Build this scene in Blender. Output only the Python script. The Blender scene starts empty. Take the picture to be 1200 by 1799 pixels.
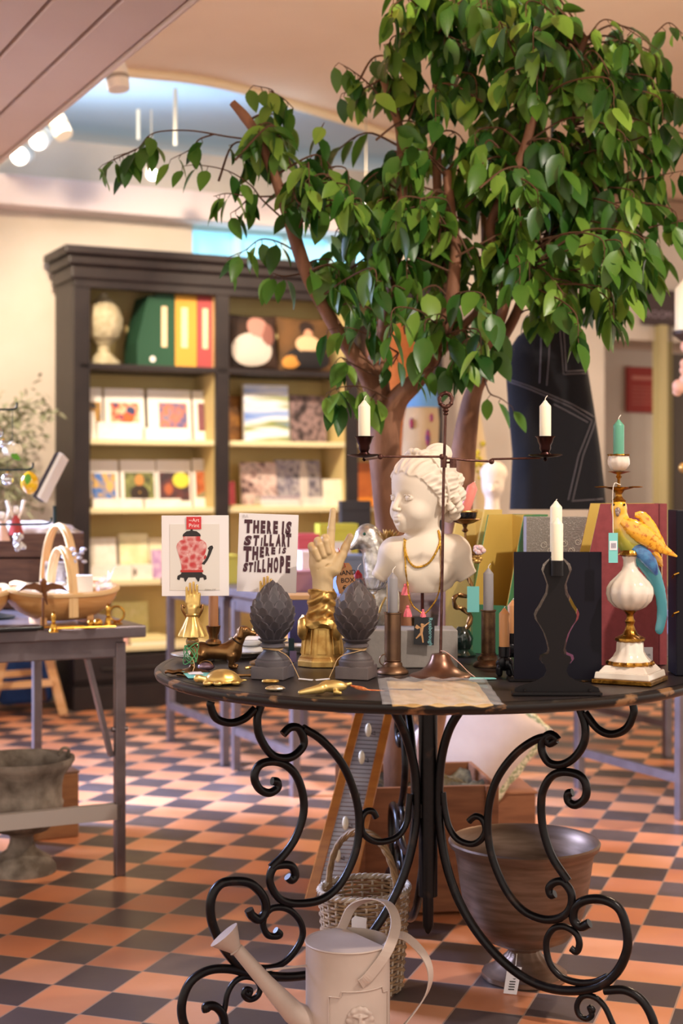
import bpy, math, random
import numpy as np
from mathutils import Vector as V, Matrix, Euler
random.seed(7)
sc = bpy.context.scene
PI = math.pi
# ------------------------------------------------------------------ camera, world, lights, exposure
CH, F, YH = 1.143, 2640.0, 855.0            # camera height (m), focal length in pixels, horizon row
cam_d = bpy.data.cameras.new('camera'); cam = bpy.data.objects.new('camera', cam_d)
sc.collection.objects.link(cam); sc.camera = cam
cam.location = (0, 0, CH); cam.rotation_euler = (PI/2, 0, 0)
cam_d.sensor_fit = 'VERTICAL'; cam_d.sensor_height = 36; cam_d.sensor_width = 36
cam_d.lens = F/1799*36
cam_d.shift_y = (YH-899.5)/1799
cam_d.clip_start = .05
cam_d.dof.use_dof = True; cam_d.dof.focus_distance = 3.12; cam_d.dof.aperture_fstop = 3.3
sc.view_settings.view_transform = 'Standard'; sc.view_settings.look = 'None'
sc.view_settings.gamma = 1; sc.view_settings.use_curve_mapping = False
sc.view_settings.exposure = 1.14
sc.cycles.max_bounces = 7; sc.cycles.transparent_max_bounces = 12
sc.cycles.sample_clamp_indirect = 6
W = bpy.data.worlds.new('world'); sc.world = W; W.use_nodes = True
W.node_tree.nodes['Background'].inputs[0].default_value = (1.0, .875, .755, 1)
W.node_tree.nodes['Background'].inputs[1].default_value = .66
def area(name, loc, target, size, power, col, sy=None):
    d = bpy.data.lights.new(name, 'AREA'); d.energy = power; d.color = col; d.size = size
    if sy: d.shape = 'RECTANGLE'; d.size_y = sy
    o = bpy.data.objects.new(name, d); sc.collection.objects.link(o); o.location = loc
    o.rotation_euler = (V(target)-V(loc)).to_track_quat('-Z', 'Y').to_euler(); return o
def spot(name, loc, target, power, col, ang=60, rad=.04, blend=.5):
    d = bpy.data.lights.new(name, 'SPOT'); d.energy = power; d.color = col
    d.spot_size = math.radians(ang); d.spot_blend = blend; d.shadow_soft_size = rad
    o = bpy.data.objects.new(name, d); sc.collection.objects.link(o); o.location = loc
    o.rotation_euler = (V(target)-V(loc)).to_track_quat('-Z', 'Y').to_euler(); return o
WARM = (1, .80, .58)
spot('spot_key', (-.35, 1.75, 2.92), (.1, 3.4, .7), 260, (1, .87, .73), 75, .035)
spot('spot_right', (1.5, 1.9, 2.92), (.4, 3.4, .9), 110, (1, .88, .76), 70, .035)
spot('spot_tree', (-1.2, 2.4, 2.95), (.6, 4.3, 1.9), 130, (1, .9, .7), 70, .05)
spot('spot_case', (-1.2, 5.9, 2.9), (-.6, 8.0, 1.1), 120, WARM, 85, .06)
spot('spot_case_far', (.1, 6.5, 2.9), (.2, 8.3, 1.2), 90, WARM, 85, .06)
spot('spot_floor_left', (-1.5, 3.6, 2.92), (-.75, 3.8, 0), 150, (1, .76, .52), 80, .05)
spot('spot_left_table', (-1.6, 4.0, 2.92), (-1.0, 5.0, .8), 80, (1, .84, .66), 60, .05)
spot('spot_right_far', (1.9, 5.5, 2.92), (1.3, 5.0, 0), 110, (1, .74, .48), 90, .05)
spot('spot_upper_wall', (-1.3, 6.7, 2.86), (-1.5, 8.0, 2.80), 14, (1, .82, .55), 120, .05)
area('ceiling_wash', (.8, 4.6, 2.0), (.8, 6.0, 3.0), 1.6, 6, (1, .84, .66))
area('daylight_left', (-3.0, 5.2, 2.2), (-.35, 5.1, .0), 1.2, 95, (.48, .60, 1), 1.2).data.spread = math.radians(75)
area('daylight_recess', (-.9, 7.35, 2.75), (-.9, 7.35, 3.1), 1.3, 2.0, (.5, .72, 1), .5)

# ------------------------------------------------------------------ helpers
def X(px, Y): return (px-600)/F*Y
def Z(py, Y): return CH-(py-YH)/F*Y
def P(px, py, Y): return V((X(px, Y), Y, Z(py, Y)))
TZ = .75
def YT(py): return F*(CH-TZ)/(py-YH)          # depth of a point of the round table's top seen at row py
def YF(py): return F*CH/(py-YH)               # depth of a floor point

def sm(pts, k=5, closed=False):
    """Catmull-Rom through the points"""
    P_ = [V(p) for p in pts]; n = len(P_); out = []
    for i in range(n if closed else n-1):
        if closed: a, b, c, d = P_[(i-1) % n], P_[i], P_[(i+1) % n], P_[(i+2) % n]
        else:
            b, c = P_[i], P_[i+1]; a = P_[i-1] if i else b*2-c; d = P_[i+2] if i+2 < n else c*2-b
        for j in range(k):
            t = j/k
            out.append(.5*((2*b)+(c-a)*t+(2*a-5*b+4*c-d)*t*t+(3*b-a-3*c+d)*t**3))
    if not closed: out.append(P_[-1])
    return out

class MB:
    def __init__(s): s.v = []; s.f = []; s.M = Matrix.Identity(4)
    def add(s, vs, fs, M=None):
        M = s.M @ M if M is not None else s.M; o = len(s.v)
        s.v += [M @ V(p) for p in vs]; s.f += [tuple(i+o for i in f) for f in fs]; return s
    def box(s, c, d, rz=0, M=None, taper=1, tx=None):
        x, y, z = d[0]/2, d[1]/2, d[2]/2; t = taper
        vs = [(-x, -y, -z), (x, -y, -z), (x, y, -z), (-x, y, -z), (-x*t, -y*t, z), (x*t, -y*t, z), (x*t, y*t, z), (-x*t, y*t, z)]
        fs = [(3, 2, 1, 0), (4, 5, 6, 7), (0, 1, 5, 4), (1, 2, 6, 5), (2, 3, 7, 6), (3, 0, 4, 7)]
        m = Matrix.Translation(c) @ Matrix.Rotation(rz, 4, 'Z')
        if M is not None: m = m @ M
        return s.add(vs, fs, m)
    def bar(s, a, b, w, h=None, up=(0, 0, 1)):
        a, b = V(a), V(b); h = h or w; d = b-a; L = d.length; d.normalize()
        u = V(up)
        if abs(u.dot(d)) > .95: u = V((0, 1, 0))
        sd = u.cross(d).normalized(); u = d.cross(sd)
        m = Matrix((sd, u, d)).transposed().to_4x4(); m.translation = (a+b)/2
        return s.box((0, 0, 0), (w, h, L), 0, m)
    def tube(s, pts, r, n=8, closed=False, flat=1, fn=None):
        pts = [V(p) for p in pts]; N = len(pts); vs = []; fs = []
        rr = r if isinstance(r, (list, tuple)) else [r]*N
        if len(rr) != N: rr = [rr[0]+0] * 0 + [float(np.interp(i/(N-1)*(len(rr)-1), range(len(rr)), rr)) for i in range(N)]
        nrm = None
        for i, p in enumerate(pts):
            if closed: t = pts[(i+1) % N]-pts[i-1]
            else: t = pts[min(i+1, N-1)]-pts[max(i-1, 0)]
            t = t.normalized() if t.length > 1e-9 else V((0, 0, 1))
            if nrm is None:
                nrm = t.cross(V((0, 1, 0))) if abs(t.y) < .9 else t.cross(V((1, 0, 0)))
            nrm = (nrm-t*nrm.dot(t)).normalized(); b = t.cross(nrm)
            for j in range(n):
                a = 2*PI*j/n; k = rr[i]*(fn(i/(N-1 or 1), a) if fn else 1)
                vs.append(p+nrm*math.cos(a)*k+b*math.sin(a)*k*flat)
        for i in range(N if closed else N-1):
            for j in range(n):
                a, b_ = i*n+j, i*n+(j+1) % n; c, d = ((i+1) % N)*n+(j+1) % n, ((i+1) % N)*n+j
                fs.append((a, b_, c, d))
        if not closed: fs += [tuple(range(n))[::-1], tuple((N-1)*n+j for j in range(n))]
        return s.add(vs, fs)
    def lathe(s, c, prof, n=32, fn=None, M=None, cap=True):
        """prof: [(r,z)] from bottom to top; fn(theta,z)->radius factor"""
        vs = []; fs = []
        for r, z in prof:
            for j in range(n):
                a = 2*PI*j/n; k = r*(fn(a, z) if fn else 1); vs.append((k*math.cos(a), k*math.sin(a), z))
        for i in range(len(prof)-1):
            for j in range(n): fs.append((i*n+j, i*n+(j+1) % n, (i+1)*n+(j+1) % n, (i+1)*n+j))
        if cap: fs += [tuple(range(n))[::-1], tuple((len(prof)-1)*n+j for j in range(n))]
        m = Matrix.Translation(c)
        if M is not None: m = m @ M
        return s.add(vs, fs, m)
    def ell(s, c, r, M=None, n=16, m_=10, fn=None):
        if not isinstance(r, (tuple, list)): r = (r, r, r)
        vs = []; fs = []
        for i in range(m_+1):
            ph = PI*i/m_-PI/2
            for j in range(n):
                a = 2*PI*j/n; k = fn(a, ph) if fn else 1
                vs.append((r[0]*math.cos(ph)*math.cos(a)*k, r[1]*math.cos(ph)*math.sin(a)*k, r[2]*math.sin(ph)*k))
        for i in range(m_):
            for j in range(n): fs.append((i*n+j, i*n+(j+1) % n, (i+1)*n+(j+1) % n, (i+1)*n+j))
        mm = Matrix.Translation(c)
        if M is not None: mm = mm @ M
        return s.add(vs, fs, mm)
    def prism(s, poly, y0, y1, M=None):
        """polygon in the xz plane extruded from y0 to y1"""
        n = len(poly); vs = [(p[0], y0, p[1]) for p in poly]+[(p[0], y1, p[1]) for p in poly]
        fs = [tuple(range(n)), tuple(range(2*n-1, n-1, -1))]+[(i, i+n, (i+1) % n+n, (i+1) % n) for i in range(n)]
        return s.add(vs, fs, M)
    def loft(s, rows, n=24, p=2.0, M=None):
        """rows: (z, xl, xr, depth, ycentre) ellipses stacked upward"""
        vs = []; fs = []
        for row in rows:
            z, xl, xr, d = row[:4]; yc = row[4] if len(row) > 4 else 0
            for j in range(n):
                a = 2*PI*j/n; ca, sa = math.cos(a), math.sin(a)
                e = 2/p
                vs.append(((xl+xr)/2+(xr-xl)/2*math.copysign(abs(ca)**e, ca), yc+d/2*math.copysign(abs(sa)**e, sa), z))
        for i in range(len(rows)-1):
            for j in range(n): fs.append((i*n+j, i*n+(j+1) % n, (i+1)*n+(j+1) % n, (i+1)*n+j))
        fs += [tuple(range(n))[::-1], tuple((len(rows)-1)*n+j for j in range(n))]
        return s.add(vs, fs, M)
    def grid(s, nu, nv, fn, M=None, closed=False):
        vs = [fn(u/nu, v/nv) for v in range(nv+1) for u in range(nu+1)]
        fs = [(v*(nu+1)+u, v*(nu+1)+u+1, (v+1)*(nu+1)+u+1, (v+1)*(nu+1)+u) for v in range(nv) for u in range(nu)]
        return s.add(vs, fs, M)
    def build(s, name, mat, parent=None, smooth=True, bevel=0, solid=0, sub=0, seg=2, angle=40):
        me = bpy.data.meshes.new(name); me.from_pydata([tuple(v) for v in s.v], [], s.f); me.update()
        return link(name, me, mat, parent, smooth, bevel, solid, sub, seg, angle)
def link(name, me, mat, parent=None, smooth=True, bevel=0, solid=0, sub=0, seg=2, angle=40):
    o = bpy.data.objects.new(name, me); sc.collection.objects.link(o)
    if mat is not None: me.materials.append(mat)
    if parent: o.parent = parent
    if bevel:
        m = o.modifiers.new('b', 'BEVEL'); m.width = bevel; m.segments = seg; m.limit_method = 'ANGLE'
    if solid: m = o.modifiers.new('s', 'SOLIDIFY'); m.thickness = solid; m.offset = 0
    if sub: m = o.modifiers.new('u', 'SUBSURF'); m.levels = sub; m.render_levels = sub
    if smooth:
        me.polygons.foreach_set('use_smooth', [True]*len(me.polygons))
        try: me.set_sharp_from_angle(angle=math.radians(angle))
        except Exception: pass
    return o
def tag(o, label, cat=None, group=None, kind=None):
    o['label'] = label
    if cat: o['category'] = cat
    if group: o['group'] = group
    if kind: o['kind'] = kind
    return o
def struct(o): o['kind'] = 'structure'; return o
def thing(name, label, cat, loc=(0, 0, 0), rz=0, group=None):
    o = bpy.data.objects.new(name, None); o.empty_display_size = .02; sc.collection.objects.link(o)
    o.location = loc; o.rotation_euler = (0, 0, rz); return tag(o, label, cat, group)
def kids(o): return [c for c in sc.collection.objects if c.parent == o]
def copy_tree(o, parent=None, **kw):
    c = o.copy(); sc.collection.objects.link(c); c.parent = parent
    for ch in kids(o):
        copy_tree(ch, c)
    return c
def S(Y): return Matrix.Scale(Y/F, 4)       # object shapes are drawn in photo pixels at their own distance and scaled to metres

# signed-distance modelling (numpy) with surface nets
def sd_ell(p, c, r, R=None):
    q = p-np.array(c, float)
    if R is not None: q = q @ np.array(R)
    r = np.array(r, float)*np.ones(3); k0 = np.linalg.norm(q/r, axis=-1); k1 = np.linalg.norm(q/(r*r), axis=-1)
    return k0*(k0-1)/np.maximum(k1, 1e-6)
def sd_cap(p, a, b, r1, r2=None):
    a = np.array(a, float); b = np.array(b, float); r2 = r1 if r2 is None else r2
    pa = p-a; ba = b-a; h = np.clip((pa@ba)/max(ba@ba, 1e-9), 0, 1)
    return np.linalg.norm(pa-h[..., None]*ba, axis=-1)-(r1+(r2-r1)*h)
def sd_box(p, c, h, r=0):
    q = np.abs(p-np.array(c, float))-np.array(h, float)+r
    return np.linalg.norm(np.maximum(q, 0), axis=-1)+np.minimum(q.max(-1), 0)-r
def su(a, b, k):
    h = np.clip(.5+.5*(b-a)/k, 0, 1); return b*(1-h)+a*h-k*h*(1-h)
def ss(a, b, k):   # a minus b, smoothly
    h = np.clip(.5-.5*(a+b)/k, 0, 1); return a*(1-h)-b*h+k*h*(1-h)
def sdf(fn, lo, hi, res):
    lo = np.array(lo, float); hi = np.array(hi, float); n = np.maximum(((hi-lo)/res).astype(int)+1, 3)
    ax = [lo[i]+np.arange(n[i])*res for i in range(3)]
    G = np.stack(np.meshgrid(*ax, indexing='ij'), -1); D = fn(G)
    D = np.asarray(D); ins = D < 0
    c = np.zeros(tuple(n-1), int)
    for i in (0, 1):
        for j in (0, 1):
            for k in (0, 1): c += ins[i:n[0]-1+i, j:n[1]-1+j, k:n[2]-1+k]
    act = (c > 0) & (c < 8); idx = -np.ones(act.shape, int); A = np.argwhere(act); idx[act] = np.arange(len(A))
    acc = np.zeros((len(A), 3)); cnt = np.zeros(len(A))
    cor = [(i, j, k) for i in (0, 1) for j in (0, 1) for k in (0, 1)]
    for p in cor:
        for ax_ in range(3):
            if p[ax_]: continue
            q = list(p); q[ax_] = 1
            d0 = D[A[:, 0]+p[0], A[:, 1]+p[1], A[:, 2]+p[2]]; d1 = D[A[:, 0]+q[0], A[:, 1]+q[1], A[:, 2]+q[2]]
            m = (d0 < 0) != (d1 < 0); t = np.where(m, d0/np.where(m, d0-d1, 1), 0)
            pt = np.tile(np.array(p, float), (len(A), 1)); pt[:, ax_] += t
            acc[m] += pt[m]; cnt[m] += 1
    vs = lo+(A+acc/np.maximum(cnt, 1)[:, None])*res
    fs = []
    for ax_ in range(3):
        sl0 = [slice(1, -1)]*3; sl0[ax_] = slice(0, n[ax_]-1); sl1 = list(sl0); sl1[ax_] = slice(1, n[ax_])
        a, b = ins[tuple(sl0)], ins[tuple(sl1)]; E_ = np.argwhere(a != b); s_ = a[tuple(E_.T)]
        off = [1, 1, 1]; off[ax_] = 0; E_ = E_+np.array(off)
        u, w = (ax_+1) % 3, (ax_+2) % 3
        def g(du, dw):
            e = E_.copy(); e[:, u] -= du; e[:, w] -= dw; return idx[tuple(e.T)]
        q = np.stack([g(1, 1), g(0, 1), g(0, 0), g(1, 0)], 1)
        q = np.where(s_[:, None], q, q[:, ::-1]); fs.append(q)
    fs = np.concatenate(fs)
    return vs, fs
def sdf_obj(name, fn, lo, hi, res, scale, mat, parent, M=None):
    vs, fs = sdf(fn, lo, hi, res)
    vs = vs*scale
    if M is not None: vs = [tuple(M @ V(v)) for v in vs]
    me = bpy.data.meshes.new(name); me.from_pydata([tuple(v) for v in vs], [], [tuple(int(i) for i in f) for f in fs]); me.update()
    return link(name, me, mat, parent, True, angle=180)

# ------------------------------------------------------------------ materials
def nn(nt, t, **kw):
    n = nt.nodes.new(t)
    for k, v in kw.items():
        if k.startswith('i'): n.inputs[int(k[1:])].default_value = v
        else: setattr(n, k, v)
    return n
def srgb(c):
    if isinstance(c, str): c = [int(c[i:i+2], 16)/255 for i in (0, 2, 4)]
    return tuple(x/12.92 if x <= .04045 else ((x+.055)/1.055)**2.4 for x in c)+(1,)
def mat(name, c, rough=.5, metal=0, c2=None, scale=30, bump=0, bscale=None, coat=0, trans=0, sss=0, emit=0, lo=.35, hi=.65, stretch=(1, 1, 1), spec=.5, det=4, ior=1.45, cav=None, cavr=(.42, .52)):
    m = bpy.data.materials.new(name); m.use_nodes = True; nt = m.node_tree; b = nt.nodes['Principled BSDF']
    b.inputs['Base Color'].default_value = srgb(c); b.inputs['Roughness'].default_value = rough; b.inputs['Metallic'].default_value = metal
    b.inputs['Coat Weight'].default_value = coat; b.inputs['Coat Roughness'].default_value = .12
    b.inputs['Transmission Weight'].default_value = trans; b.inputs['Specular IOR Level'].default_value = spec; b.inputs['IOR'].default_value = ior
    if sss: b.inputs['Subsurface Weight'].default_value = sss; b.inputs['Subsurface Radius'].default_value = (.01, .006, .004)
    if emit: b.inputs['Emission Color'].default_value = srgb(c); b.inputs['Emission Strength'].default_value = emit
    if cav and not c2: c2 = c
    if c2 or bump:
        tc = nn(nt, 'ShaderNodeTexCoord'); mp = nn(nt, 'ShaderNodeMapping'); mp.inputs['Scale'].default_value = stretch
        nt.links.new(tc.outputs['Object'], mp.inputs[0])
        no = nn(nt, 'ShaderNodeTexNoise'); no.inputs['Scale'].default_value = scale; no.inputs['Detail'].default_value = det
        nt.links.new(mp.outputs[0], no.inputs['Vector'])
        if c2:
            r = nn(nt, 'ShaderNodeValToRGB'); r.color_ramp.elements[0].position = lo; r.color_ramp.elements[1].position = hi
            r.color_ramp.elements[0].color = srgb(c); r.color_ramp.elements[1].color = srgb(c2)
            nt.links.new(no.outputs['Fac'], r.inputs[0]); nt.links.new(r.outputs[0], b.inputs['Base Color'])
            if emit: nt.links.new(r.outputs[0], b.inputs['Emission Color'])
            if cav:      # recesses darkened: painted occlusion-like shade, on the metals also patina
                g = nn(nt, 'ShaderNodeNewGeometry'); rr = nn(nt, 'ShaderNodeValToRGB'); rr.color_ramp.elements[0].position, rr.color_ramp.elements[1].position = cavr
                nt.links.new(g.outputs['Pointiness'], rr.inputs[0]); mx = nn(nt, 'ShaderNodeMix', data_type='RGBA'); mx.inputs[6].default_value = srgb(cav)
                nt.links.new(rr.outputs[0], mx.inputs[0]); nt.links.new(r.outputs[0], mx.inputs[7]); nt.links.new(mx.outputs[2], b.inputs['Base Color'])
        if bump:
            n2 = no
            if bscale: n2 = nn(nt, 'ShaderNodeTexNoise'); n2.inputs['Scale'].default_value = bscale; nt.links.new(mp.outputs[0], n2.inputs['Vector'])
            bp = nn(nt, 'ShaderNodeBump'); bp.inputs['Strength'].default_value = bump; bp.inputs['Distance'].default_value = .002
            nt.links.new(n2.outputs['Fac'], bp.inputs['Height']); nt.links.new(bp.outputs[0], b.inputs['Normal'])
    return m
def text_mesh(name, txt, size, m, parent, M, align='LEFT', off=0, ext=.0003, shear=0, space=1, line=1, join=None):
    cu = bpy.data.curves.new('t', 'FONT'); cu.body = txt; cu.size = size; cu.align_x = align; cu.offset = off; cu.extrude = ext
    cu.shear = shear; cu.space_character = space; cu.space_line = line; cu.resolution_u = 3
    o = bpy.data.objects.new('t', cu); sc.collection.objects.link(o)
    dg = bpy.context.evaluated_depsgraph_get(); me = bpy.data.meshes.new_from_object(o.evaluated_get(dg))
    bpy.data.objects.remove(o); me.transform(M)
    if join is not None:
        join.add([v.co for v in me.vertices], [tuple(p.vertices) for p in me.polygons]); return None
    me.name = name
    return link(name, me, m, parent, False)
RX = Matrix.Rotation(PI/2, 4, 'X')           # puts text drawn flat upright, reading from the camera side
# ------------------------------------------------------------------ floor, walls, ceiling
def floor_mat():
    m = bpy.data.materials.new('chequer_tiles'); m.use_nodes = True; nt = m.node_tree; b = nt.nodes['Principled BSDF']; L = nt.links.new
    tc = nn(nt, 'ShaderNodeTexCoord'); sp = nn(nt, 'ShaderNodeSeparateXYZ'); L(tc.outputs['Object'], sp.inputs[0])
    th, t, x0, y0 = 1.241, .152, -.712, 3.305; c, s = math.cos(th), math.sin(th)
    def lin(a, bb, k):
        m1 = nn(nt, 'ShaderNodeMath', operation='MULTIPLY', i1=a/t); L(sp.outputs[0], m1.inputs[0])
        m2 = nn(nt, 'ShaderNodeMath', operation='MULTIPLY_ADD', i1=bb/t); L(sp.outputs[1], m2.inputs[0]); L(m1.outputs[0], m2.inputs[2])
        m3 = nn(nt, 'ShaderNodeMath', operation='ADD', i1=k); L(m2.outputs[0], m3.inputs[0]); return m3.outputs[0]
    A = lin(c, s, -(x0*c+y0*s)/t+200); B = lin(s, -c, -(x0*s-y0*c)/t+200)
    def un(op, a, v=None):
        n = nn(nt, 'ShaderNodeMath', operation=op)
        L(a, n.inputs[0])
        if v is not None:
            if isinstance(v, (int, float)): n.inputs[1].default_value = v
            else: L(v, n.inputs[1])
        return n.outputs[0]
    fa, fb = un('FLOOR', A), un('FLOOR', B)
    par = un('MODULO', un('ADD', fa, fb), 2.0)
    ea = un('ABSOLUTE', un('SUBTRACT', un('FRACT', A), .5)); eb = un('ABSOLUTE', un('SUBTRACT', un('FRACT', B), .5))
    gr = un('GREATER_THAN', un('MAXIMUM', ea, eb), .4875)
    cv = nn(nt, 'ShaderNodeCombineXYZ'); L(fa, cv.inputs[0]); L(fb, cv.inputs[1])
    wn = nn(nt, 'ShaderNodeTexWhiteNoise', noise_dimensions='3D'); L(cv.outputs[0], wn.inputs[0])
    no = nn(nt, 'ShaderNodeTexNoise'); no.inputs['Scale'].default_value = 9; no.inputs['Detail'].default_value = 6; L(tc.outputs['Object'], no.inputs['Vector'])
    def ramp(f, cols):
        r = nn(nt, 'ShaderNodeValToRGB'); e = r.color_ramp.elements
        while len(e) < len(cols): e.new(.5)
        for i, (p, col) in enumerate(cols): e[i].position = p; e[i].color = srgb(col)
        L(f, r.inputs[0]); return r.outputs[0]
    def mix(f, a, bb, mode='MIX'):
        n = nn(nt, 'ShaderNodeMix', data_type='RGBA', blend_type=mode)
        if isinstance(f, (int, float)): n.inputs[0].default_value = f
        else: L(f, n.inputs[0])
        for i, v in ((6, a), (7, bb)):
            if isinstance(v, tuple): n.inputs[i].default_value = v
            else: L(v, n.inputs[i])
        return n.outputs[2]
    comb = un('ADD', un('MULTIPLY', wn.outputs[0], .6), un('MULTIPLY', no.outputs['Fac'], .55))
    org = ramp(comb, [(.2, 'BC7450'), (.55, 'D0885E'), (.85, 'DC9A72')])
    drk = ramp(comb, [(.2, '403433'), (.6, '4E4241'), (.9, '62534F')])
    col = mix(par, org, drk); col = mix(gr, col, srgb('A58470'))
    n3 = nn(nt, 'ShaderNodeTexNoise'); n3.inputs['Scale'].default_value = 2.2; L(tc.outputs['Object'], n3.inputs['Vector'])
    L(col, b.inputs['Base Color'])
    L(un('ADD', un('MULTIPLY', no.outputs['Fac'], .25), .22), b.inputs['Roughness'])
    b.inputs['Specular IOR Level'].default_value = .5
    bp = nn(nt, 'ShaderNodeBump'); bp.inputs['Strength'].default_value = .35; bp.inputs['Distance'].default_value = .003
    L(un('SUBTRACT', un('MULTIPLY', no.outputs['Fac'], .3), gr), bp.inputs['Height']); L(bp.outputs[0], b.inputs['Normal'])
    return m
struct(MB().box((0, 5, -.05), (14, 16, .1)).build('floor', floor_mat(), smooth=False))
DA = math.radians(26); DX, DY = math.cos(DA), math.sin(DA)          # direction of the back wall and bookcase
D_ = V((DX, DY, 0)); N_ = V((-DY, DX, 0))                            # along the wall, and away from us
BC = V((-1.36, 7.64, 0))                                             # bookcase front left corner
def s_at(px, t=0):
    k = (px-600)/F; o = BC+N_*t
    return (k*o.y-o.x)/(DX-k*DY)
def BL(s, t, z): return BC+D_*s+N_*t+V((0, 0, z))
M_wall = mat('cream_plaster', 'DDD2C6', .85, c2='D6CABC', scale=3, bump=.15, bscale=40)
M_pink = mat('pale_pink_plaster', 'DCC6B2', .85, c2='D3BBA6', scale=2)
M_ceil = mat('warm_white_ceiling', 'E6D0B4', .9, c2='E0C8AA', scale=1.5)
M_blue = mat('daylight_tinted_ceiling', 'C2DFF5', .9)  # blue cast of the daylight is put into this ceiling colour
M_lav = mat('lilac_white_beam', 'E8D8D8', .8)
TW = .42
# back wall in pieces around the window opening
w0, w1 = s_at(338, TW), s_at(668, TW); sl, sr = -3.2, 6.5
wb = MB(); C3 = 3.0
def wbox(mb, s0, s1, z0, z1, t0=TW, t1=TW+.25):
    c = BL((s0+s1)/2, (t0+t1)/2, (z0+z1)/2); return mb.box(c, (s1-s0, t1-t0, z1-z0), DA)
alc0, alc1 = s_at(1062, TW), s_at(1205, TW)+1.5; az = Z(580, 9.1)
wbox(wb, sl, w0, 0, C3); wbox(wb, w1, alc0, 0, C3); wbox(wb, w0, w1, 0, 2.02); wbox(wb, w0, w1, 2.62, C3); wbox(wb, alc0, sr, az, C3)
wbox(wb, alc1, sr, 0, az); wbox(wb, alc0, alc1, 0, az, TW+.6, TW+.8); wbox(wb, alc0-.02, alc0, 0, az, TW+.1, TW+.6); wbox(wb, alc0-.1, alc1+.1, az, az+.06, TW+.2, TW+.85)
struct(wb.build('wall_back', M_wall, smooth=False))
wf = MB(); wbox(wf, w0, w1, 2.02, 2.62, TW+.12, TW+.14)
win = struct(wf.build('window_1', mat('daylight_glass', '8CCBE4', .3, emit=.55), smooth=False))
fr = MB()
for k in range(5):
    s = w0+(w1-w0)*k/4; wbox(fr, s-.02, s+.02, 2.02, 2.62, TW+.06, TW+.12)
for z in (2.04, 2.33, 2.6): wbox(fr, w0, w1, z-.018, z+.018, TW+.06, TW+.12)
fr.build('window_frame', mat('pale_blue_frame', 'BFE6F2', .5), win, smooth=False)
bl = MB(); wbox(bl, w0+.03, w1-.03, 2.36, 2.41, TW+.10, TW+.115)
bl.build('pane', mat('bright_daylight', 'F4FCFF', .3, emit=4.0), win, smooth=False)
bm_ = MB(); wbox(bm_, sl, sr*.3, 2.60, 2.76, TW-.16, TW); struct(bm_.build('trim_1', M_lav, smooth=False, bevel=.008))
b2 = MB(); wbox(b2, alc0-.6, sr, 2.86, 2.99, TW-.1, TW); struct(b2.build('trim_2', mat('shadow_brown_cornice', '9C7F68', .7), smooth=False, bevel=.01))  # brown stands for the shadow along the wall top, put into the colour
# ceiling: near cream part, rib edge, daylight-tinted part beyond
def slab(poly, z0, z1, m, nm):
    mb = MB(); n = len(poly)
    mb.add([(p[0], p[1], z0) for p in poly]+[(p[0], p[1], z1) for p in poly], [tuple(range(n))[::-1], tuple(range(n, 2*n))]+[(i, (i+1) % n, (i+1) % n+n, i+n) for i in range(n)])
    return struct(mb.build(nm, m, smooth=False))
rib = [P(px, py, 1.857*F/(YH-py)) for px, py in [(60, 100), (230, 122), (330, 132), (420, 150), (500, 174), (600, 205), (700, 238), (800, 262)]]
slab([(-7, 1.2), (7, 1.2), (7, 12), (rib[-1].x+.1, 12)]+[(p.x, p.y) for p in rib[::-1]]+[(-7, 4.5)], 3.0, 3.05, M_ceil, 'ceiling')
slab([(-7, 4), (4, 4), (4, 10), (-7, 10)], 3.10, 3.12, M_blue, 'ceiling_recess')
rm = MB(); rm.tube(sm([(p.x, p.y, 2.985) for p in rib], 4), .022, 8); struct(rm.build('trim_3', mat('cream_rib', 'EBD9B4', .7)))
# boarded soffit overhead at the left, boards running towards the back wall
sf = P(335, 0, (2.45-CH)*F/YH); Md = Matrix.Rotation(DA, 4, 'Z'); m_sof = mat('pinkish_painted_boards', 'E8D6C4', .7, c2='E2CEBB', scale=2)
sb = MB(); bw = .168
for k in range(12):
    c = sf-D_*(bw*(k+.5))+N_*1.2
    sb.box((c.x, c.y, 2.47+.005), (bw-.012, 7.5, .05), DA)
c = sf-D_*(bw*6)+N_*1.2; sb.box((c.x, c.y, 2.515), (bw*12, 7.5, .03), DA)
c = sf+D_*.008+N_*1.2; sb.box((c.x, c.y, 2.485), (.016, 7.5, .09), DA)
struct(sb.build('trim_4', m_sof, smooth=False, bevel=.004, seg=1))
# track lights beyond the soffit
M_white = mat('white_lamp_metal', 'E8E2D8', .35)
M_dull = mat('dull_cream_rod', 'B4AA98', .6)
M_glow = mat('lamp_glow', 'FFF4E0', .4, emit=5)
def tracklight(px, py, Y, ax, r, label, glow=True, L=.15):
    p = P(px, py, Y); o = thing('track_light', label, 'spotlight', (p.x, p.y, p.z), group=None)
    ax = V(ax).normalized(); m = ax.to_track_quat('Z', 'Y').to_matrix().to_4x4()
    MB().lathe((0, 0, 0), [(r*.45, -L*.5), (r*.8, -L*.38), (r, -L*.1), (r, L*.35), (r*.96, L*.5)], 20, M=m).build('lamp_head', M_white, o)
    MB().lathe((0, 0, 0), [(r*1.02, L*.1), (r*1.03, L*.12), (r*1.03, L*.2), (r*1.02, L*.22)], 20, M=m).build('trim_ring', mat('grey_band', '9A9288', .4), o)
    if glow: MB().lathe((0, 0, 0), [(r*.85, L*.5), (r*.85, L*.52)], 20, M=m).build('bulb', M_glow, o)
    MB().tube([(0, 0, 0), (0, 0, 3.0-p.z)], .003, 6).build('drop_rod', M_dull, o)
    return o
tracklight(205, 128, 6.0, (.15, -.1, -1), .045, 'largest white spotlight at the soffit edge, nearest the camera', False, .14)
tracklight(102, 216, 7.0, (.5, -.3, -1), .045, 'white spotlight tilted outward, second one along the soffit edge', False)
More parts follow.
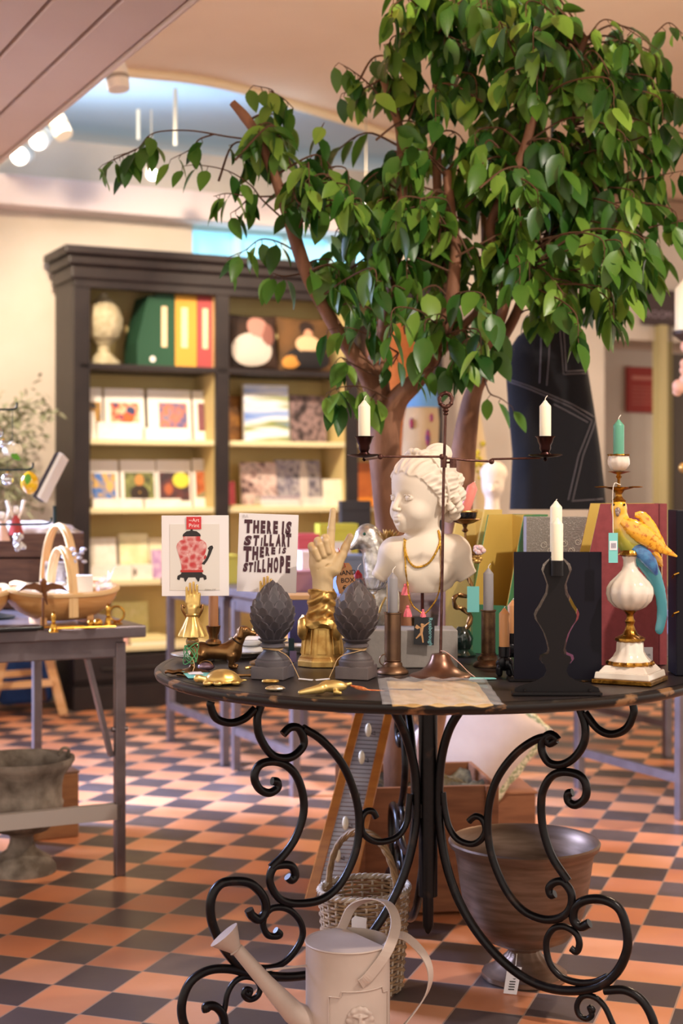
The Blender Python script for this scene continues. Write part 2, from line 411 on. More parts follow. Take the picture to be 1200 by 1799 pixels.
tracklight(74, 241, 7.3, (-.1, -.9, -.5), .045, 'round glowing spotlight beside the tilted one at the soffit edge')
tracklight(42, 272, 7.6, (-.1, -1, -.3), .05, 'brightest white spotlight at the far left of the soffit edge')
tracklight(266, 302, 7.4, (.2, -1, -.4), .032, 'small bright spotlight seen beside the outstretched left twig')
tracklight(643, 342, 7.4, (.1, -1, -.4), .03, 'small bright spotlight glimpsed through the middle of the foliage')
for px, y0, y1, Y, l in ((308, 128, 255, 7.2, 'thin cream rod dropping from the ceiling rib'), (243, 178, 245, 7.6, 'short grey rod dropping from the blue ceiling')):
    a, b = P(px, y1, Y), P(px, y0, Y)
    tag(MB().tube([a, (a.x, a.y, 3.05)], .009, 8).build('ceiling_rod', mat('cream_rod', 'E6DCC4', .5)), l, 'rod')
# ------------------------------------------------------------------ round table with scrolled iron base
M_iron = mat('dark_wrought_iron', '141012', .32, .5, c2='3A2A22', scale=22, lo=.60, hi=.78, bump=.2, bscale=90)
M_top = mat('worn_black_tabletop', '1F1A1A', .36, .1, c2='383030', scale=6, lo=.3, hi=.8, bump=.1, bscale=60)
M_edge = mat('chipped_table_rim', '1C1716', .36, .15, c2='8A6544', scale=13, lo=.61, hi=.66, det=8, stretch=(1, 1, 2))
TC = V((X(752, 3.333), 3.333, 0)); TR = .603
tb = thing('round_table', 'large round black table on scrolled wrought iron legs, crowded with ornaments', 'table', (TC.x, TC.y, 0))
MB().lathe((0, 0, 0), [(TR-.03, TZ-.024), (TR-.012, TZ-.024), (TR-.003, TZ-.019), (TR, TZ-.012), (TR-.001, TZ-.006), (TR-.006, TZ-.002), (TR-.012, TZ-.001)], 128, cap=False).build('table_rim', M_edge, tb)
MB().lathe((0, 0, 0), [(TR-.02, TZ-.022), (TR-.02, TZ), (TR-.012, TZ-.0005)][::1], 128).build('tabletop', M_top, tb)
MB().lathe((0, 0, 0), [(.0, .15), (.006, .155), (.012, .17), (.012, .235), (.021, .236), (.021, .70), (.06, .705), (.06, .726), (.0, .727)], 24, cap=False).build('centre_post', M_iron, tb)
# scrolls traced in the photo, put back on the vertical plane of each leg
def onplane(px, py, ang):
    d = V((math.cos(ang), math.sin(ang))); k = (px-600)/F
    r = (k*TC.y-TC.x)/(d.x-k*d.y); Y = TC.y+d.y*r
    return (r, Z(py, Y))
LEFT = {
 'main': ([(688, 1240), (712, 1290), (728, 1350), (731, 1400), (730, 1450), (718, 1510), (700, 1560), (672, 1612), (640, 1655), (600, 1690), (560, 1708), (510, 1716), (462, 1712), (420, 1695), (390, 1660), (372, 1618), (371, 1580), (385, 1555), (408, 1548), (440, 1552), (462, 1575), (467, 1600), (455, 1615), (442, 1608), (437, 1598)], .0095),
 'arc': ([(497, 1290), (510, 1278), (525, 1280), (534, 1300), (530, 1315), (512, 1330), (488, 1331), (470, 1318), (455, 1290), (452, 1262), (458, 1240)], .0085),
 'bow': ([(532, 1279), (565, 1300), (600, 1340), (622, 1390), (631, 1440), (625, 1495), (600, 1550), (565, 1580), (520, 1587), (490, 1578), (474, 1550), (480, 1525), (497, 1519), (513, 1522), (519, 1538), (512, 1546), (505, 1540)], .0085),
 'hook': ([(448, 1245), (430, 1262), (405, 1270), (380, 1262), (370, 1240), (371, 1232)], .008),
 'ess': ([(478, 1372), (487, 1374), (487, 1385), (472, 1393), (455, 1385), (447, 1365), (455, 1345), (475, 1338), (500, 1343), (520, 1362), (532, 1395), (533, 1430), (520, 1470), (500, 1500), (476, 1524)], .0085),
 'curl': ([(661, 1436), (655, 1426), (643, 1426), (635, 1440), (637, 1462), (655, 1477), (678, 1478), (700, 1468), (714, 1445), (718, 1415), (720, 1395)], .007),
 'loop': ([(484, 1634), (492, 1641), (485, 1645), (470, 1642), (462, 1625), (466, 1607), (480, 1595), (505, 1597), (525, 1615), (532, 1640), (522, 1665), (500, 1690), (475, 1700), (445, 1700)], .007),
 'foot': ([(438, 1710), (400, 1702), (365, 1705), (335, 1725), (320, 1760), (322, 1795), (340, 1825), (370, 1835), (392, 1815), (392, 1785), (378, 1768), (362, 1768), (363, 1776)], .009),
 'foot_curl': ([(430, 1745), (437, 1748), (440, 1740), (432, 1738), (428, 1748), (438, 1756), (452, 1750), (457, 1735), (448, 1720), (430, 1716), (412, 1725), (400, 1745), (395, 1770), (390, 1790)], .006)}
RIGHT = {
 'main': ([(814, 1240), (790, 1280), (776, 1330), (771, 1390), (772, 1440), (782, 1510), (805, 1580), (840, 1640), (885, 1690), (935, 1725), (990, 1740), (1045, 1735), (1080, 1712), (1100, 1675), (1102, 1640), (1090, 1600), (1065, 1582), (1035, 1580), (1012, 1592), (1008, 1615), (1020, 1628), (1036, 1622)], .0095),
 'arc': ([(978, 1300), (966, 1306), (962, 1298), (972, 1292), (980, 1300), (968, 1290), (955, 1298), (952, 1318), (965, 1340), (988, 1343), (1010, 1330), (1026, 1305), (1028, 1275), (1018, 1243)], .0085),
 'bow': ([(968, 1293), (940, 1300), (905, 1325), (875, 1365), (860, 1410), (857, 1460), (866, 1510), (890, 1565), (920, 1600), (955, 1615), (985, 1612), (1002, 1595), (1004, 1570), (990, 1550), (975, 1550), (965, 1560), (968, 1572), (975, 1570)], .0085),
 'hook': ([(1028, 1252), (1050, 1280), (1075, 1290), (1100, 1280), (1113, 1255), (1112, 1236)], .008),
 'ess': ([(1006, 1392), (998, 1395), (999, 1408), (1012, 1414), (1028, 1402), (1030, 1380), (1018, 1362), (990, 1356), (968, 1365), (954, 1390), (951, 1420), (955, 1460), (970, 1505), (998, 1548)], .0085),
 'curl': ([(824, 1443), (830, 1437), (838, 1434), (848, 1440), (853, 1458), (845, 1475), (828, 1483), (805, 1475), (790, 1455), (782, 1425), (778, 1392)], .007),
 'loop': ([(1003, 1666), (1013, 1672), (1018, 1658), (1012, 1640), (992, 1628), (972, 1632), (960, 1655), (965, 1690), (985, 1715), (1015, 1726), (1045, 1725), (1068, 1715)], .007),
 'foot': ([(1062, 1740), (1100, 1740), (1130, 1760), (1148, 1795), (1150, 1830), (1130, 1850), (1105, 1848), (1090, 1830), (1098, 1812)], .009),
 'foot_curl': ([(1037, 1779), (1042, 1774), (1036, 1770), (1040, 1783), (1030, 1790), (1017, 1782), (1014, 1765), (1025, 1750), (1045, 1752), (1062, 1768), (1075, 1795), (1085, 1825)], .006)}
def leg(defs, ang, at_ang, nm='scroll_leg'):
    h = None
    for key, (pts, r) in defs.items():
        q = [onplane(x, y, ang) for x, y in pts]; m = MB(); d = V((math.cos(at_ang), math.sin(at_ang), 0))
        off = {'arc': .0, 'ess': .0}.get(key, 0)
        path = [d*a+V((0, 0, min(max(z, r+.001), TZ-.024-r))) for a, z in q]
        m.tube(sm(path, 6), r*1.05, 10)
        o = m.build(nm if key == 'main' else 'scroll', M_iron, h or tb)
        if key == 'main': h = o
    # clamps and weld points
    m = MB()
    for (x, y) in ([(733, 1425)] if nm == 'scroll_leg' and ang < -PI/2 else [(770, 1425)]):
        a, z = onplane(x, y, ang); m.box(d*(a*.6)+V((0, 0, z)), (abs(a)*1.3+.01, .012, .03), at_ang)
    m.build('clamp', M_iron, h, smooth=False)
AL, AR = math.radians(210), math.radians(-30)
leg(LEFT, AL-2*PI, AL); leg(RIGHT, AR, AR); leg(LEFT, AL-2*PI, PI/2+.12)
# ------------------------------------------------------------------ bookcase against the back wall
M_case = mat('dark_brown_painted_wood', '1E1618', .45, c2='271E1E', scale=8)
M_lin = mat('cream_bookcase_lining', 'D9C58C', .7, c2='D2BB80', scale=4)
M_shelf = mat('cream_shelf', 'E6D9AE', .6)
bk = thing('bookcase', 'tall dark brown bookcase with cream lined shelves full of books and cards', 'bookcase', BC, DA)
def bb(nm, boxes, m, par=bk, bevel=.003, label=None):
    mb = MB()
    for (s0, s1, t0, t1, z0, z1) in boxes: mb.box(((s0+s1)/2, (t0+t1)/2, (z0+z1)/2), (s1-s0, t1-t0, z1-z0))
    o = mb.build(nm, m, par, False, bevel=bevel)
    if label: o['label'] = label
    return o
BD = .36; st = [0, s_at(380), s_at(610), s_at(760)]; sw = [.085, .075, .07, .07]
HT = 2.30
zz = lambda py: Z(py, 7.66)
bb('side_panel', [(0, .03, .03, BD, 0, HT)], M_case); bb('side_panel', [(st[3], st[3]+.03, .03, BD, 0, HT)], M_case)
for i in range(4): bb('stile', [(st[i], st[i]+sw[i], 0, .03, .12, HT)], M_case)
bb('cornice', [(-.02, st[3]+.09, -.02, BD, HT-.1, HT-.03), (-.04, st[3]+.11, -.04, BD, HT-.03, HT+.02), (-.065, st[3]+.13, -.065, BD, HT+.02, HT+.065)], M_case, bevel=.01)
bb('frieze', [(0, st[3]+.07, -.005, .03, 2.16, HT-.09)], M_case)
bb('plinth', [(-.005, st[3]+.075, -.01, BD, 0, .12), (0, st[3]+.07, -.0, .04, .12, .16)], M_case)
bb('back_panel', [(.03, st[3], BD-.015, BD, .1, 2.2)], M_lin, bevel=0)
zs = [zz(1140), zz(1022), zz(893), zz(770)]                          # cream shelves
zd = zz(637)
base_z = zz(1148)
bb('cupboard', [(st[0]+.08, st[3], .0, BD, .12, base_z-.02)], M_case)
for i in range(3):
    s0 = st[i]+sw[i]-.005; s1 = st[i+1]
    bb('divider', [(st[i]+.02, st[i]+.045, .03, BD, .1, 2.2)], M_lin, bevel=0)
    bb('divider', [(s1+.0, s1+.02, .03, BD, .1, 2.2)], M_lin, bevel=0)
    for k, z in enumerate(zs): bb('shelf', [(s0-.04, s1+.01, .03, BD, z-.028, z)], M_shelf)
    bb('display_shelf', [(s0-.05, s1+.02, 0, BD, zd-.03, zd)], M_case)
    d = bb('door_panel', [(s0+.06, s1-.06, -.012, .0, .2, base_z-.08)], M_case, bevel=.008)
# printed matter: books and cards standing face out
_pm = {}
def cover_mat(cols, seed, kind='blob'):
    m = bpy.data.materials.new('printed_cover'); m.use_nodes = True; nt = m.node_tree; b = nt.nodes['Principled BSDF']; b.inputs['Roughness'].default_value = .45
    tc = nn(nt, 'ShaderNodeTexCoord'); mp = nn(nt, 'ShaderNodeMapping'); mp.inputs['Location'].default_value = (seed*3.1, seed*1.7, seed*.7)
    no = nn(nt, 'ShaderNodeTexNoise'); no.inputs['Scale'].default_value = {'blob': 22, 'bands': 5, 'fine': 60}[kind]; no.inputs['Detail'].default_value = 3
    if kind == 'bands': mp.inputs['Scale'].default_value = (.3, .3, 3)
    r = nn(nt, 'ShaderNodeValToRGB'); e = r.color_ramp.elements; r.color_ramp.interpolation = 'LINEAR'
    while len(e) < len(cols): e.new(.5)
    for i, c in enumerate(cols): e[i].position = .33+.36*i/max(1, len(cols)-1); e[i].color = srgb(c)
    L = nt.links.new; L(tc.outputs['Object'], mp.inputs[0]); L(mp.outputs[0], no.inputs['Vector']); L(no.outputs['Fac'], r.inputs[0]); L(r.outputs[0], b.inputs['Base Color'])
    return m
M_paper = mat('white_paper', 'F0ECE6', .6); M_cream = mat('cream_paper', 'EDE3C4', .6)
def faceout(px0, px1, zb, py_top, cols, label, nm='book', cat='book', border=None, kind='blob', lean=.12, t=.16, thick=.014, group=None, edge=None, figure=None, pic=None):
    """upright item leaning back on a shelf, spanning px0..px1"""
    s0, s1 = s_at(px0, t), s_at(px1, t); w = s1-s0; c = BL((s0+s1)/2, t, zb); h = (Z(py_top, c.y)-zb)/math.cos(lean)
    o = thing(nm, label, cat, c, DA, group)
    R = Matrix.Rotation(-lean, 4, 'X')
    mb = MB(); mb.box((0, thick/2+.001, h/2), (w, thick, h), M=None); mb.v = [R @ v for v in mb.v]
    mb.build('pages' if border is None else 'mount', edge or M_paper, o, False, bevel=.001)
    b = 0 if border is None else border
    p = pic or (b, b, b, b)
    mb = MB(); x0, x1, z0, z1 = -w/2+p[0]*w, w/2-p[1]*w, p[2]*h, h-p[3]*h
    mb.box(((x0+x1)/2, -.0005, (z0+z1)/2), (x1-x0, .002, z1-z0)); mb.v = [R @ v for v in mb.v]
    mb.build('cover' if border is None else 'picture', cover_mat(cols, random.random()*9, kind), o, False)
    if figure:
        for (fx, fz, rx, rz, col) in figure:
            mb = MB(); mb.ell((x0+fx*(x1-x0), -.0016, z0+fz*(z1-z0)), (rx*(x1-x0), .0012, rz*(z1-z0)), n=20); mb.v = [R @ v for v in mb.v]
            mb.build('printed_figure', mat('printed_colour', col, .5), o)
    return o
T, D2 = .16, .1
# bay 1, card shelf (row 3) and calendar shelf (row 2)
g = 'picture cards and calendars in the bookcase'
faceout(153, 182, zs[3], 680, ['241A18', 'B98A3A', '1C2638'], 'dark picture card with a gold streak at the left end of the upper card shelf', 'greeting_card', 'card', .0, edge=M_paper, pic=(.0, .1, .3, .28))
faceout(186, 256, zs[3], 682, ['B98FA8', 'F0C8A0', 'D8502A', '34406A'], 'white mounted card with a pinkish picture and a red patch', 'greeting_card', 'card', .1, pic=(.14, .14, .32, .28), figure=[(.62, .3, .2, .3, 'D9602E'), (.7, .6, .16, .24, '39406A')])
faceout(262, 338, zs[3], 684, ['4A5A92', '8A6A8A', 'C87A50', '5E7CA8'], 'white mounted card with a blue and orange picture', 'greeting_card', 'card', .1, pic=(.25, .1, .22, .26))
faceout(342, 368, zs[3], 686, ['4A2A2A', '86505A', '2A2024'], 'narrow white card with a maroon picture near the right stile', 'greeting_card', 'card', .1, pic=(.3, .1, .2, .25))
faceout(152, 170, zs[3], 722, ['F4EEE6', 'EDE6DC'], 'small plain white card leaning at the left end of the upper card shelf', 'greeting_card', 'card', 0, t=.1, lean=.3)
faceout(172, 250, zs[3], 742, ['FBF8F2', 'F4EFE8'], 'low white box of cards in front of the pinkish picture', 'card_box', 'box', 0, t=.07, lean=0, thick=.05)
faceout(256, 330, zs[3], 752, ['FBF8F2', 'F4EFE8'], 'low white box of cards below the blue and orange picture', 'card_box', 'box', 0, t=.07, lean=0, thick=.05)
faceout(158, 210, zs[2], 808, ['3E68B0', '4A78C0', 'C9A25A', 'D8B070'], 'calendar with a blue and sandy picture at the left of the calendar shelf', 'calendar', 'calendar', .06, pic=(.08, .1, .12, .28), figure=[(.75, .55, .17, .18, 'D9B06A')])
faceout(214, 276, zs[2], 808, ['3A4228', '6E7040', '9AA05C'], 'calendar with a seated figure on a green ground', 'calendar', 'calendar', .06, pic=(.1, .06, .14, .26), figure=[(.5, .25, .32, .32, '2E2018'), (.5, .72, .15, .2, 'C98A4A'), (.5, .28, .2, .2, 'C2913F')])
faceout(278, 338, zs[2], 808, ['3A2A30', '5A3438', '7A3A2A'], 'calendar with a dark red and bright yellow picture', 'calendar', 'calendar', .06, pic=(.06, .06, .14, .26), figure=[(.72, .72, .28, .28, 'D9D24A'), (.3, .4, .14, .2, 'B0603E')])
faceout(341, 372, zs[2], 806, ['8A4A2A', 'C2683A', '7A8A6A'], 'narrow calendar with a rust coloured picture beside the right stile', 'calendar', 'calendar', .06, pic=(.15, .2, .2, .26))
faceout(151, 160, zs[2], 806, ['4A2A1E', '6A3A24'], 'thin brown book spine at the left end of the calendar shelf', 'book', 'book', t=.12)
for k, (a, b) in enumerate(((164, 250), (256, 318))):
    faceout(a, b, zs[2], 876, ['F6F2EA', 'EFE8DA'], ['low white stack of cards below the blue calendar', 'low white stack of cards below the red and yellow calendar'][k], 'card_box', 'box', 0, t=.06, lean=0, thick=.05)
# bay 1, shelf of pale boxed cards and the pink boxes below
faceout(160, 206, zs[1], 945, ['F2EEE4', 'E3DCD0'], 'white boxed notecards with faint grey print', 'card_box', 'box', 0, thick=.03)
faceout(212, 262, zs[1], 938, ['F2ECC6', 'E8E0B0', 'DCD8A8'], 'pale yellow boxed notecards beside the white ones', 'card_box', 'box', 0, thick=.03)
faceout(264, 300, zs[1], 945, ['EFE6C4', 'E8DDB8'], 'cream boxed notecards partly behind the vase print', 'card_box', 'box', 0, thick=.03)
faceout(158, 232, zs[1], 994, ['F4F0E6', 'ECE6D8'], 'long low white box in front of the boxed notecards', 'card_box', 'box', 0, t=.06, lean=0, thick=.06)
faceout(234, 268, zs[1], 992, ['F4F0E6', 'ECE6D8'], 'low white box with a small dark mark on its front', 'card_box', 'box', 0, t=.06, lean=0, thick=.06, figure=[(.1, .5, .08, .25, '6A5A50')])
faceout(268, 286, zs[1], 966, ['D8B8DC', 'B48AC0', 'F0DCE8'], 'small lilac box beside the vase print', 'card_box', 'box', 0, t=.1)
M_pkb = mat('pink_book_cloth', 'E3B0AA', .6); M_ylb = mat('cream_book_cloth', 'EFE0A8', .6); M_whb = mat('white_book_cloth', 'F0E8DC', .6)
M_grb = mat('green_book_cloth', '5FA878', .6)
def stack(px0, px1, zb, hs, mats, labels, t=.14, dep=.16, jit=.008, nm='book', grp=None):
    s0, s1 = s_at(px0, t), s_at(px1, t); z = zb
    for k, h in enumerate(hs):
        c = BL((s0+s1)/2+random.uniform(-jit, jit), t, z)
        o = thing(nm, labels[k % len(labels)], 'book', c, DA+random.uniform(-.04, .04), grp)
        w = s1-s0
        MB().box((0, .003, h/2), (w-.008, dep-.008, h-.006)).build('pages', M_paper, o, False)
        MB().box((0, 0, h-.0025), (w, dep, .003)).box((0, 0, .0025), (w, dep, .003)).box((0, -dep/2+.0015, h/2), (w, .003, h-.004)).build('cover', mats[k % len(mats)], o, False, bevel=.001)
        z += h+.0005
stack(155, 215, base_z, [.035, .03, .03], [M_pkb, M_pkb, M_whb], ['pink box book, lowest of the left pile on the bottom shelf', 'pink box book, middle of the left pile on the bottom shelf', 'white book, topmost of the left pile on the bottom shelf'])
stack(222, 288, base_z, [.035, .03], [M_whb, M_ylb], ['white book, lower of the pile beside the pink books', 'pale yellow book, upper of the pile beside the pink books'])
faceout(200, 262, base_z, 1058, ['E8E0A0', 'D9D488', 'F0E8C0'], 'yellow patterned box at the back of the bottom shelf', 'gift_box', 'box', 0, t=.24, thick=.05, kind='fine')
faceout(268, 282, base_z, 1120, ['4FA873', '5FB884'], 'small green box on the bottom shelf', 'gift_box', 'box', 0, t=.1)
# top shelf of bay 1: stone finial, three box files
st_m = mat('pale_weathered_stone', 'CFC4A6', .9, c2='B5A888', scale=40, bump=.8, bscale=90)
c = BL(s_at(182, .18), .18, zd); u = c.y/F
fi = thing('stone_finial', 'pale weathered stone finial on the top shelf of the bookcase', 'ornament', c, DA)
MB().lathe((0, 0, 0), [(r*u, z*u) for r, z in [(30, 0), (30, 9), (24, 11), (20, 16), (11, 24), (10, 34), (16, 40), (20, 44)]], 24).build('foot', st_m, fi)
MB().lathe((0, 0, 0), [(r*u, z*u) for r, z in [(14, 42), (27, 50), (33, 66), (33, 84), (27, 102), (15, 116), (7, 122), (6, 128), (0.5, 131)]], 40, fn=lambda a, z: 1+.06*math.sin(a*9+z/u*.25)*math.cos(z/u*.33)).build('knop', st_m, fi)
M_grn = mat('green_book_cloth_dark', '1F4A34', .7, bump=.1, bscale=400); M_must = mat('mustard_cloth', 'CE9A3E', .7, bump=.1, bscale=400); M_mar = mat('maroon_cloth', 'A8484A', .7, bump=.1, bscale=400)
M_lab = mat('cream_label', 'E8CDA8', .6); M_sticker = mat('white_sticker', 'EDEAE8', .5)
def smallfile(px0, px1, pyt, m, label, slant=False):
    t = .06; s0, s1 = s_at(px0, t), s_at(px1, t); c = BL((s0+s1)/2, t, zd); w = s1-s0; h = Z(pyt, c.y)-zd
    o = thing('box_file', label, 'box file', c, DA)
    MB().box((0, .12, h/2), (w, .24, h)).build('case', m, o, False, bevel=.002)
    MB().box((-w*.08, -.001, h*.55), (w*.3, .003, h*.56)).build('label_holder', M_lab, o, False)
    return o
smallfile(275, 307, 517, M_grn, 'dark green box file with a tall cream label on the top shelf')
smallfile(308, 346, 519, M_must, 'mustard box file between the green and the red one on the top shelf')
smallfile(347, 379, 521, M_mar, 'faded red box file with a cream label on the top shelf')
t = .06; c = BL(s_at(258, t), t, zd); w = s_at(274, t)-s_at(240, t); h = Z(519, c.y)-zd
o = thing('magazine_file', 'dark green magazine file with a slanted side and a round sticker on the top shelf', 'box file', c, DA)
MB().prism([(-w/2, 0), (w/2, 0), (w/2, h), (w*.08, h), (-w/2, h*.33)], 0, .22).build('case', M_grn, o, False)
MB().lathe((w*.3, -.001, h*.1), [(.016, 0), (.016, .001)], 20, M=RX).build('round_sticker', M_sticker, o)
# cushions with printed portraits in bay 2, top shelf
def cushion(loc, w, h, d, rz, tilt, m, label, nm='cushion', figs=(), back=None, seamm=None, turn=0):
    o = thing(nm, label, 'cushion', loc, rz)
    R = Matrix.Translation((0, 0, h/2*.97)) @ Matrix.Rotation(-tilt, 4, 'X') @ Matrix.Rotation(turn, 4, 'Y')
    def f(sgn):
        def g_(u, v):
            x, z = (u-.5)*2, (v-.5)*2
            k = (max(0, 1-abs(x)**2.6)*max(0, 1-abs(z)**2.6))**.45
            pin = 1-.07*(1-abs(z)**2)*abs(x)**3; piz = 1-.07*(1-abs(x)**2)*abs(z)**3
            return (x*w/2*pin, sgn*d/2*k, z*h/2*piz)
        return g_
    MB().grid(24, 24, f(-1), R).build('front', m, o); MB().grid(24, 24, f(1), R).build('backing', back or m, o)
    for (fx, fz, rx, rz_, col, nmf) in figs:
        mb = MB(); gf = f(-1)
        def g2(u, v, fx=fx, fz=fz, rx=rx, rz_=rz_):
            a = u*2*PI; r = v; uu, vv = min(.97, max(.03, fx+rx*r*math.cos(a))), min(.97, max(.03, fz+rz_*r*math.sin(a)))
            p = gf(uu, vv); return (p[0], p[1]-.0015-.0004*(1-r), p[2])
        mb.grid(20, 6, g2, R).build(nmf, mat('printed_cloth', col, .8), o)
    return o
M_dkc = mat('dark_brown_printed_cloth', '1E1412', .85, c2='3A261C', scale=9)
M_olc = mat('olive_brown_printed_cloth', '4A3520', .85, c2='6B4A28', scale=7)
ca = BL(s_at(444, .12), .12, zd)
cushion(ca, .30, .315, .09, DA, .15, M_dkc, 'dark cushion printed with a portrait in a big white ruff', figs=[(.42, .34, .4, .3, 'C9BEB4', 'printed_ruff'), (.55, .75, .2, .2, 'B88478', 'printed_face'), (.75, .62, .14, .2, '8A5A50', 'printed_shade')])
cb = BL(s_at(535, .12), .12, zd)
cushion(cb, .34, .315, .09, DA, .15, M_olc, 'brown cushion printed with a woman in a low black dress', figs=[(.5, .22, .42, .22, '1C181C', 'printed_dress'), (.5, .48, .22, .16, 'DDB890', 'printed_neckline'), (.5, .78, .13, .14, '2A1A14', 'printed_hair'), (.51, .73, .09, .13, 'D2997A', 'printed_face'), (.2, .16, .16, .12, 'C98A3E', 'printed_sleeve')])
faceout(600, 612, zd, 545, ['B9722E', 'D0873A'], 'orange brown spine beside the woman cushion', 'book', 'book', t=.1)
cc = BL(s_at(668, .12), .12, zd)
cushion(cc, .27, .30, .09, DA, .15, M_dkc, 'dark printed cushion in the third bay, behind the leafy branch', figs=[(.3, .45, .2, .3, '9A6A60', 'printed_face')])
# bay 2 books
faceout(430, 508, zs[3], 676, ['5A80D8', '9AB4E8', 'E8ECF4', '8A9430', '6A88D0'], 'large book with a blue sky, a green field and a lake on its cover', kind='bands', t=.14, thick=.03, lean=.06)
faceout(512, 574, zs[3], 694, ['2A2022', '5A4A4C', '9A8080', '3A2A2A'], 'dark brown picture book beside the landscape book', t=.16, thick=.025)
faceout(399, 428, zs[3], 694, ['B07A38', '8A5A28', '4A3018'], 'brown book behind the left side of the landscape book', t=.22)
faceout(425, 488, zs[2], 812, ['4A3238', 'C8A8A0', 'E0CCC4', '5A3A38'], 'book with a pink and maroon cover on the middle shelf', t=.18)
faceout(486, 566, zs[2], 808, ['5A5868', '8A8494', 'B8B0B4', '4A4858'], 'grey photographic book with a pale column on its cover', t=.2, figure=[(.62, .5, .1, .5, 'D8CEC8')])
faceout(399, 414, zs[2], 846, ['9A3038', 'B04048'], 'small dark red book at the left of the middle shelf', t=.12)
stack(452, 520, zs[2], [.022, .02, .018], [M_whb, M_paper, mat('grey_lilac_cloth', 'B8A8B0', .6)], ['white book, lowest of three under the grey photographic book', 'white book, middle of three under the grey photographic book', 'grey lilac book, topmost of three in front of the grey photographic book'], t=.09, dep=.1)
faceout(569, 606, zs[2], 842, ['F4EED8', 'EDE6CC'], 'small square cream card by the second stile', 'greeting_card', 'card', t=.06, thick=.006)
stack(402, 455, zs[2], [.012], [M_ylb], ['flat cream book at the left of the middle shelf'], t=.08, dep=.1)
faceout(520, 570, zs[2], 873, ['E8E2D8', 'D8D0C8'], 'low white booklet pile at the right of the middle shelf', 'card_box', 'box', 0, t=.07, lean=0, thick=.05)
stack(402, 520, zs[1], [.03, .025], [M_pkb, M_whb], ['pinkish book lying under the slogan print shelf', 'white book lying on the pinkish book'], t=.14)
faceout(540, 600, zs[1], 940, ['E8C8C8', 'F0E0D8', 'D8A0A0'], 'pale pink booklet on the lower shelf of the second bay', t=.14)
stack(405, 590, base_z, [.03, .03], [M_ylb, M_pkb], ['long yellow book on the bottom shelf of the second bay', 'long pink book on top of the long yellow one'], t=.14)
# bay 3, warm orange books
faceout(626, 650, zs[3], 700, ['8A6A50', '6A4A38', 'B09078'], 'brown book at the left of the third bay', t=.14)
faceout(622, 655, zs[2], 812, ['C8702C', 'B86424'], 'orange brown tall book in the third bay', t=.16)
stack(612, 690, zs[2], [.05], [mat('orange_cloth', 'E08A2C', .6)], ['thick bright orange book lying in the third bay'], t=.08)

# ------------------------------------------------------------------ the long grey table behind, with books
M_steel = mat('dull_grey_steel', '8A8288', .38, .75, c2='7A7074', scale=10)
def steel_table(corner, L1, L2, ang, h, label, legs, top_t=.03, legw=.032, over=.035, rails=True, m=M_steel, mtop=None):
    """corner: one leg; L1 along ang, L2 perpendicular (away)"""
    o = thing('trestle_table', label, 'table', corner, ang)
    MB().box((L1/2, L2/2, h-top_t/2), (L1+2*over, L2+2*over, top_t)).build('tabletop', mtop or m, o, False, bevel=.004)
    MB().box((L1/2, L2/2, h-top_t-.03), (L1+.02, L2+.02, .06)).build('apron', m, o, False, bevel=.003)
    for x, y in ((0, 0), (L1, 0), (0, L2), (L1, L2)): MB().box((x, y, (h-.05)/2), (legw, legw, h-.05)).build('leg', m, o, False, bevel=.003)
    if rails:
        for x in (0, L1): MB().bar((x, 0, rails), (x, L2, rails), .022, .03).build('rail', m, o, False)
    return o
pa = V((X(395, 6.16), 6.16, 0))
steel_table(pa, .66, .66, DA, .735, 'long blue-grey steel table behind the two art prints', None, rails=.16)
pb = V((X(411, 6.08), 6.08, 0))
steel_table(pb-N_*.60, .55, .58, DA, .735, 'second blue-grey steel table, nearer, butted against the long one', None, rails=.16)
pc = V((X(1172, 6.35), 6.35, 0))
steel_table(pc-D_*1.0, 1.0, .62, DA, .72, 'grey steel display table at the right, behind the box files', None, rails=.14)
pd = V((X(1196, 5.16), 5.16, 0))
steel_table(pd, 1.2, .6, DA, .72, 'grey steel table at the right edge, only its near corner leg in view', None, rails=.14)
def onT(px, Y, h=.736): return V((X(px, Y), Y, h))
def fbox(px0, px1, pyt, Y, m, label, nm='gift_box', cat='box', dep=.12, h=.736, rz=DA*.6, band=None, lid=None):
    w = (px1-px0)/F*Y; hh = Z(pyt, Y)-h; o = thing(nm, label, cat, onT((px0+px1)/2, Y+dep/2, h), rz)
    MB().box((0, 0, hh*.44), (w, dep, hh*.88)).build('box_body', m, o, False, bevel=.002)
    MB().box((0, 0, hh*.94), (w*1.01, dep*1.02, hh*.12)).build('lid', lid or m, o, False, bevel=.002)
    if band: MB().box((0, -dep/2-.001, hh*.45), (w*.6, .002, hh*.5)).build('label_panel', band, o, False)
    return o
fbox(516, 556, 938, 6.1, mat('red_card', 'C8525A', .5), 'red box behind the slogan print and the pointing hand', band=M_paper)
fbox(556, 626, 920, 6.3, mat('yellow_green_card', 'CFCB4A', .5), 'yellow and white box behind the pointing hand', band=M_paper, dep=.08)
fbox(522, 600, 968, 5.95, mat('white_card', 'EDE0D8', .5), 'wide white box in front of the red one')
fbox(380, 414, 975, 6.3, mat('acid_yellow_card', 'C9C050', .5), 'small acid yellow box glimpsed between the two prints')
fbox(505, 560, 1003, 5.8, mat('dusty_pink_card', 'B07A78', .6), 'dusty pink box low behind the slogan print')
fbox(590, 636, 975, 5.7, mat('pale_blue_card', '6E7C96', .6), 'small blue box behind the silver bird')
# dark lilac fabric box with a wooden rim on the round table's far side is built with the table things

def film(nm, al):
    m = mat(nm, 'F2F2F6', .12, spec=.9); m.node_tree.nodes['Principled BSDF'].inputs['Alpha'].default_value = al; return m
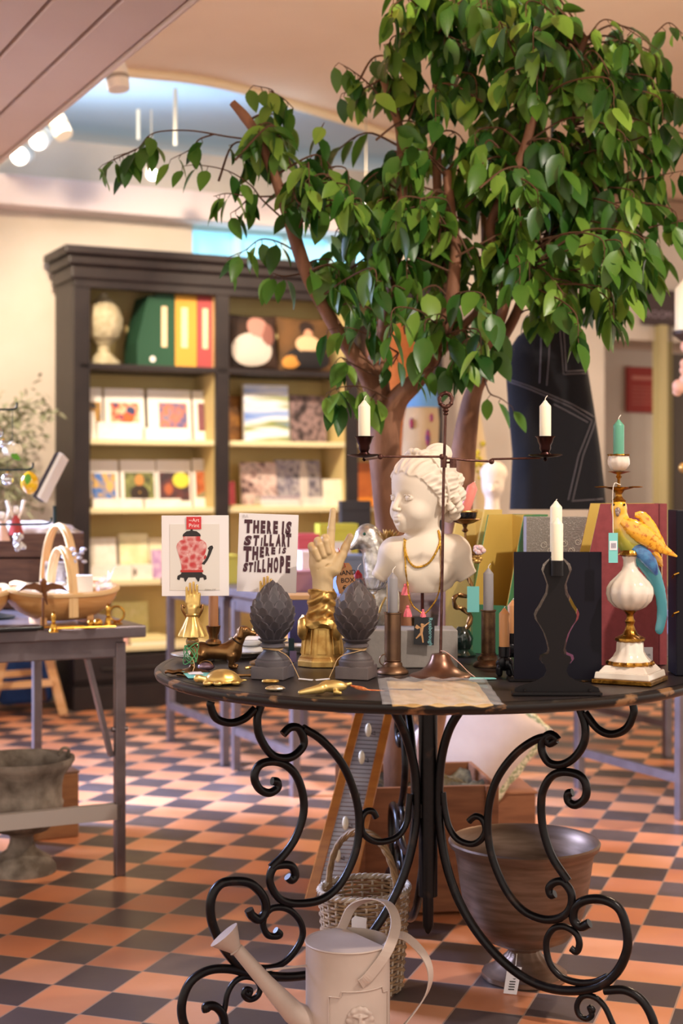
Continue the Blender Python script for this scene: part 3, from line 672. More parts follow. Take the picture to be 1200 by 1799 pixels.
# ------------------------------------------------------------------ left steel table and what stands on it
M_steel2 = mat('grey_brown_steel', '857B7E', .35, .7, c2='6E6468', scale=8)
pl = V((X(210, 4.42), 4.42, 0))
lt = steel_table(pl-D_*1.6, 1.6, .95, DA, .738, 'grey steel folding table at the left edge, laden with trug baskets', None, top_t=.035, legw=.03, over=.062, rails=False, m=M_steel2)
MB().bar((0, .0, .19), (1.6, 0, .19), .03, .045).build('stretcher', mat('bare_pale_stretcher', 'B8AFA8', .45, .4), lt, False)
for x in (1.6,): 
    MB().bar((x-.02, .02, .35), (x-.1, .02, .67), .012, .03).build('folding_brace', M_steel2, lt, False)
    MB().lathe((x, 0, .43), [(.008, -.024), (.008, .024)], 12, M=Matrix.Rotation(PI/2, 4, 'Y')).build('bolt', M_steel2, lt)
TL = .739
def LT(px, Y): return V((X(px, Y), Y, TL))
M_trug = mat('blond_steamed_wood', 'D9A46A', .5, c2='C98F54', scale=12, stretch=(1, 1, 6)); M_trugh = mat('pale_ash_handle', 'E6C08A', .45)
def trug(px, Y, w, d, h, hh, rz, label, fill=True):
    c = LT(px, Y); o = thing('trug_basket', label, 'basket', c, rz)
    def f(u, v):
        a = 2*PI*u; k = .35+.65*math.sin(v*PI/2); e = 1/max(1e-6, (abs(math.cos(a))**2.6+abs(math.sin(a))**2.6)**(1/2.6))
        up = .25*abs(math.cos(a))**3*v
        return (w/2*k*e*math.cos(a), d/2*k*e*math.sin(a), .012+h*(v**1.3)*(1+up))
    MB().grid(48, 10, f).build('boards', M_trug, o, True, solid=.006)
    MB().tube([f(i/48, 1) for i in range(48)], .008, 6, True, flat=1.4).build('rim', M_trugh, o)
    for x in (-.22, .22): MB().box((x*w, 0, .012), (.02, d*.5, .024)).build('foot', M_trug, o, False)
    path = [(0, -d/2*1.02*math.cos(t), h*.3+hh*abs(math.sin(t))**.8 if 0 < t < PI else h*.3) for t in [PI*i/20 for i in range(21)]]
    mb = MB()
    for i in range(20): mb.bar(path[i], path[i+1], .028, .006, up=(1, 0, 0)) if False else mb.bar(path[i], path[i+1], .006, .028, up=(1, 0, 0))
    mb.tube([(0, p[1], p[2]) for p in path], .007, 8); mb.build('handle', M_trugh, o)
    return o
cloth = mat('white_cotton_sachets', 'F2EEE8', .8); cello = film('cellophane', .35)
trug(108, 4.46, .33, .19, .075, .20, .55, 'blond wooden trug basket with a wooden bird in front, nearest the table corner')
trug(-62, 4.33, .26, .17, .08, .22, .8, 'wooden trug basket cut by the left edge of the photo')
trug(104, 4.84, .30, .2, .07, .26, .7, 'larger pale trug basket standing behind the first one')
def sachet(px, Y, z, r, label, m=cloth, nm='sachet', cat='sachet'):
    return tag(MB().ell((X(px, Y), Y, z), r, n=14, m_=8, fn=lambda a, b: 1+.12*math.sin(3*a+5*b)+.08*math.cos(7*a)).build(nm, m), label, cat)
for i, (px, Y, dz, l) in enumerate([(48, 4.45, .085, 'white cotton sachet at the left end of the near trug'), (90, 4.47, .085, 'white cotton sachet under the handle of the near trug'), (128, 4.44, .085, 'white cotton sachet right of the trug handle'), (-45, 4.34, .09, 'white cotton sachet in the trug at the photo edge')]):
    sachet(px, Y, TL+dz, (.035, .04, .03), l)
tag(MB().box(LT(148, 4.45)+V((0, 0, .105)), (.05, .05, .075), .2).build('boxed_soap', M_paper, None, False, bevel=.003), 'white soap box standing in the near trug', 'box')
cm = MB().grid(6, 6, lambda u, v: (X(168+u*32, 4.5), 4.5+.05*math.sin(u*9+v*4)+.03*math.cos(v*13), TL+.075+v*.07*(.6+.6*u)+.01*math.sin(17*u+3*v)))
tag(cm.build('cellophane_wrap', cello, None, False), 'crumpled cellophane wrap sticking out of the near trug', 'wrapping')
# wooden bird leaning on the front of the trug
wb_ = thing('wooden_bird', 'brown wooden bird with spread wings in front of the near trug', 'ornament', P(76, 1050, 4.30))
M_bw = mat('brown_carved_wood', '7A4A22', .5, c2='5E3618', scale=30)
sc_ = 4.30/F
sdf_obj('body', lambda p: su(sd_cap(p, (0, 0, 28), (2, 4, 4), 6, 4), sd_cap(p, (2, 4, 4), (6, 5, -12), 3.5, 1.5), 3), (-14, -12, -18), (14, 14, 40), 1, sc_, M_bw, wb_)
for sx in (-1, 1):
    MB().prism([(sx*2, 22), (sx*16, 26), (sx*32, 22), (sx*46, 10), (sx*30, 15), (sx*14, 14), (sx*3, 8)][::sx], -2, 3, S(4.30)).build('wing', M_bw, wb_, False, bevel=.001)
MB().tube([(0, 0, -.0), (0, .0, Z(1050, 4.30)*-1+TL+.001)], .004, 6).build('stand', M_bw, wb_)
# brass bells and rods on the near edge
M_brass = mat('polished_brass', 'C99A44', .25, 1, c2='B8842E', scale=30)
def bell(px, Y, hpx, label, r=9):
    o = thing('hand_bell', label, 'bell', LT(px, Y)); s = S(Y)
    MB().lathe((0, 0, 0), [(p*r/9, q) for p, q in [(9, 0), (9, 1.5), (7, 4), (5.5, 10), (5, 14), (2, 16)]], 24, M=s).build('bell_cup', M_brass, o)
    MB().lathe((0, 0, 0), [(2, 15), (4, 18), (3, 22), (4.5, 27), (3.5, hpx-7), (2, hpx-5), (3, hpx-2), (.5, hpx)], 16, M=s).build('handle', M_brass, o)
bell(94, 4.17, 38, 'brass hand bell in front of the near trug'); bell(190, 4.36, 40, 'brass hand bell near the corner of the left table', 8)
for a, b, l in [((0, 1064), (150, 1096), 'long thin brass stick, upper one across the left table'), ((0, 1078), (68, 1100), 'short brass stick at the left edge of the table'), ((95, 1068), (205, 1087), 'thin brass stick lying behind the bells')]:
    Y1, Y2 = 4.25, 4.3
    tag(MB().tube([(X(a[0], Y1), Y1-.04, TL+.006), (X(b[0], Y2), Y2-.02, TL+.006)], .0035, 8).build('brass_stick', M_brass), l, 'stick')
rr = thing('brass_ring_ornament', 'brass ring ornament at the right end of the near trug', 'ornament', LT(205, 4.42))
MB().tube([(.022*math.cos(a), 0, .03+.022*math.sin(a)) for a in [2*PI*i/20 for i in range(20)]], .0035, 8, True).build('ring', M_brass, rr)
MB().lathe((0, 0, 0), [(.018, 0), (.018, .003), (.004, .008)], 20).build('foot', M_brass, rr)
for k, (px, Y, r_) in enumerate([(160, 4.3, .012), (172, 4.29, .014)]):
    tag(MB().ell((X(px, Y), Y, TL+r_), r_).build('brass_ball', M_brass), ['smaller brass ball beside the corner bell', 'larger brass ball beside the corner bell'][k], 'ball')
tag(MB().box((X(30, 4.2), 4.2, TL+.008), (.14, .06, .012), DA).build('black_tray', mat('black_lacquer', '17161A', .3), None, False, bevel=.003), 'small black tray at the left edge of the table', 'tray')
# ornament stand with hooks
M_wire = mat('dark_green_wire', '22302E', .4, .6)
os_ = thing('ornament_stand', 'dark wire ornament tree with upturned hooks at the left edge', 'display stand', LT(-20, 4.62))
oY = 4.62; oc = X(-20, oY)
MB().tube([(0, 0, 0), (0, 0, Z(690, oY)-TL)], .006, 8).build('pole', M_wire, os_)
MB().lathe((0, 0, 0), [(.08, 0), (.08, .006), (.01, .02)], 24).build('base', M_wire, os_)
for py, px in ((717, 30), (823, 58), (1004-85, 90)):
    z = Z(py, oY)-TL; x = X(px, oY)-oc
    MB().tube(sm([(0, 0, z-.004), (x*.6, 0, z-.004), (x*.93, 0, z-.002), (x, 0, z+.008), (x, 0, z+.018)], 4), .0032, 6).build('hook_arm', M_wire, os_)
    MB().tube(sm([(0, 0, z-.004), (-x, .02, z), (-x, .02, z+.018)], 4), .0032, 6).build('hook_arm', M_wire, os_)
def hang(px, py0, py1, Y): return MB().tube([P(px, py0, Y), P(px, py1, Y)], .0009, 5)
lm = thing('lemon_ornament', 'yellow glass lemon ornament with a green leaf hanging from the wire stand', 'ornament', P(52, 848, oY))
s = S(oY)
MB().ell((0, 0, 0), (16, 16, 19), n=24, m_=16, M=s, fn=lambda a, b: 1+.12*max(0, -math.sin(b))**8+.1*max(0, math.sin(b))**9).build('fruit', mat('lemon_yellow_glass', 'EFC21E', .15, coat=1, c2='E8B010', scale=60), lm)
def leafm(L, Wd, bend=.15, n=6):
    vs = []; fs = []
    for i in range(n+1):
        t = i/n; w = Wd/2*math.sin(PI*min(1, t**.8))**.85*(1 if t < .85 else (1-t)/.15*.9+.1); z = -bend*L*t*t; y = t*L
        vs += [(-w, y, z+w*.28), (0, y, z), (w, y, z+w*.28)]
    for i in range(n): a = 3*i; fs += [(a, a+1, a+4, a+3), (a+1, a+2, a+5, a+4)]
    return vs, fs
M_lf2 = mat('bright_leaf_green', '5FA02A', .4)
lv, lfc = leafm(20, 12); MB().add(lv, lfc, s @ Matrix.Translation((0, -17, 16)) @ Matrix.Rotation(-PI/2, 4, 'X')).build('leaf', M_lf2, lm)
hm = MB(); hm.tube([(0, 0, 18*oY/F), (0, 0, 26*oY/F)], .001, 5); hm.build('hanger', M_wire, lm)
mg = thing('magnolia_ornament', 'white magnolia flower ornament with a green leaf on the wire stand', 'ornament', P(22, 790, oY))
mm_ = MB()
for k in range(7):
    a = 2*PI*k/7; mm_.ell((9*math.cos(a), 9*math.sin(a), 0), (9, 9, 11), n=12, m_=8, M=None)
mm_.v = [s @ v for v in mm_.v]; mm_.ell((0, 0, 0.012), .014); mm_.build('petals', mat('ivory_petal', 'EDE3C8', .5), mg)
MB().add(lv, lfc, s @ Matrix.Translation((0, -14, -8)) @ Matrix.Rotation(-1.2, 4, 'X') @ Matrix.Rotation(-1, 4, 'Z')).build('leaf', M_lf2, mg)
MB().tube([(0, 0, .015), (0, 0, (790-717)*oY/F)], .001, 5).build('hanger', M_wire, mg)
for px, py, r_, l in ((-2, 760, 8, 'silver bauble beside the magnolia at the photo edge'), (13, 842, 11, 'clear and gold glass bauble left of the lemon'), (6, 780, 7, 'small silver bauble above the magnolia leaf')):
    o = thing('glass_bauble', l, 'ornament', P(px, py, oY-.03)); MB().ell((0, 0, 0), r_*oY/F).build('ball', mat('mirror_glass', 'D8DCE0', .05, .9), o); MB().lathe((0, 0, r_*oY/F*.9), [(.004, 0), (.004, .006)], 10).build('cap', M_brass, o)
    MB().tube([(0, 0, r_*oY/F), (0, 0, (r_+22)*oY/F)], .0008, 5).build('hanger', M_wire, o)
sv = thing('silver_figure_ornament', 'cluster of silver leaves hanging in front of the brown box', 'ornament', P(35, 945, oY-.05))
mb = MB()
for k in range(16):
    a, b = random.uniform(0, 2*PI), random.uniform(-1, 1); mb.ell((.012*math.cos(a), .01*math.sin(a), -.01+.022*b), (.008, .004, .011), n=8, m_=6, M=Matrix.Rotation(random.uniform(-1, 1), 4, 'Y'))
mb.build('leaves', mat('tarnished_silver', 'B0A8A0', .3, .9), sv); MB().tube([(0, 0, .015), (0, 0, .045)], .0008, 5).build('hanger', M_wire, sv)
# figures of dolls lying above the brown crate
cr = thing('wooden_crate', 'dark brown wooden crate behind the trug baskets, heaped with ornaments', 'crate', LT(38, 5.07)+V((0, 0, 0)), DA*.4)
ch_ = Z(935, 5.0)-TL
mb = MB(); wv = .20
for k in range(3):
    z = ch_*(k+.5)/3
    mb.box((0, -.1, z), (wv*2, .012, ch_/3-.006)); mb.box((0, .1, z), (wv*2, .012, ch_/3-.006)); mb.box((wv, 0, z), (.012, .2, ch_/3-.006)); mb.box((-wv, 0, z), (.012, .2, ch_/3-.006))
mb.box((0, 0, .006), (wv*2, .2, .012))
mb.build('slats', mat('dark_brown_wood', '5E4032', .6, c2='4A3026', scale=10, stretch=(1, 1, 8)), cr, False, bevel=.002)
fb = mat('beige_fluff', 'B8A090', .9, c2='E0D4C8', scale=30, bump=1, bscale=80)
mb = MB().ell((0, 0, ch_-.005), (wv*.96, .09, .04), n=30, m_=10, fn=lambda a, b: 1+.1*math.sin(9*a)*math.cos(5*b)); mb.build('fluffy_filling', fb, cr)
for px, py, l, c1 in ((28, 905, 'pale doll ornament with a red skirt in the crate', 'A8403A'), (4, 915, 'pale doll ornament at the photo edge in the crate', 'D8B09A')):
    o = thing('doll_ornament', l, 'ornament', P(px, py, 4.9)); s2 = S(4.9)
    MB().loft([(-35, -14, 14, 20), (-15, -9, 9, 14), (0, -5, 5, 8)], 16, M=s2).build('skirt', mat('felt', c1, .9), o)
    MB().ell((0, 0, 9*s2[0][0]), (6*s2[0][0], 6*s2[0][0], 7*s2[0][0])).build('head', mat('ivory_felt', 'E8D8C4', .8), o)
    for sx in (-1, 1): MB().tube([(sx*4, 0, -4), (sx*11, -3, 10), (sx*15, -3, 26)], 3, 8).build('arm', mat('ivory_felt', 'E8D8C4', .8), o).data.transform(s2)
# leaning book on a rest behind, white small boxes, olive tree
lb = thing('leaning_book', 'open white-edged dark book leaning at the side of the bookcase', 'book', P(92, 878, 4.95))
MB().bar((-.035, 0, 0), (.035, .02, .145), .012, .16, up=(0, 1, 0)).build('pages', M_paper, lb, False)
MB().bar((-.049, 0, 0), (.021, .02, .145), .008, .17, up=(0, 1, 0)).build('cover', mat('dark_slate_cover', '3C3640', .5), lb, False)
MB().tube([(0, .04, -.02), (0, .05, TL-Z(878, 4.95))], .006, 8).build('prop_rod', M_wire, lb)
wbx = thing('white_card_rack', 'stack of white cards behind the near trug handle', 'card stack', LT(95, 4.66))
for k in range(5): MB().box((0, 0, .02+.02*k), (.075, .09, .016), .1*math.sin(k*3)).build('card_pack', M_paper, wbx, False)
MB().box((0, .02, .14), (.06, .03, .06)).build('printed_card', cover_mat(['D8D0CC', '7A7078', 'EDE8E4'], 3), wbx, False)
flw = thing('silver_flower_spray', 'spray of silvery artificial flowers behind the trug handle', 'flower spray', LT(125, 4.70))
mb = MB()
for k in range(26):
    a = random.uniform(0, 2*PI); zz_ = random.uniform(.08, .21); mb.ell((random.uniform(-.03, .045), random.uniform(-.02, .02), zz_), (.009, .009, .006), n=7, m_=5)
mb.build('blossom', mat('silver_blossom', 'C8C4CC', .5, .3), flw)
MB().tube([(0, 0, 0), (.005, 0, .2)], .003, 6).build('stem', M_wire, flw)
# potted olive tree far left behind
ol = thing('olive_tree', 'small grey-green olive tree blurred at the far left', 'tree', (X(-62, 7.5), 7.5, 0))
MB().tube(sm([(0, 0, .35), (.01, 0, .8), (-.02, .02, 1.2), (.02, 0, 1.45)], 5), [.018, .014, .008], 8).build('trunk', mat('olive_bark', '6A5A4A', .9), ol)
MB().lathe((0, 0, 0), [(.1, 0), (.13, .3), (.14, .36), (.12, .36), (.11, .32)], 24).build('pot', mat('zinc_pot', '8A8880', .6), ol)
mb = MB(); lv2, lf_ = leafm(.06, .017, .1, 3)
for k in range(800):
    a = random.uniform(0, 2*PI); r_ = random.uniform(0, 1)**.6*.20; z = random.choice([1.25, 1.4, 1.5, 1.2, 1.1])+random.gauss(0, .06)
    px_ = .21+r_*math.cos(a)+.06*math.sin(z*9)
    mb.add(lv2, lf_, Matrix.Translation((px_, r_*math.sin(a), z)) @ Euler((random.uniform(-1, 1), random.uniform(-1, 1), random.uniform(0, 6.3))).to_matrix().to_4x4())
for k in range(14):
    a = random.uniform(0, 2*PI); mb.tube([(0, 0, 1.1), (.1*math.cos(a), .1*math.sin(a), 1.35), (.19*math.cos(a), .19*math.sin(a), 1.5+random.uniform(-.15, .1))], .003, 4)
mb.build('foliage', mat('olive_leaf', '8A8F6E', .6, c2='A8AC90', scale=9), ol)

# ------------------------------------------------------------------ under and beside the left table
M_pine = mat('pale_pine', 'DDB184', .6, c2='CF9F6C', scale=5, stretch=(1, 1, 8)); M_brn = mat('dark_stained_leg', '5A3A2A', .6)
tr = thing('wooden_trestle', 'pale pine A-frame trestle standing left of the bookcase', 'trestle', (X(60, 7.45), 7.45, 0))
sY = 7.45/F
def tp(px, py, dy=0): return V(((px-60)*sY, dy, max(0.012, Z(py, 7.45))))
MB().bar(tp(112, 1254), tp(72, 1105), .04, .03).build('leg', M_pine, tr, False); MB().bar(tp(-18, 1254), tp(20, 1105), .04, .03).build('leg', M_pine, tr, False)
MB().bar(tp(-12, 1205, -.02), tp(96, 1198, -.02), .03, .05, up=(0, 1, 0)).build('crossbar', M_pine, tr, False)
MB().bar(tp(66, 1238, .13), tp(40, 1105, .13), .04, .03).build('rear_leg', M_brn, tr, False)
MB().bar(tp(12, 1180, -.12), tp(50, 1186, .12), .03, .03).build('tie_rail', M_pine, tr, False)
tt = MB().box((-.06, .0, Z(1100, 7.45)), (.42, .26, .03)); tt.build('board', M_pine, tr, False)
tag(MB().box((X(52, 7.9), 7.75, .23), (.28, .15, .4), DA).build('blue_storage_bag', mat('deep_blue_cloth', '2A4A8A', .8, c2='3A66B0', scale=6), None, bevel=.03), 'deep blue storage bag in the gloom behind the trestle', 'bag')
M_st = mat('grey_mossy_stone', '8A7E72', .95, c2='54493F', scale=16, bump=1, bscale=60, det=8)
us = YF(1528)-.02; ux = X(38, us); un_ = thing('stone_urn', 'weathered grey stone garden urn under the left table', 'urn', (ux, us, 0))
s = S(us)
fl = lambda a, z: 1+.035*abs(math.sin(a*9)) if z < 150 else 1
MB().lathe((0, 0, 0), [(60, 0), (60, 10), (55, 16), (50, 24), (40, 30), (26, 40), (21, 52), (20, 62), (25, 68)], 36, M=s).build('foot', M_st, un_)
MB().lathe((0, 0, 0), [(20, 66), (45, 74), (62, 92), (70, 115), (71, 122), (68, 128), (70, 150), (74, 170), (86, 184), (92, 194), (92, 200), (86, 200), (76, 190), (66, 170), (64, 150), (40, 120), (0.5, 110)], 48, fn=fl, M=s, cap=False).build('bowl', M_st, un_)
MB().tube(sm([(76, 20, 198), (80, 14, 212), (72, 0, 216), (66, -8, 205)], 4), 3, 8, ).build('handle', M_st, un_).data.transform(s)
MB().lathe((0, 0, 0), [(.5, 160), (60, 162)], 24, fn=lambda a, z: 1, M=s, cap=False).build('soil', mat('dark_soil', '4A3A30', 1, bump=1, bscale=80), un_)
wbk = thing('wooden_block', 'squared wooden block standing behind the stone urn', 'block', (X(72, 4.95), 4.95, 0), DA)
MB().box((0, 0, .105), (.2, .2, .21)).build('timber', mat('reddish_brown_timber', '96663F', .7, c2='7C5030', scale=8, stretch=(1, 1, 6)), wbk, False, bevel=.006)
MB().box((0, 0, .213), (.205, .205, .006)).build('top_board', mat('weathered_brown_board', '7A5A48', .8), wbk, False, bevel=.002)
# ------------------------------------------------------------------ artificial ficus tree in a wooden crate behind the table
M_bark = mat('reddish_brown_bark', '8E6248', .75, c2='6C4630', scale=16, lo=.42, hi=.58, bump=1, bscale=34, stretch=(1, 1, .35), det=8)
M_twig = mat('brown_twig', '5A3C28', .8)
def leaf_mat():
    m = bpy.data.materials.new('ficus_leaf'); m.use_nodes = True; nt = m.node_tree; b = nt.nodes['Principled BSDF']; L = nt.links.new
    g = nn(nt, 'ShaderNodeNewGeometry'); r = nn(nt, 'ShaderNodeValToRGB'); e = r.color_ramp.elements
    while len(e) < 4: e.new(.5)
    for i, (p, c) in enumerate([(0, '234A1C'), (.35, '3B6622'), (.72, '587F2C'), (1, '88AA42')]): e[i].position = p; e[i].color = srgb(c)
    L(g.outputs['Random Per Island'], r.inputs[0]); L(r.outputs[0], b.inputs['Base Color'])
    b.inputs['Roughness'].default_value = .34; b.inputs['Specular IOR Level'].default_value = .4
    tr = nn(nt, 'ShaderNodeBsdfTranslucent'); L(r.outputs[0], tr.inputs[0]); mx = nn(nt, 'ShaderNodeMixShader'); mx.inputs[0].default_value = .22
    out = nt.nodes['Material Output']; L(b.outputs[0], mx.inputs[1]); L(tr.outputs[0], mx.inputs[2]); L(mx.outputs[0], out.inputs[0]); return m
M_leaf = leaf_mat()
TY = 4.15
tree = thing('ficus_tree', 'tall artificial ficus tree with glossy green leaves behind the round table', 'tree', (X(700, TY), TY, 0))
T0 = tree.location.copy()
def TP(px, py, dy=0): return P(px, py, TY+dy)-T0
trunk_pts = [(705, 1395, 0), (702, 1300, 0), (698, 1150, .0), (692, 1000, .02), (686, 930, .02), (680, 850, 0), (676, 780, 0), (676, 725, 0)]
branches = [   # (px,py,dy) ..., radii px
 ([(672, 745, 0), (660, 690, 0), (638, 645, -.02), (605, 600, -.04), (572, 545, -.05), (545, 495, -.06), (525, 440, -.06), (508, 385, -.05), (490, 330, -.04), (470, 280, -.04), (450, 235, -.03), (430, 205, -.03), (408, 180, -.03)], [26, 19, 15, 13, 12.5, 12, 11.5, 10, 9.5, 9, 9, 9, 6]),
 ([(668, 710, 0), (662, 650, .02), (668, 610, .04), (676, 570, .05), (684, 530, .06), (692, 480, .08), (702, 420, .1), (706, 350, .1), (706, 290, .08), (704, 240, .08), (696, 205, .08), (684, 172, .08), (668, 118, .08)], [22, 18, 15, 13, 11, 10, 9.5, 9, 9, 9, 8, 7.5, 6]),
 ([(682, 735, 0), (700, 700, -.02), (730, 670, -.04), (755, 635, -.05), (775, 590, -.05), (790, 540, -.05), (798, 480, -.04), (800, 430, -.02), (792, 370, 0), (785, 300, 0)], [24, 18, 16, 15, 14.5, 13, 11, 10, 9, 8]),
 ([(795, 560, .06), (785, 480, .06), (774, 400, .05), (768, 320, .05), (768, 240, .05), (768, 160, .04), (766, 80, .03), (764, 20, .03), (770, -40, .02)], [9, 9, 9, 8.5, 8, 7.5, 6.5, 5, 3]),
 ([(800, 1010, .16), (806, 900, .16), (812, 820, .15), (820, 750, .14), (832, 690, .12), (852, 655, .1), (880, 600, .1), (905, 555, .1), (925, 500, .1), (940, 430, .12), (948, 360, .12), (956, 300, .12), (960, 240, .1)], [24, 24, 23, 21, 17, 11, 10, 9, 8.5, 8, 7, 6, 5]),
 ([(830, 600, .06), (850, 610, .02), (872, 580, 0), (888, 530, -.02), (895, 480, -.03), (868, 430, -.04), (862, 395, -.05), (880, 350, -.06), (905, 300, -.06), (925, 250, -.06), (938, 200, -.06), (946, 180, -.06)], [10, 10, 10, 10, 9, 8.5, 8.5, 8.5, 8, 8, 8, 7]),
 ([(925, 480, .1), (960, 420, .12), (985, 340, .12), (1000, 260, .1), (1005, 200, .06), (1000, 150, 0), (1015, 100, 0), (1030, 66, 0)], [7, 7, 6.5, 6, 6, 7, 7, 5]),
 ([(735, 655, .02), (770, 625, .05), (812, 575, .1), (842, 540, .12), (852, 470, .16), (850, 380, .2), (846, 300, .22)], [7, 7, 8, 8, 7, 6.5, 6])]
def pxr(path, rad): return [r*TY/F for r in rad]
mb = MB(); rp = [30, 28, 27, 27, 27, 27, 28, 30]
tp_ = sm([TP(*p) for p in trunk_pts], 5); mb.tube(tp_, [float(np.interp(i/(len(tp_)-1)*7, range(8), rp))*TY/F for i in range(len(tp_))], 14, fn=lambda t, a: 1+.05*math.sin(3*a+t*9))
mb.build('trunk', M_bark, tree)
br_pts = []
m2 = MB(); tp2 = sm([TP(740, 1395, .1), TP(765, 1250, .13), TP(790, 1100, .15), TP(800, 1005, .16)], 5)
m2.tube(tp2, 22*TY/F, 12, fn=lambda t, a: 1+.05*math.sin(3*a+t*9)); m2.build('trunk', M_bark, tree)
for pts, rad in branches:
    q = sm([TP(*p) for p in pts], 5); n = len(q)
    rr_ = [float(np.interp(i/(n-1)*(len(rad)-1), range(len(rad)), rad))*TY/F for i in range(n)]
    MB().tube(q, rr_, 12, fn=lambda t, a: 1+.06*math.sin(2*a+t*14)).build('branch', M_bark, tree)
    # the pale sawn end is part of the branch
    br_pts += q[n//3:]
rnd = random.Random(11)
fol = MB(); tw = MB()
LV, LF = leafm(1, .5, .18, 6)
LV = [(x, y, z+.0) for x, y, z in LV]
def put_leaf(p, d, L, roll=0):
    """leaf from p pointing along d"""
    d = V(d).normalized(); up = V((0, 0, 1)) if abs(d.z) < .95 else V((0, -1, 0))
    sd = d.cross(up).normalized(); u = sd.cross(d)
    m = Matrix((sd, d, u)).transposed().to_4x4(); m.translation = p
    m = m @ Matrix.Rotation(roll, 4, 'Y') @ Matrix.Diagonal((L*rnd.uniform(.85, 1.15), L, L, 1))
    fol.add(LV, LF, m)
def spray(a, b, nl, droop=.04, L=.097, r=.0028, start=.3):
    a, b = V(a), V(b); mid = (a+b)/2+V((rnd.uniform(-.03, .03), rnd.uniform(-.03, .03), rnd.uniform(.0, .06)))
    pts = sm([a, mid, b, b+(b-mid)*.12-V((0, 0, droop))], 5)
    tw.tube(pts, [r*1.3, r, r*.7, r*.4], 5)
    n = len(pts); side = 1
    for k in range(nl):
        t = start+(1-start)*k/max(1, nl-1); i = min(n-2, int(t*(n-1))); p = pts[i]; dr = (pts[i+1]-pts[i]).normalized()
        side = -side; az = rnd.uniform(0, 2*PI)
        out = V((math.cos(az), math.sin(az)*.9, 0))*.7+dr*.45
        dd = out+V((0, 0, -rnd.uniform(.25, 1.5)))
        st = V((rnd.uniform(-1, 1), rnd.uniform(-1, 1), rnd.uniform(-.6, .4)))*.016
        p2 = p+st+V((0, 0, -.006)); tw.tube([p, (p+p2)/2, p2], .0011, 4)
        put_leaf(p2, dd, L*rnd.uniform(.72, 1.12), rnd.uniform(-1.1, 1.1))
    put_leaf(pts[-1], (b-a).normalized()+V((0, 0, -1.0)), L*.9, rnd.uniform(-.5, .5))
# crown filled blob by blob: (px, py, rx, ry, sprays, depth offset)
blobs = [(1000, 130, 150, 80, 20, 0), (850, 110, 85, 80, 13, -.02), (1100, 190, 80, 90, 14, 0), (940, 260, 130, 80, 22, .02), (1080, 300, 90, 80, 17, -.02), (850, 290, 80, 80, 14, 0),
 (960, 400, 100, 70, 17, -.04), (1080, 430, 70, 80, 14, -.03), (880, 470, 60, 60, 8, -.05), (1020, 510, 55, 40, 8, -.06), (770, 380, 70, 70, 11, -.04), (690, 320, 80, 60, 12, -.03),
 (620, 370, 70, 60, 9, -.04), (620, 460, 60, 45, 9, -.04), (700, 440, 60, 60, 9, -.02), (740, 520, 60, 45, 7, -.03), (580, 290, 55, 45, 7, 0), (720, 250, 50, 40, 6, 0), (660, 540, 50, 30, 4, -.06),
 (770, 40, 70, 45, 8, 0), (735, 5, 60, 35, 8, -.05), (860, 5, 70, 40, 9, -.02), (950, -10, 60, 40, 7, 0), (700, 110, 50, 50, 6, -.05), (740, 160, 50, 40, 5, -.04), (470, 240, 40, 50, 6, -.02), (500, 330, 40, 40, 4, 0), (830, 560, 50, 40, 5, -.05), (1150, 130, 50, 70, 7, 0.02), (930, 20, 60, 40, 6, 0), (1130, 370, 55, 60, 8, 0), (890, 380, 60, 60, 8, -.05)]
def near(p):
    return min(br_pts, key=lambda q: (q-p).length+max(0, q.z-p.z)*.5)
for (bx, by, rx, ry, n, dy) in blobs:
    for k in range(int(n*.8+.5)):
        a = rnd.uniform(0, 2*PI); q = math.sqrt(rnd.random())
        px, py = bx+rx*q*math.cos(a), by+ry*q*math.sin(a); dep = dy+rnd.gauss(0, .13)
        e = TP(px, py, max(-.34, min(.34, dep))); s_ = near(e); s_ = e+(s_-e)*min(1, .34/max(.01, (s_-e).length))
        if (e-s_).length < .08: s_ = e+V((rnd.uniform(-1, 1), rnd.uniform(-.5, .5), -.4)).normalized()*.14
        spray(s_, e, rnd.randint(6, 9), rnd.uniform(.02, .08))
# outlying sprays traced from the photo
def tr_(pts, nl, L=.088, start=.15, r=.002):
    q = sm([TP(*p) for p in pts], 6); tw.tube(q, [r*1.4, r, r*.5], 5); n = len(q)
    for k in range(nl):
        t = start+(1-start)*k/max(1, nl-1); i = min(n-1, int(t*(n-1)))
        d = V((rnd.uniform(-.8, .8), rnd.uniform(-.8, .3), -rnd.uniform(.5, 1.3)))
        p = q[i]; p2 = p+V((rnd.uniform(-.012, .012), 0, -.012)); tw.tube([p, p2], .001, 4)
        put_leaf(p2, d, L*rnd.uniform(.75, 1.08), rnd.uniform(-.9, .9))
tr_([(440, 245, 0), (400, 240, 0), (340, 230, -.02), (290, 230, -.02), (262, 238, -.02), (240, 262, -.02), (200, 275, -.02)], 9, .085, .62)
tr_([(375, 236, 0), (350, 245, 0), (335, 262, 0), (300, 280, 0)], 6, .075, .3)
tr_([(262, 240, 0), (245, 265, .02), (225, 290, .02)], 6, .08)
tr_([(240, 262, 0), (205, 278, 0), (180, 290, 0)], 5, .08, .3)
tr_([(492, 380, 0), (460, 350, 0), (440, 325, 0), (400, 300, 0), (350, 290, 0), (320, 292, 0)], 6, .075, .35)
tr_([(480, 345, 0), (440, 345, 0), (400, 340, 0), (375, 345, 0)], 7, .085, .3)
tr_([(440, 345, 0), (420, 365, 0), (405, 375, 0)], 4, .08)
tr_([(540, 460, 0), (500, 430, -.02), (460, 420, -.02), (430, 440, -.02), (405, 450, -.02)], 8, .085, .3)
tr_([(535, 480, 0), (500, 485, -.02), (480, 480, -.02)], 4, .08, .5)
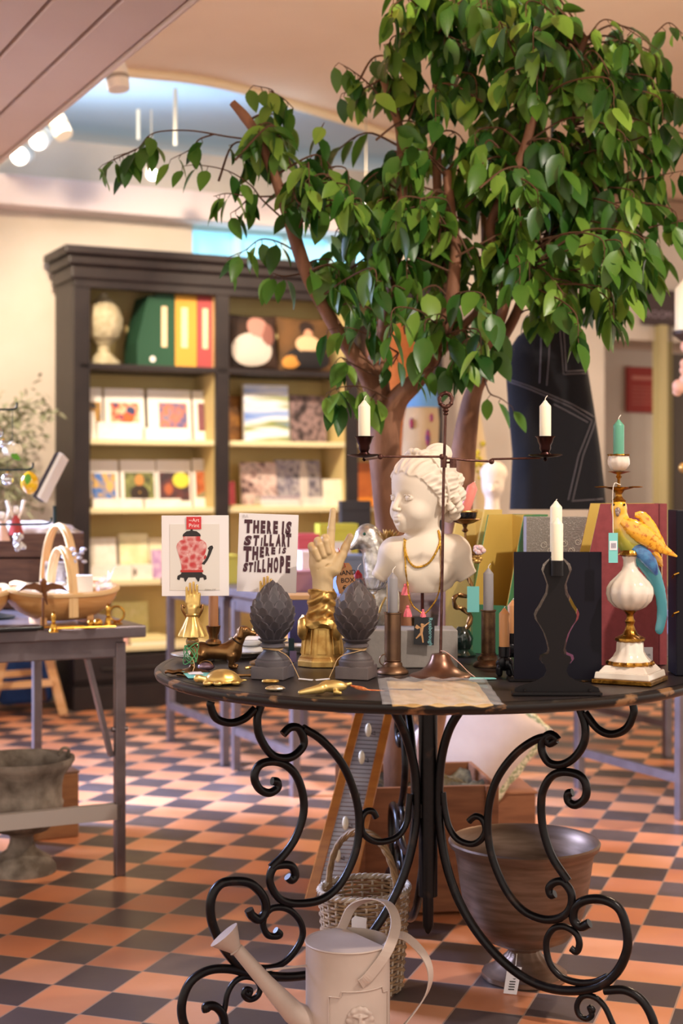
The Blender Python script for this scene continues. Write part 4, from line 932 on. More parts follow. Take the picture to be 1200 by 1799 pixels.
tr_([(455, 240, 0), (470, 190, .0), (480, 160, 0), (445, 150, 0)], 7, .08, .4)
tr_([(475, 160, 0), (500, 175, 0), (515, 190, 0)], 4, .08, .4)
tr_([(696, 205, 0), (650, 150, -.04), (620, 125, -.05), (595, 110, -.05)], 8, .085, .3)
tr_([(668, 140, 0), (640, 155, -.03), (615, 160, -.03), (600, 165, 0)], 6, .085, .3)
tr_([(700, 620, -.08), (650, 590, -.12), (610, 575, -.13), (575, 580, -.14)], 6, .085, .3)
tr_([(660, 660, -.08), (620, 640, -.12), (600, 628, -.13), (590, 635, -.13)], 5, .08, .4)
tr_([(680, 700, -.1), (640, 680, -.14), (600, 680, -.15), (575, 690, -.15)], 11, .09, .1)
tr_([(660, 690, -.1), (645, 705, -.14), (610, 700, -.14), (580, 705, -.14)], 5, .09, .2)
tr_([(690, 640, -.08), (700, 620, -.1), (680, 640, -.1)], 3, .08, .3)
tr_([(780, 600, -.08), (770, 640, -.12), (750, 650, -.12), (735, 660, -.14)], 5, .085, .3)
tr_([(840, 590, -.03), (815, 600, -.12), (800, 630, -.14), (790, 650, -.14)], 12, .09, .1)
tr_([(845, 600, -.03), (830, 620, -.12), (812, 640, -.14)], 7, .085, .2)
tr_([(850, 660, .1), (860, 690, .05), (880, 700, .05), (900, 715, .05)], 3, .075, .4)
tr_([(915, 550, .08), (925, 545, 0), (945, 545, -.03), (965, 560, -.03)], 5, .08, .5)
tr_([(1030, 480, 0), (1060, 500, -.03), (1080, 520, -.04), (1095, 540, -.04)], 9, .085, .2)
tr_([(1140, 400, 0), (1180, 390, 0), (1210, 385, 0)], 5, .085, .2)
tr_([(1030, 70, 0), (1060, 35, -.03), (1100, 50, -.03), (1160, 90, 0)], 8, .08, .15)
tr_([(1150, 60, 0), (1175, 40, 0), (1200, 60, 0)], 4, .08, .3)
tr_([(1100, 250, 0), (1170, 230, 0), (1215, 240, 0)], 6, .085, .3)
tr_([(1100, 320, 0), (1150, 310, 0), (1200, 300, 0)], 6, .085, .3)
tr_([(600, 330, 0), (560, 250, 0), (570, 215, 0)], 4, .085, .5)
tw.build('twigs', M_twig, tree)
fol.build('foliage', M_leaf, tree, angle=180)
# wooden crate that holds the tree
M_crate = mat('reddish_brown_crate_wood', '94603E', .6, c2='784A2E', scale=6, stretch=(1, 1, 7), bump=.2)
ck = thing('planter_crate', 'reddish brown wooden crate under the table holding the ficus trunk', 'crate', (X(728, 4.16), 4.17, 0), .12)
cw, cd, chh = .40, .34, .345
mb = MB()
for sy in (-1, 1): mb.box((0, sy*cd/2, chh/2+.005), (cw, .014, chh-.01))
for sx in (-1, 1): mb.box((sx*(cw/2-.007), 0, chh/2+.005), (.014, cd-.014, chh-.01))
mb.box((0, 0, .02), (cw-.02, cd-.02, .02)); mb.build('boards', M_crate, ck, False, bevel=.003)
mb = MB()
for sx in (-1, 1): MB().box((sx*(cw/2-.02), -cd/2-.011, chh/2), (.035, .01, chh)).build('corner_batten', M_crate, ck, False, bevel=.002)
MB().grid(16, 16, lambda u, v: ((u-.5)*(cw-.03), (v-.5)*(cd-.03), chh-.035+.02*math.sin(u*11)*math.cos(v*9)+.008*math.sin(u*31+v*23))).build('moss', mat('dry_moss', '6E6448', 1, c2='3A3020', scale=40, bump=1, bscale=120), ck)
# ------------------------------------------------------------------ things standing on the round table
TT = TZ+.0006
def at_table(cx, fpy, rad=0):
    """cx, front contact row, half depth in pixels -> (Y, scale, centre row)"""
    Y = YT(fpy); Y = Y/(1-rad/F) if rad else Y
    return Y, Y/F, YH+F*(CH-TZ)/Y
def item(name, label, cat, cx, fpy, rad=0, rz=0, group=None):
    Y, s, row = at_table(cx, fpy, rad)
    o = thing(name, label, cat, (X(cx, Y), Y, TT), rz, group); return o, Matrix.Scale(s, 4), row, Y
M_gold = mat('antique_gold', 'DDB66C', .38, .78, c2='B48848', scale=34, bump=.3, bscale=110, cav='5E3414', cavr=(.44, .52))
M_goldp = mat('bright_gold_paint', 'E6CA84', .36, .8, c2='CFA85C', scale=20)
M_brz = mat('aged_bronze', 'A0784C', .32, .9, c2='6E4E30', scale=24, bump=.15, cav='3A2614')
M_char = mat('charcoal_ceramic', '57525A', .5, c2='645C5E', scale=14, bump=.25, bscale=80, cav='1E1A1E', cavr=(.44, .56))
M_string = mat('beige_string', 'C8A478', .9); M_tagw = mat('white_tag', 'E9E6EC', .6); M_tealtag = mat('turquoise_tag', '7CCBC8', .5)
M_wick = mat('white_wick', 'F2EADC', .8)
def tagcard(mb_par, path, corners, m=M_tagw, sm_=M_string, nm='price_tag', sc=None, lines=3, r=.7):
    """string path and a flat tag (4 corners) in the thing's pixel frame"""
    if path: 
        MB().tube([sc @ p for p in sm(path, 4)], r*sc[0][0], 5).build('tag_string', sm_, mb_par)
    c = [sc @ V(p) for p in corners]; n = (c[1]-c[0]).cross(c[3]-c[0]).normalized()*.0006
    mb = MB(); mb.add([p-n for p in c]+[p+n for p in c], [(3, 2, 1, 0), (4, 5, 6, 7), (0, 1, 5, 4), (1, 2, 6, 5), (2, 3, 7, 6), (3, 0, 4, 7)])
    o = mb.build(nm, m, mb_par, False); return o, c, n
def candle(cx, by, ty, r, Y, m, label, lean=0, dy=0, nm='candle', zb=None, wick=9):
    b = P(cx, by, Y); s = Y/F; h = (by-ty)*s; r *= s
    o = thing(nm, label, 'candle', b); o.rotation_euler = (0, lean, 0)
    MB().lathe((0, 0, 0), [(r*.96, 0), (r, .002), (r, h-r*.9), (r*.93, h-r*.75), (r*.45, h-r*.2), (r*.25, h+r*.1), (0.0003, h+r*.25)], 28).build('wax', m, o)
    MB().tube(sm([(0, 0, h+r*.1), (.0005, 0, h+r*.1+wick*s*.5), (wick*s*.45, 0, h+r*.1+wick*s)], 3), .0009, 5).build('wick', M_wick, o)
    return o
M_cw = mat('ivory_wax', 'F3EAD0', .4, sss=.25); M_cg = mat('grey_wax', '8F8A8C', .4, sss=.1); M_cp = mat('coral_pink_wax', 'EE8E80', .35, sss=.2)
M_ct = mat('tan_wax', 'C98E5A', .4, sss=.15); M_cr = mat('dark_red_wax', 'A81A2C', .35, sss=.1); M_cgr = mat('sage_green_wax', '5A9A80', .35, sss=.1); M_cb = mat('brown_wax', 'A6714A', .4, sss=.1)

# -- artichoke finials
def finial(cx, fpy, label, m, tagside):
    o, s, row, Y = item('artichoke_finial', label, 'ornament', cx, fpy, 30)
    MB().box((0, 0, 11), (60, 60, 22), math.radians(-17)).build('square_base', m, o, False, bevel=1.2)
    MB().lathe((0, 0, 0), [(30, 21), (31, 25), (31, 30), (28, 33), (28, 35), (25, 39), (17, 47), (16, 52), (22, 55), (22, 59), (18, 62), (26, 68)], 36).build('foot', m, o)
    mb = MB(); H0, H1, R = 66, 172, 37
    def prof(t): return R*math.sin(PI*min(1, (t*.93+.09)))**.62*(1 if t < .45 else 1-(t-.45)**2*.75)
    mb.lathe((0, 0, 0), [(max(.5, prof(i/24)*.93), H0+(H1-H0)*i/24) for i in range(25)], 40)
    rows = 8
    for r_ in range(rows):
        t0 = -.02+r_/rows*.92; n = 11 if r_ < 6 else 9
        for k in range(n):
            th = 2*PI*(k+.5*(r_ % 2))/n; hw = 2*PI/n*.56; ht = .24 if r_ < 7 else .17
            def g(u, v, th=th, hw=hw, t0=t0, ht=ht):
                a = (u-.5)*2; w = hw*math.sqrt(max(0.002, 1-(max(0, v-.2)/.8)**2.3)); an = th+a*w; t = t0+ht*v
                rim = max(a*a, v**3); rr = prof(min(1, max(0, t)))-1.8+5.2*v+.9*rim-1.3*math.sin(PI*v)*(1-a*a)
                z = H0+(H1-H0)*t; rr = prof(min(1, max(0, t)))+(rr-prof(min(1, max(0, t))))*(1-.55*(r_/rows)**2); return (rr*math.cos(an), rr*math.sin(an), z)
            mb.grid(8, 8, g)
            def g2(u, v, g=g):
                p = g(0, u*2) if u < .5 else g(1, 2-u*2); t = v; return (p[0]*(1-.16*t), p[1]*(1-.16*t), p[2])
            mb.grid(16, 1, g2)
    mb.build('leafy_knop', m, o, angle=38)
    tw_ = [(17.5*math.cos(a), 17.5*math.sin(a), 51+1.5*math.sin(a*2)) for a in [2*PI*i/24 for i in range(25)]]
    MB().tube(tw_, 1, 6).tube([(p[0]*1.03, p[1]*1.03, p[2]+2) for p in tw_], 1, 6).build('twine', M_string, o)
    for ch in kids(o): ch.data.transform(s); [setattr(md, 'width', md.width*s[0][0]) for md in ch.modifiers]
    x = tagside
    tagcard(o, [(10, -17, 50), (28*x, -26, 40), (40*x, -34, 20), (48*x, -36, 3)], [(46*x, -40, 3), (70*x, -44, 1), (72*x, -34, 1), (48*x, -32, 3)], sc=s)
    return o
M_char2 = mat('brownish_charcoal_ceramic', '584E50', .52, c2='6C605E', scale=14, bump=.25, bscale=80, cav='201A1A', cavr=(.44, .56))
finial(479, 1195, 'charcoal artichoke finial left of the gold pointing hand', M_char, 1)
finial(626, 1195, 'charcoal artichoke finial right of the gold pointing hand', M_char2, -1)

# -- pointing hand on gold pedestal
hd, s, row, Y = item('pointing_hand', 'cream painted hand pointing up from a gold draped cuff and pedestal', 'sculpture', 566, 1174, 40)
def q_(px, py, d=0): return np.array([px-566, d, row-py])
def handf(p):
    d = sd_ell(p, q_(567, 985, 0), (24, 13, 33))
    d = su(d, sd_cap(p, q_(567, 995), q_(567, 1045), 19, 18), 10)
    d = su(d, sd_cap(p, q_(560, 968, -3), q_(576, 972, -3), 13, 13), 6)
    d = su(d, sd_cap(p, q_(588, 1000, -5), q_(601, 975, -5), 12, 8), 8)      # thumb mount
    d = su(d, sd_cap(p, q_(601, 976, -5), q_(607, 962, -5), 8, 7.2), 3); d = su(d, sd_cap(p, q_(607, 962, -5), q_(615, 943, -4), 7.2, 6), 3)
    d = su(d, sd_cap(p, q_(580, 962, 0), q_(582, 930, 1), 8.2, 7), 3); d = su(d, sd_cap(p, q_(582, 930, 1), q_(585, 898, 0), 7, 5.6), 2)
    for (kx, ky, mx, my, tx, ty, r) in ((548, 960, 553, 966, 560, 981, 7.2), (559, 951, 562, 957, 569, 975, 7.6), (571, 946, 573, 951, 577, 969, 7.4)):
        f1 = sd_cap(p, q_(kx+3, ky+16, 4), q_(kx, ky, -3), r, r*.98); f2 = sd_cap(p, q_(kx, ky, -3), q_(mx, my, -14), r*.98, r*.92); f3 = sd_cap(p, q_(mx, my, -14), q_(tx, ty, -15), r*.92, r*.82)
        f = su(su(f1, f2, 2.5), f3, 2.5); d = su(d, f, 2.0)
    d = ss(d, sd_cap(p, q_(560, 1000, -15), q_(583, 990, -17), 1.2, 1.2), 3)
    return d
M_handp = mat('cream_crackled_paint', 'D9BE92', .38, c2='C9A878', scale=9, coat=.3, bump=.08, bscale=50)
sdf_obj('hand', handf, (-34, -30, row-1048), (60, 26, row-886), 1.1, s[0][0], M_handp, hd)
for (px, py, d, ax, tilt) in ((585, 893.6, -4.6, 5, 0), (615.5, 942, -9, 4.6, .35)):   # nails are on the back; small pads here
    pass
def cuff(p):
    r = np.hypot(p[..., 0], p[..., 1]*1.15); z = p[..., 2]; a = np.arctan2(p[..., 1], p[..., 0])
    zt = row-1036; zb = row-1108; t = np.clip((zt-z)/(zt-zb), 0, 1)
    R = 22.5+5.5*t+1.8*np.sin(z*.30+2.4*np.sin(a+.5)+1.3*np.sin(a*2+1))+1.2*np.abs(np.sin(z*.22-1.5*a+1.8*np.sin(a*2)))
    d = (r-R)*.7; d = np.maximum(d, z-(zt+2*np.sin(a*2))); d = np.maximum(d, zb-z)
    return np.maximum(d, -(np.maximum(r-(R-5), (zt-9)-z)))
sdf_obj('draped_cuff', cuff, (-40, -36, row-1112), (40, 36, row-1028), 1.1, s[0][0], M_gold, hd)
mb = MB()
swg = sm([(-36, -18, row-1090), (-20, -29, row-1096), (0, -32, row-1092), (20, -29, row-1096), (36, -18, row-1090), (38, 6, row-1092)], 5)
mb.tube(swg, 8, 10, fn=lambda t, a: 1+.18*math.sin(6*a+t*20)); mb.tube([(p[0], -p[1], p[2]) for p in swg], 8, 10, fn=lambda t, a: 1+.18*math.sin(6*a+t*20))
for x, y in ((-34, -22), (26, -28)):
    mb.tube(sm([(x, y, row-1088), (x+1, y-4, row-1100), (x, y-2, row-1112), (x+2, y, row-1122)], 4), [8, 10, 9, 4], 12, fn=lambda t, a: 1+.2*math.sin(6*a))
mb.v = [s @ v for v in mb.v]; mb.build('swag', M_gold, hd)
mb = MB(); oct_ = lambda r, z: [(r*math.cos(a)*1.0, r*math.sin(a)*.9, z) for a in [PI/8+PI/4*i for i in range(8)]]
prof = [(46, 0), (46, 10), (43, 14), (40, 17), (33, row-1100), (30, row-1096)]
vs = [v for r, z in prof for v in oct_(r, z)]; fs = [(i*8+j, i*8+(j+1) % 8, (i+1)*8+(j+1) % 8, (i+1)*8+j) for i in range(len(prof)-1) for j in range(8)]+[tuple(range(8))[::-1], tuple(range(40, 48))]
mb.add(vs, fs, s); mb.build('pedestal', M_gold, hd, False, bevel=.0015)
mb = MB()
for i in range(8):
    a = PI/4*i; r0, r1 = 38.6*.935, 33.5*.935; nx, ny = math.cos(a), math.sin(a)*.9
    def fr_(u, v, rr=0, a=a):
        z = 22+(row-1104-22)*v; r = (40+(33-40)*(z-17)/(row-1117))*.924+.9-rr; t = (u-.5)*(16+(-3)*v); return (r*math.cos(a)-t*math.sin(a), .9*(r*math.sin(a)+t*math.cos(a)), z)
    ring = [fr_(0, 0), fr_(1, 0), fr_(1, 1), fr_(0, 1)]
    mb.tube(ring, 1.1, 6, True)
mb.v = [s @ v for v in mb.v]; mb.build('panel_moulding', M_gold, hd)
kt = MB(); kz = row-1003; kt.prism([(30, kz-42), (50, kz-36), (58, kz-18), (52, kz+6), (47, kz+13), (36, kz+13), (28, kz+4), (24, kz-20)], 12, 13.2, s)
kto = kt.build('kraft_tag', mat('kraft_card', 'A87850', .8), hd, False)
MB().tube([s @ p for p in sm([(28, -12, kz+40), (36, -6, kz+20), (40, 8, kz+9), (41, 12, kz+6)], 4)], .7*s[0][0], 5).build('tag_string', mat('red_thread', 'C8323C', .8), hd)
for k, (t, x) in enumerate((('HAND', 26), ('BOX', 33), ('€', 36))):
    text_mesh('handwriting', t, 11.5, mat('black_ink', '1E1614', .6), kto, s @ Matrix.Translation((x, 11.6, kz-9-13*k)) @ Matrix.Rotation(-.06, 4, 'Y') @ RX, off=.15, ext=.1)
# small cracks painted on the palm
# -- brass hand clips holding prints
M_card = mat('satin_white_card', 'EFE9E8', .3, coat=.3); M_pic = mat('warm_grey_print', 'E3DDD5', .35)
M_ink = mat('plum_ink', '4C2A34', .5)
def clip_hand(cx, wristpy, Yc, par, sx=1):
    """folded brass hand with fluted cuff, drawn round the clip axis"""
    s = Yc/F
    def f(p):
        d = 99*np.ones(p.shape[:-1])
        for k, (x, t) in enumerate(((-9, 29), (-3.5, 36), (2, 38), (7.5, 33))):
            d = su(d, sd_cap(p, (x*1.0, 0, 4), (x*1.1, -1.5, t), 3.1, 2.3), .5)
        d = su(d, sd_ell(p, (0, 0, 2), (11.5, 6.5, 15)), 3); d = su(d, sd_cap(p, (10, -1, -2), (12.5, -2, 18), 4, 2.6), 2)
        d = su(d, sd_cap(p, (0, 0, -8), (0, 0, -18), 9.5, 9), 3); return d
    return f, s
def print_clip(cx, fpy, wrist, label, bodyrows, name='hand_clip_stand'):
    o, s, row, Y = item(name, label, 'card holder', cx, fpy, 16)
    f, sc_ = clip_hand(cx, wrist, Y, o); zc = row-wrist
    sdf_obj('clip_hand', lambda p: f(p-np.array([0, 0, zc])), (-18, -12, zc-22), (20, 10, zc+44), .9, s[0][0], M_goldp, o)
    mb = MB().lathe((0, 0, 0), [(11, zc-16), (12, zc-18), (10, zc-22), (17, zc-38), (23, zc-52), (24, zc-56), (21, zc-57), (5, zc-54)], 48, fn=lambda a, z: 1+.07*math.cos(12*a)*max(0, (zc-20-z)/36), M=s, cap=False); mb.build('fluted_cuff', M_goldp, o)
    MB().ell((0, 0, zc-66), 11.5, M=None).build('glass_ball', mat('amber_glass_ball', 'C8A868', .06, trans=.75, c2='B89048', scale=20), o).data.transform(s)
    MB().lathe((0, 0, 0), [(28, 0), (28, 3), (20, 6), (8, 10), (3.5, 16), (3.5, 30), (6, 34), (3.5, 38), (3, 45), (6, 52), (4, 56), (8, zc-77), (5, zc-74)], 32, fn=lambda a, z: 1+(.12*abs(math.sin(4*a)) if z < 7 else 0), M=s).build('stem', M_brz, o)
    g_ = MB()
    for sgn in (-1, 1): g_.tube(sm([(sgn*13, 2, zc-6), (sgn*18, 0, zc-2), (sgn*17, -2, zc-10), (sgn*13, 0, zc-18), (sgn*9, 0, zc-24)], 4), 2.2, 8)
    g_.v = [s @ v for v in g_.v]; g_.build('spring_lever', M_brz, o)
    return o, s, row, Y
o1, s1, row1, Y1 = print_clip(338, 1186, 1062, 'gold clip hand with fluted cuff and green string, holding the red vase print', None)
lp = MB()
for k in range(5): 
    r_ = 9+2*k; lp.tube([(r_*.8*math.cos(a+k)-2, -10-r_*.25*math.sin(a*2), 36+r_*1.1*math.sin(a)) for a in [2*PI*i/18 for i in range(18)]], .9, 5, True)
lp.v = [s1 @ v for v in lp.v]; lp.build('green_string', mat('green_string', '4E9460', .8), o1)
t_, c_, n_ = tagcard(o1, [(0, -10, 30), (6, -24, 18), (4, -30, 8)], [(0, -68, 1), (36, -64, 1), (34, -12, 3), (-18, -16, 6)], M_tealtag, sc=s1)
c0 = [c_[0].lerp(c_[2], .25), c_[0].lerp(c_[2], .8)]
mbl = MB(); d1 = (c_[1]-c_[0]); d2 = (c_[3]-c_[0]); pz = V((0, 0, .001))
mbl.add([c_[0]+d1*.2+d2*.45+pz, c_[0]+d1*.9+d2*.45+pz, c_[0]+d1*.9+d2*.85+pz, c_[0]+d1*.2+d2*.85+pz], [(0, 1, 2, 3)]); mbl.build('label_panel', M_tagw, t_, False)
o2, s2, row2, Y2 = print_clip(468, 1168, 1052, 'gold clip hand behind the left artichoke finial, holding the slogan print', None)
def print_card(tl, tr, br, bl, Y, label, nm='art_print'):
    cs = [P(x, y, Y) for x, y in (tl, tr, br, bl)]; c = sum(cs, V())/4; o = thing(nm, label, 'print', c)
    ex = ((cs[1]-cs[0])+(cs[2]-cs[3]))/2; ez = ((cs[0]-cs[3])+(cs[1]-cs[2]))/2; w, h = ex.length, ez.length
    ex.normalize(); ez = (ez-ex*ez.dot(ex)).normalized(); ey = ez.cross(ex)
    R = Matrix((ex, ey, ez)).transposed().to_4x4(); o.matrix_world = Matrix.Translation(c) @ R
    MB().box((0, .0012, 0), (w, .0022, h)).build('card', M_card, o, False, bevel=.0004)
    MB().box((0, .0012, 0), (w+.004, .0034, h+.004)).build('clear_sleeve', mat('clear_sleeve', 'FFFFFF', .04, trans=1, ior=1.05, spec=.6), o, False) if False else None
    return o, w, h
Yp = Y1+.026
po, w, h = print_card((286, 906), (404, 905), (400, 1047), (282, 1047), Yp, 'white framed print of a red patterned lidded vase with a bird handle')
k = Yp/F
MB().box((-.001, -.0004, -.003), (w*.74, .001, h*.82)).build('print_ground', M_pic, po, False)
def pr(nm, poly, m, y=-.0016, par=None):
    return MB().prism([(x*k, z*k) for x, z in poly], y, y+.0006).build(nm, m, par or po, False)
M_blk = mat('soft_black_ink', '2A2626', .5)
vm = bpy.data.materials.new('red_vase_pattern'); vm.use_nodes = True; nt = vm.node_tree; b = nt.nodes['Principled BSDF']
tc = nn(nt, 'ShaderNodeTexCoord'); vo = nn(nt, 'ShaderNodeTexVoronoi', feature='DISTANCE_TO_EDGE'); vo.inputs['Scale'].default_value = 62
nz = nn(nt, 'ShaderNodeTexNoise'); nz.inputs['Scale'].default_value = 90; mx = nn(nt, 'ShaderNodeMix', data_type='RGBA', blend_type='LINEAR_LIGHT'); mx.inputs[0].default_value = .012
nt.links.new(tc.outputs['Object'], mx.inputs[6]); nt.links.new(nz.outputs['Color'], mx.inputs[7]); nt.links.new(mx.outputs[2], vo.inputs['Vector'])
rr_ = nn(nt, 'ShaderNodeValToRGB'); rr_.color_ramp.interpolation = 'CONSTANT'; e = rr_.color_ramp.elements; e[0].color = srgb('F0DAD4'); e[0].position = 0; e[1].color = srgb('C2383A'); e[1].position = .055
nt.links.new(vo.outputs['Distance'], rr_.inputs[0]); nt.links.new(rr_.outputs[0], b.inputs['Base Color']); b.inputs['Roughness'].default_value = .5
vx = -6
half = [(18, -25), (18, -18), (21, -4), (25, 8), (27, 16), (25, 22), (20, 27), (15, 29), (15, 34)]
pr('vase', [(vx-x, z) for x, z in half]+[(vx+x, z) for x, z in half[::-1]], vm)
pr('vase_lid', [(vx-16, 34), (vx-15, 38), (vx-9, 43), (vx-2, 44), (vx-2, 47), (vx+2, 47), (vx+2, 44), (vx+9, 43), (vx+15, 38), (vx+16, 34)], M_blk)
pr('vase_foot', [(vx-20, -25), (vx-20, -29), (vx+20, -29), (vx+20, -25)], mat('print_red', 'B8342E', .5))
pr('vase_stand', [(vx-18, -29), (vx-19, -32), (vx-25, -35), (vx-26, -41), (vx-22, -43), (vx-20, -38), (vx-14, -39), (vx-13, -44), (vx-11, -46), (vx-8, -41), (vx-6, -38), (vx+6, -38), (vx+8, -41), (vx+11, -46), (vx+13, -44), (vx+14, -39), (vx+20, -38), (vx+22, -43), (vx+26, -41), (vx+25, -35), (vx+19, -32), (vx+18, -29)], M_blk)
pr('bird_handle', [(vx+17, -14), (vx+22, -16), (vx+28, -8), (vx+33, 2), (vx+36, 10), (vx+38, 14), (vx+36, 18), (vx+32, 17), (vx+28, 13), (vx+30, 10), (vx+27, 0), (vx+23, -8)], M_blk)
pr('bird_breast', [(vx+22, -8), (vx+26, -2), (vx+24, 2), (vx+21, -3)], mat('print_red2', 'C2383A', .5), -.0020)
lb_ = MB().box((-2*k, -.0024, 57.5*k), (26*k, .0008, 22*k)).build('red_label', mat('label_red', 'D0363A', .4), po, False)
for t, x, z, sz in (('THE', -11, 61, 3), ('Art', -5, 59.5, 9), ('Print', -11, 50, 9.5)):
    text_mesh('label_text', t, sz*k, mat('label_white', 'F8E4E0', .5), lb_, Matrix.Translation((x*k, -.0030, z*k)) @ RX, ext=.0001)
text_mesh('signature', 'Edition 2/50', 4*k, mat('pencil', '9A928C', .7), po, Matrix.Translation((16*k, -.0012, -61*k)) @ RX, ext=.0001, shear=.4)
Yq = Y2+.02; k = Yq/F
pq, w, h = print_card((420, 902), (524, 904), (521, 1043), (416, 1038), Yq, 'white slogan print in dark plum hand-cut capitals', 'slogan_print')
lt_ = MB()
words = [[('T', 0, 15, 10, 22, -.0), ('H', 16, 27, 12, 20, 0), ('E', 29, 38, 13, 19, 0), ('R', 40, 49, 13, 19, 0), ('E', 51, 60, 14, 19, 0), ('I', 66, 71, 15, 17, .05), ('S', 72, 84, 15, 16, .2)],
 [('S', 0, 15, 10, 15, .2), ('T', 17, 28, 11, 16, .1), ('I', 30, 34, 11, 13, .1), ('L', 35, 44, 11, 17, .05), ('L', 45, 54, 11, 19, .05), ('A', 56, 66, 11, 21, .1), ('R', 67, 75, 11, 23, 0), ('T', 74, 84, 11, 25, 0)],
 [('T', 0, 15, 10, 25, 0), ('H', 16, 27, 13, 22, 0), ('E', 29, 37, 17, 18, 0), ('R', 39, 47, 19, 16, 0), ('E', 49, 57, 21, 13, 0), ('I', 62, 66, 22, 11, .1), ('S', 68, 76, 23, 11, .2)],
 [('S', 0, 10, 12, 13, .2), ('T', 10, 19, 12, 15, .1), ('I', 20, 24, 12, 18, .05), ('L', 25, 33, 12, 20, .05), ('L', 34, 41, 12, 22, .05), ('H', 43, 53, 12, 25, .05), ('O', 54, 63, 12, 27, 0), ('P', 65, 73, 12, 29, 0), ('E', 75, 84, 12, 31, 0)]]
base = [36, 13, -10, -31]
# baselines of the four lines, measured on the print (y up from the card centre)
B0 = [[36]*7, [14, 14, 14, 14, 14, 14, 14, 14], [-15, -11, -6, -3, 0, 2, 2], [-32]*9]
Tp = [[58, 57, 57, 57, 57, 57, 57], [30, 31, 27, 32, 33, 34, 35, 36], [11, 11, 11, 11, 11, 11, 11], [-18, -17, -15, -13, -11, -8, -6, -4, -3]]
for li, line in enumerate(words):
    for i, (ch, x0, x1, _, _, shr) in enumerate(line):
        cu = bpy.data.curves.new('t', 'FONT'); cu.body = ch; cu.offset = .07; cu.extrude = .004; cu.resolution_u = 3; cu.shear = shr
        ob = bpy.data.objects.new('t', cu); sc.collection.objects.link(ob); me = bpy.data.meshes.new_from_object(ob.evaluated_get(bpy.context.evaluated_depsgraph_get())); bpy.data.objects.remove(ob)
        xs = [v.co.x for v in me.vertices]; ys = [v.co.y for v in me.vertices]; zb, zt = B0[li][i]-2, Tp[li][i]
        a0, a1, b0, b1 = min(xs), max(xs), min(ys), max(ys)
        lt_.add([((x0+.5+(v.co.x-a0)/(a1-a0)*(x1-x0-1)-43)*k, -.0005-(.0006 if v.co.z > 0 else 0), (zb+(v.co.y-b0)/(b1-b0)*(zt-zb))*k) for v in me.vertices], [tuple(p.vertices) for p in me.polygons])
lt_.build('slogan_lettering', M_ink, pq, False)
text_mesh('small_print', 'RA', 8*k, mat('pale_print', 'D8D2D2', .5), pq, Matrix.Translation((-46*k, -.001, 61*k)) @ RX, ext=.0001, off=.0002)

# -- bronze dachshund candle holder
dg_, s, row, Y = item('dachshund_candle_holder', 'bronze dachshund with a candle cup on its back', 'candle holder', 390, 1176, 12)
def dq(px, py, d=0): return np.array([px-390, d, row-py])
def dogf(p):
    d = sd_cap(p, dq(354, 1143), dq(400, 1146), 14.5, 14)
    d = su(d, sd_ell(p, dq(408, 1146), (17, 13, 20)), 8)
    d = su(d, sd_ell(p, dq(352, 1147), (15, 14, 17)), 6)
    d = su(d, sd_cap(p, dq(412, 1136), dq(424, 1116), 13, 9), 6)
    d = su(d, sd_ell(p, dq(428, 1109, 0), (12, 10, 9.5)), 4); d = su(d, sd_cap(p, dq(432, 1110), dq(447, 1114), 6.5, 4), 4)
    for y in (-10, 10):
        d = su(d, sd_cap(p, dq(424, 1104, y*.7), dq(422, 1117, y*1.0), 4, 5.5), 1.5)
        d = su(d, sd_cap(p, dq(408, 1152, y), dq(406, 1168, y), 7.5, 4.5), 4); d = su(d, sd_cap(p, dq(406, 1170, y), dq(415, 1171.5, y), 4.2, 3.6), 2)
        d = su(d, sd_cap(p, dq(354, 1150, y), dq(349, 1160, y), 9.5, 5), 4); d = su(d, sd_cap(p, dq(349, 1160, y), dq(355, 1169, y), 4.6, 4), 3); d = su(d, sd_cap(p, dq(355, 1171, y), dq(363, 1171.5, y), 4.2, 3.4), 2)
    d = su(d, sd_cap(p, dq(340, 1140), dq(336, 1165), 4, 2.2), 3)
    return d
sdf_obj('body', dogf, (-62, -24, 0), (66, 24, row-1092), 1.0, s[0][0], M_brz, dg_)
MB().tube([s @ V(dq(417+9*math.cos(a)*.9, 1127+9*math.cos(a)*.6, 11.5*math.sin(a))) for a in [2*PI*i/24 for i in range(24)]], 1.6*s[0][0], 6, True).build('collar', mat('dark_collar', '2E2018', .5, .5), dg_)
MB().lathe(tuple(s @ V((-15, 0, 0))), [(r, z) for r, z in [(14*s[0][0], (row-1131)*s[0][0]), (14*s[0][0], (row-1127)*s[0][0]), (8*s[0][0], (row-1123)*s[0][0]), (8*s[0][0], (row-1117)*s[0][0]), (11*s[0][0], (row-1110)*s[0][0]), (13*s[0][0], (row-1101)*s[0][0]), (13.5*s[0][0], (row-1100)*s[0][0]), (11*s[0][0], (row-1100)*s[0][0]), (9.5*s[0][0], (row-1112)*s[0][0])]], 12, cap=False).build('candle_cup', M_brz, dg_)
for y in (-9.5, 9.5): MB().ell(tuple(s @ V(dq(434, 1106, y*.85))), 1.4*s[0][0]).build('eye', mat('dark_eye', '1A120C', .3), dg_)
candle(375, 1114, 1030, 8.6, Y, M_cb, 'brown taper candle standing in the dachshund cup')
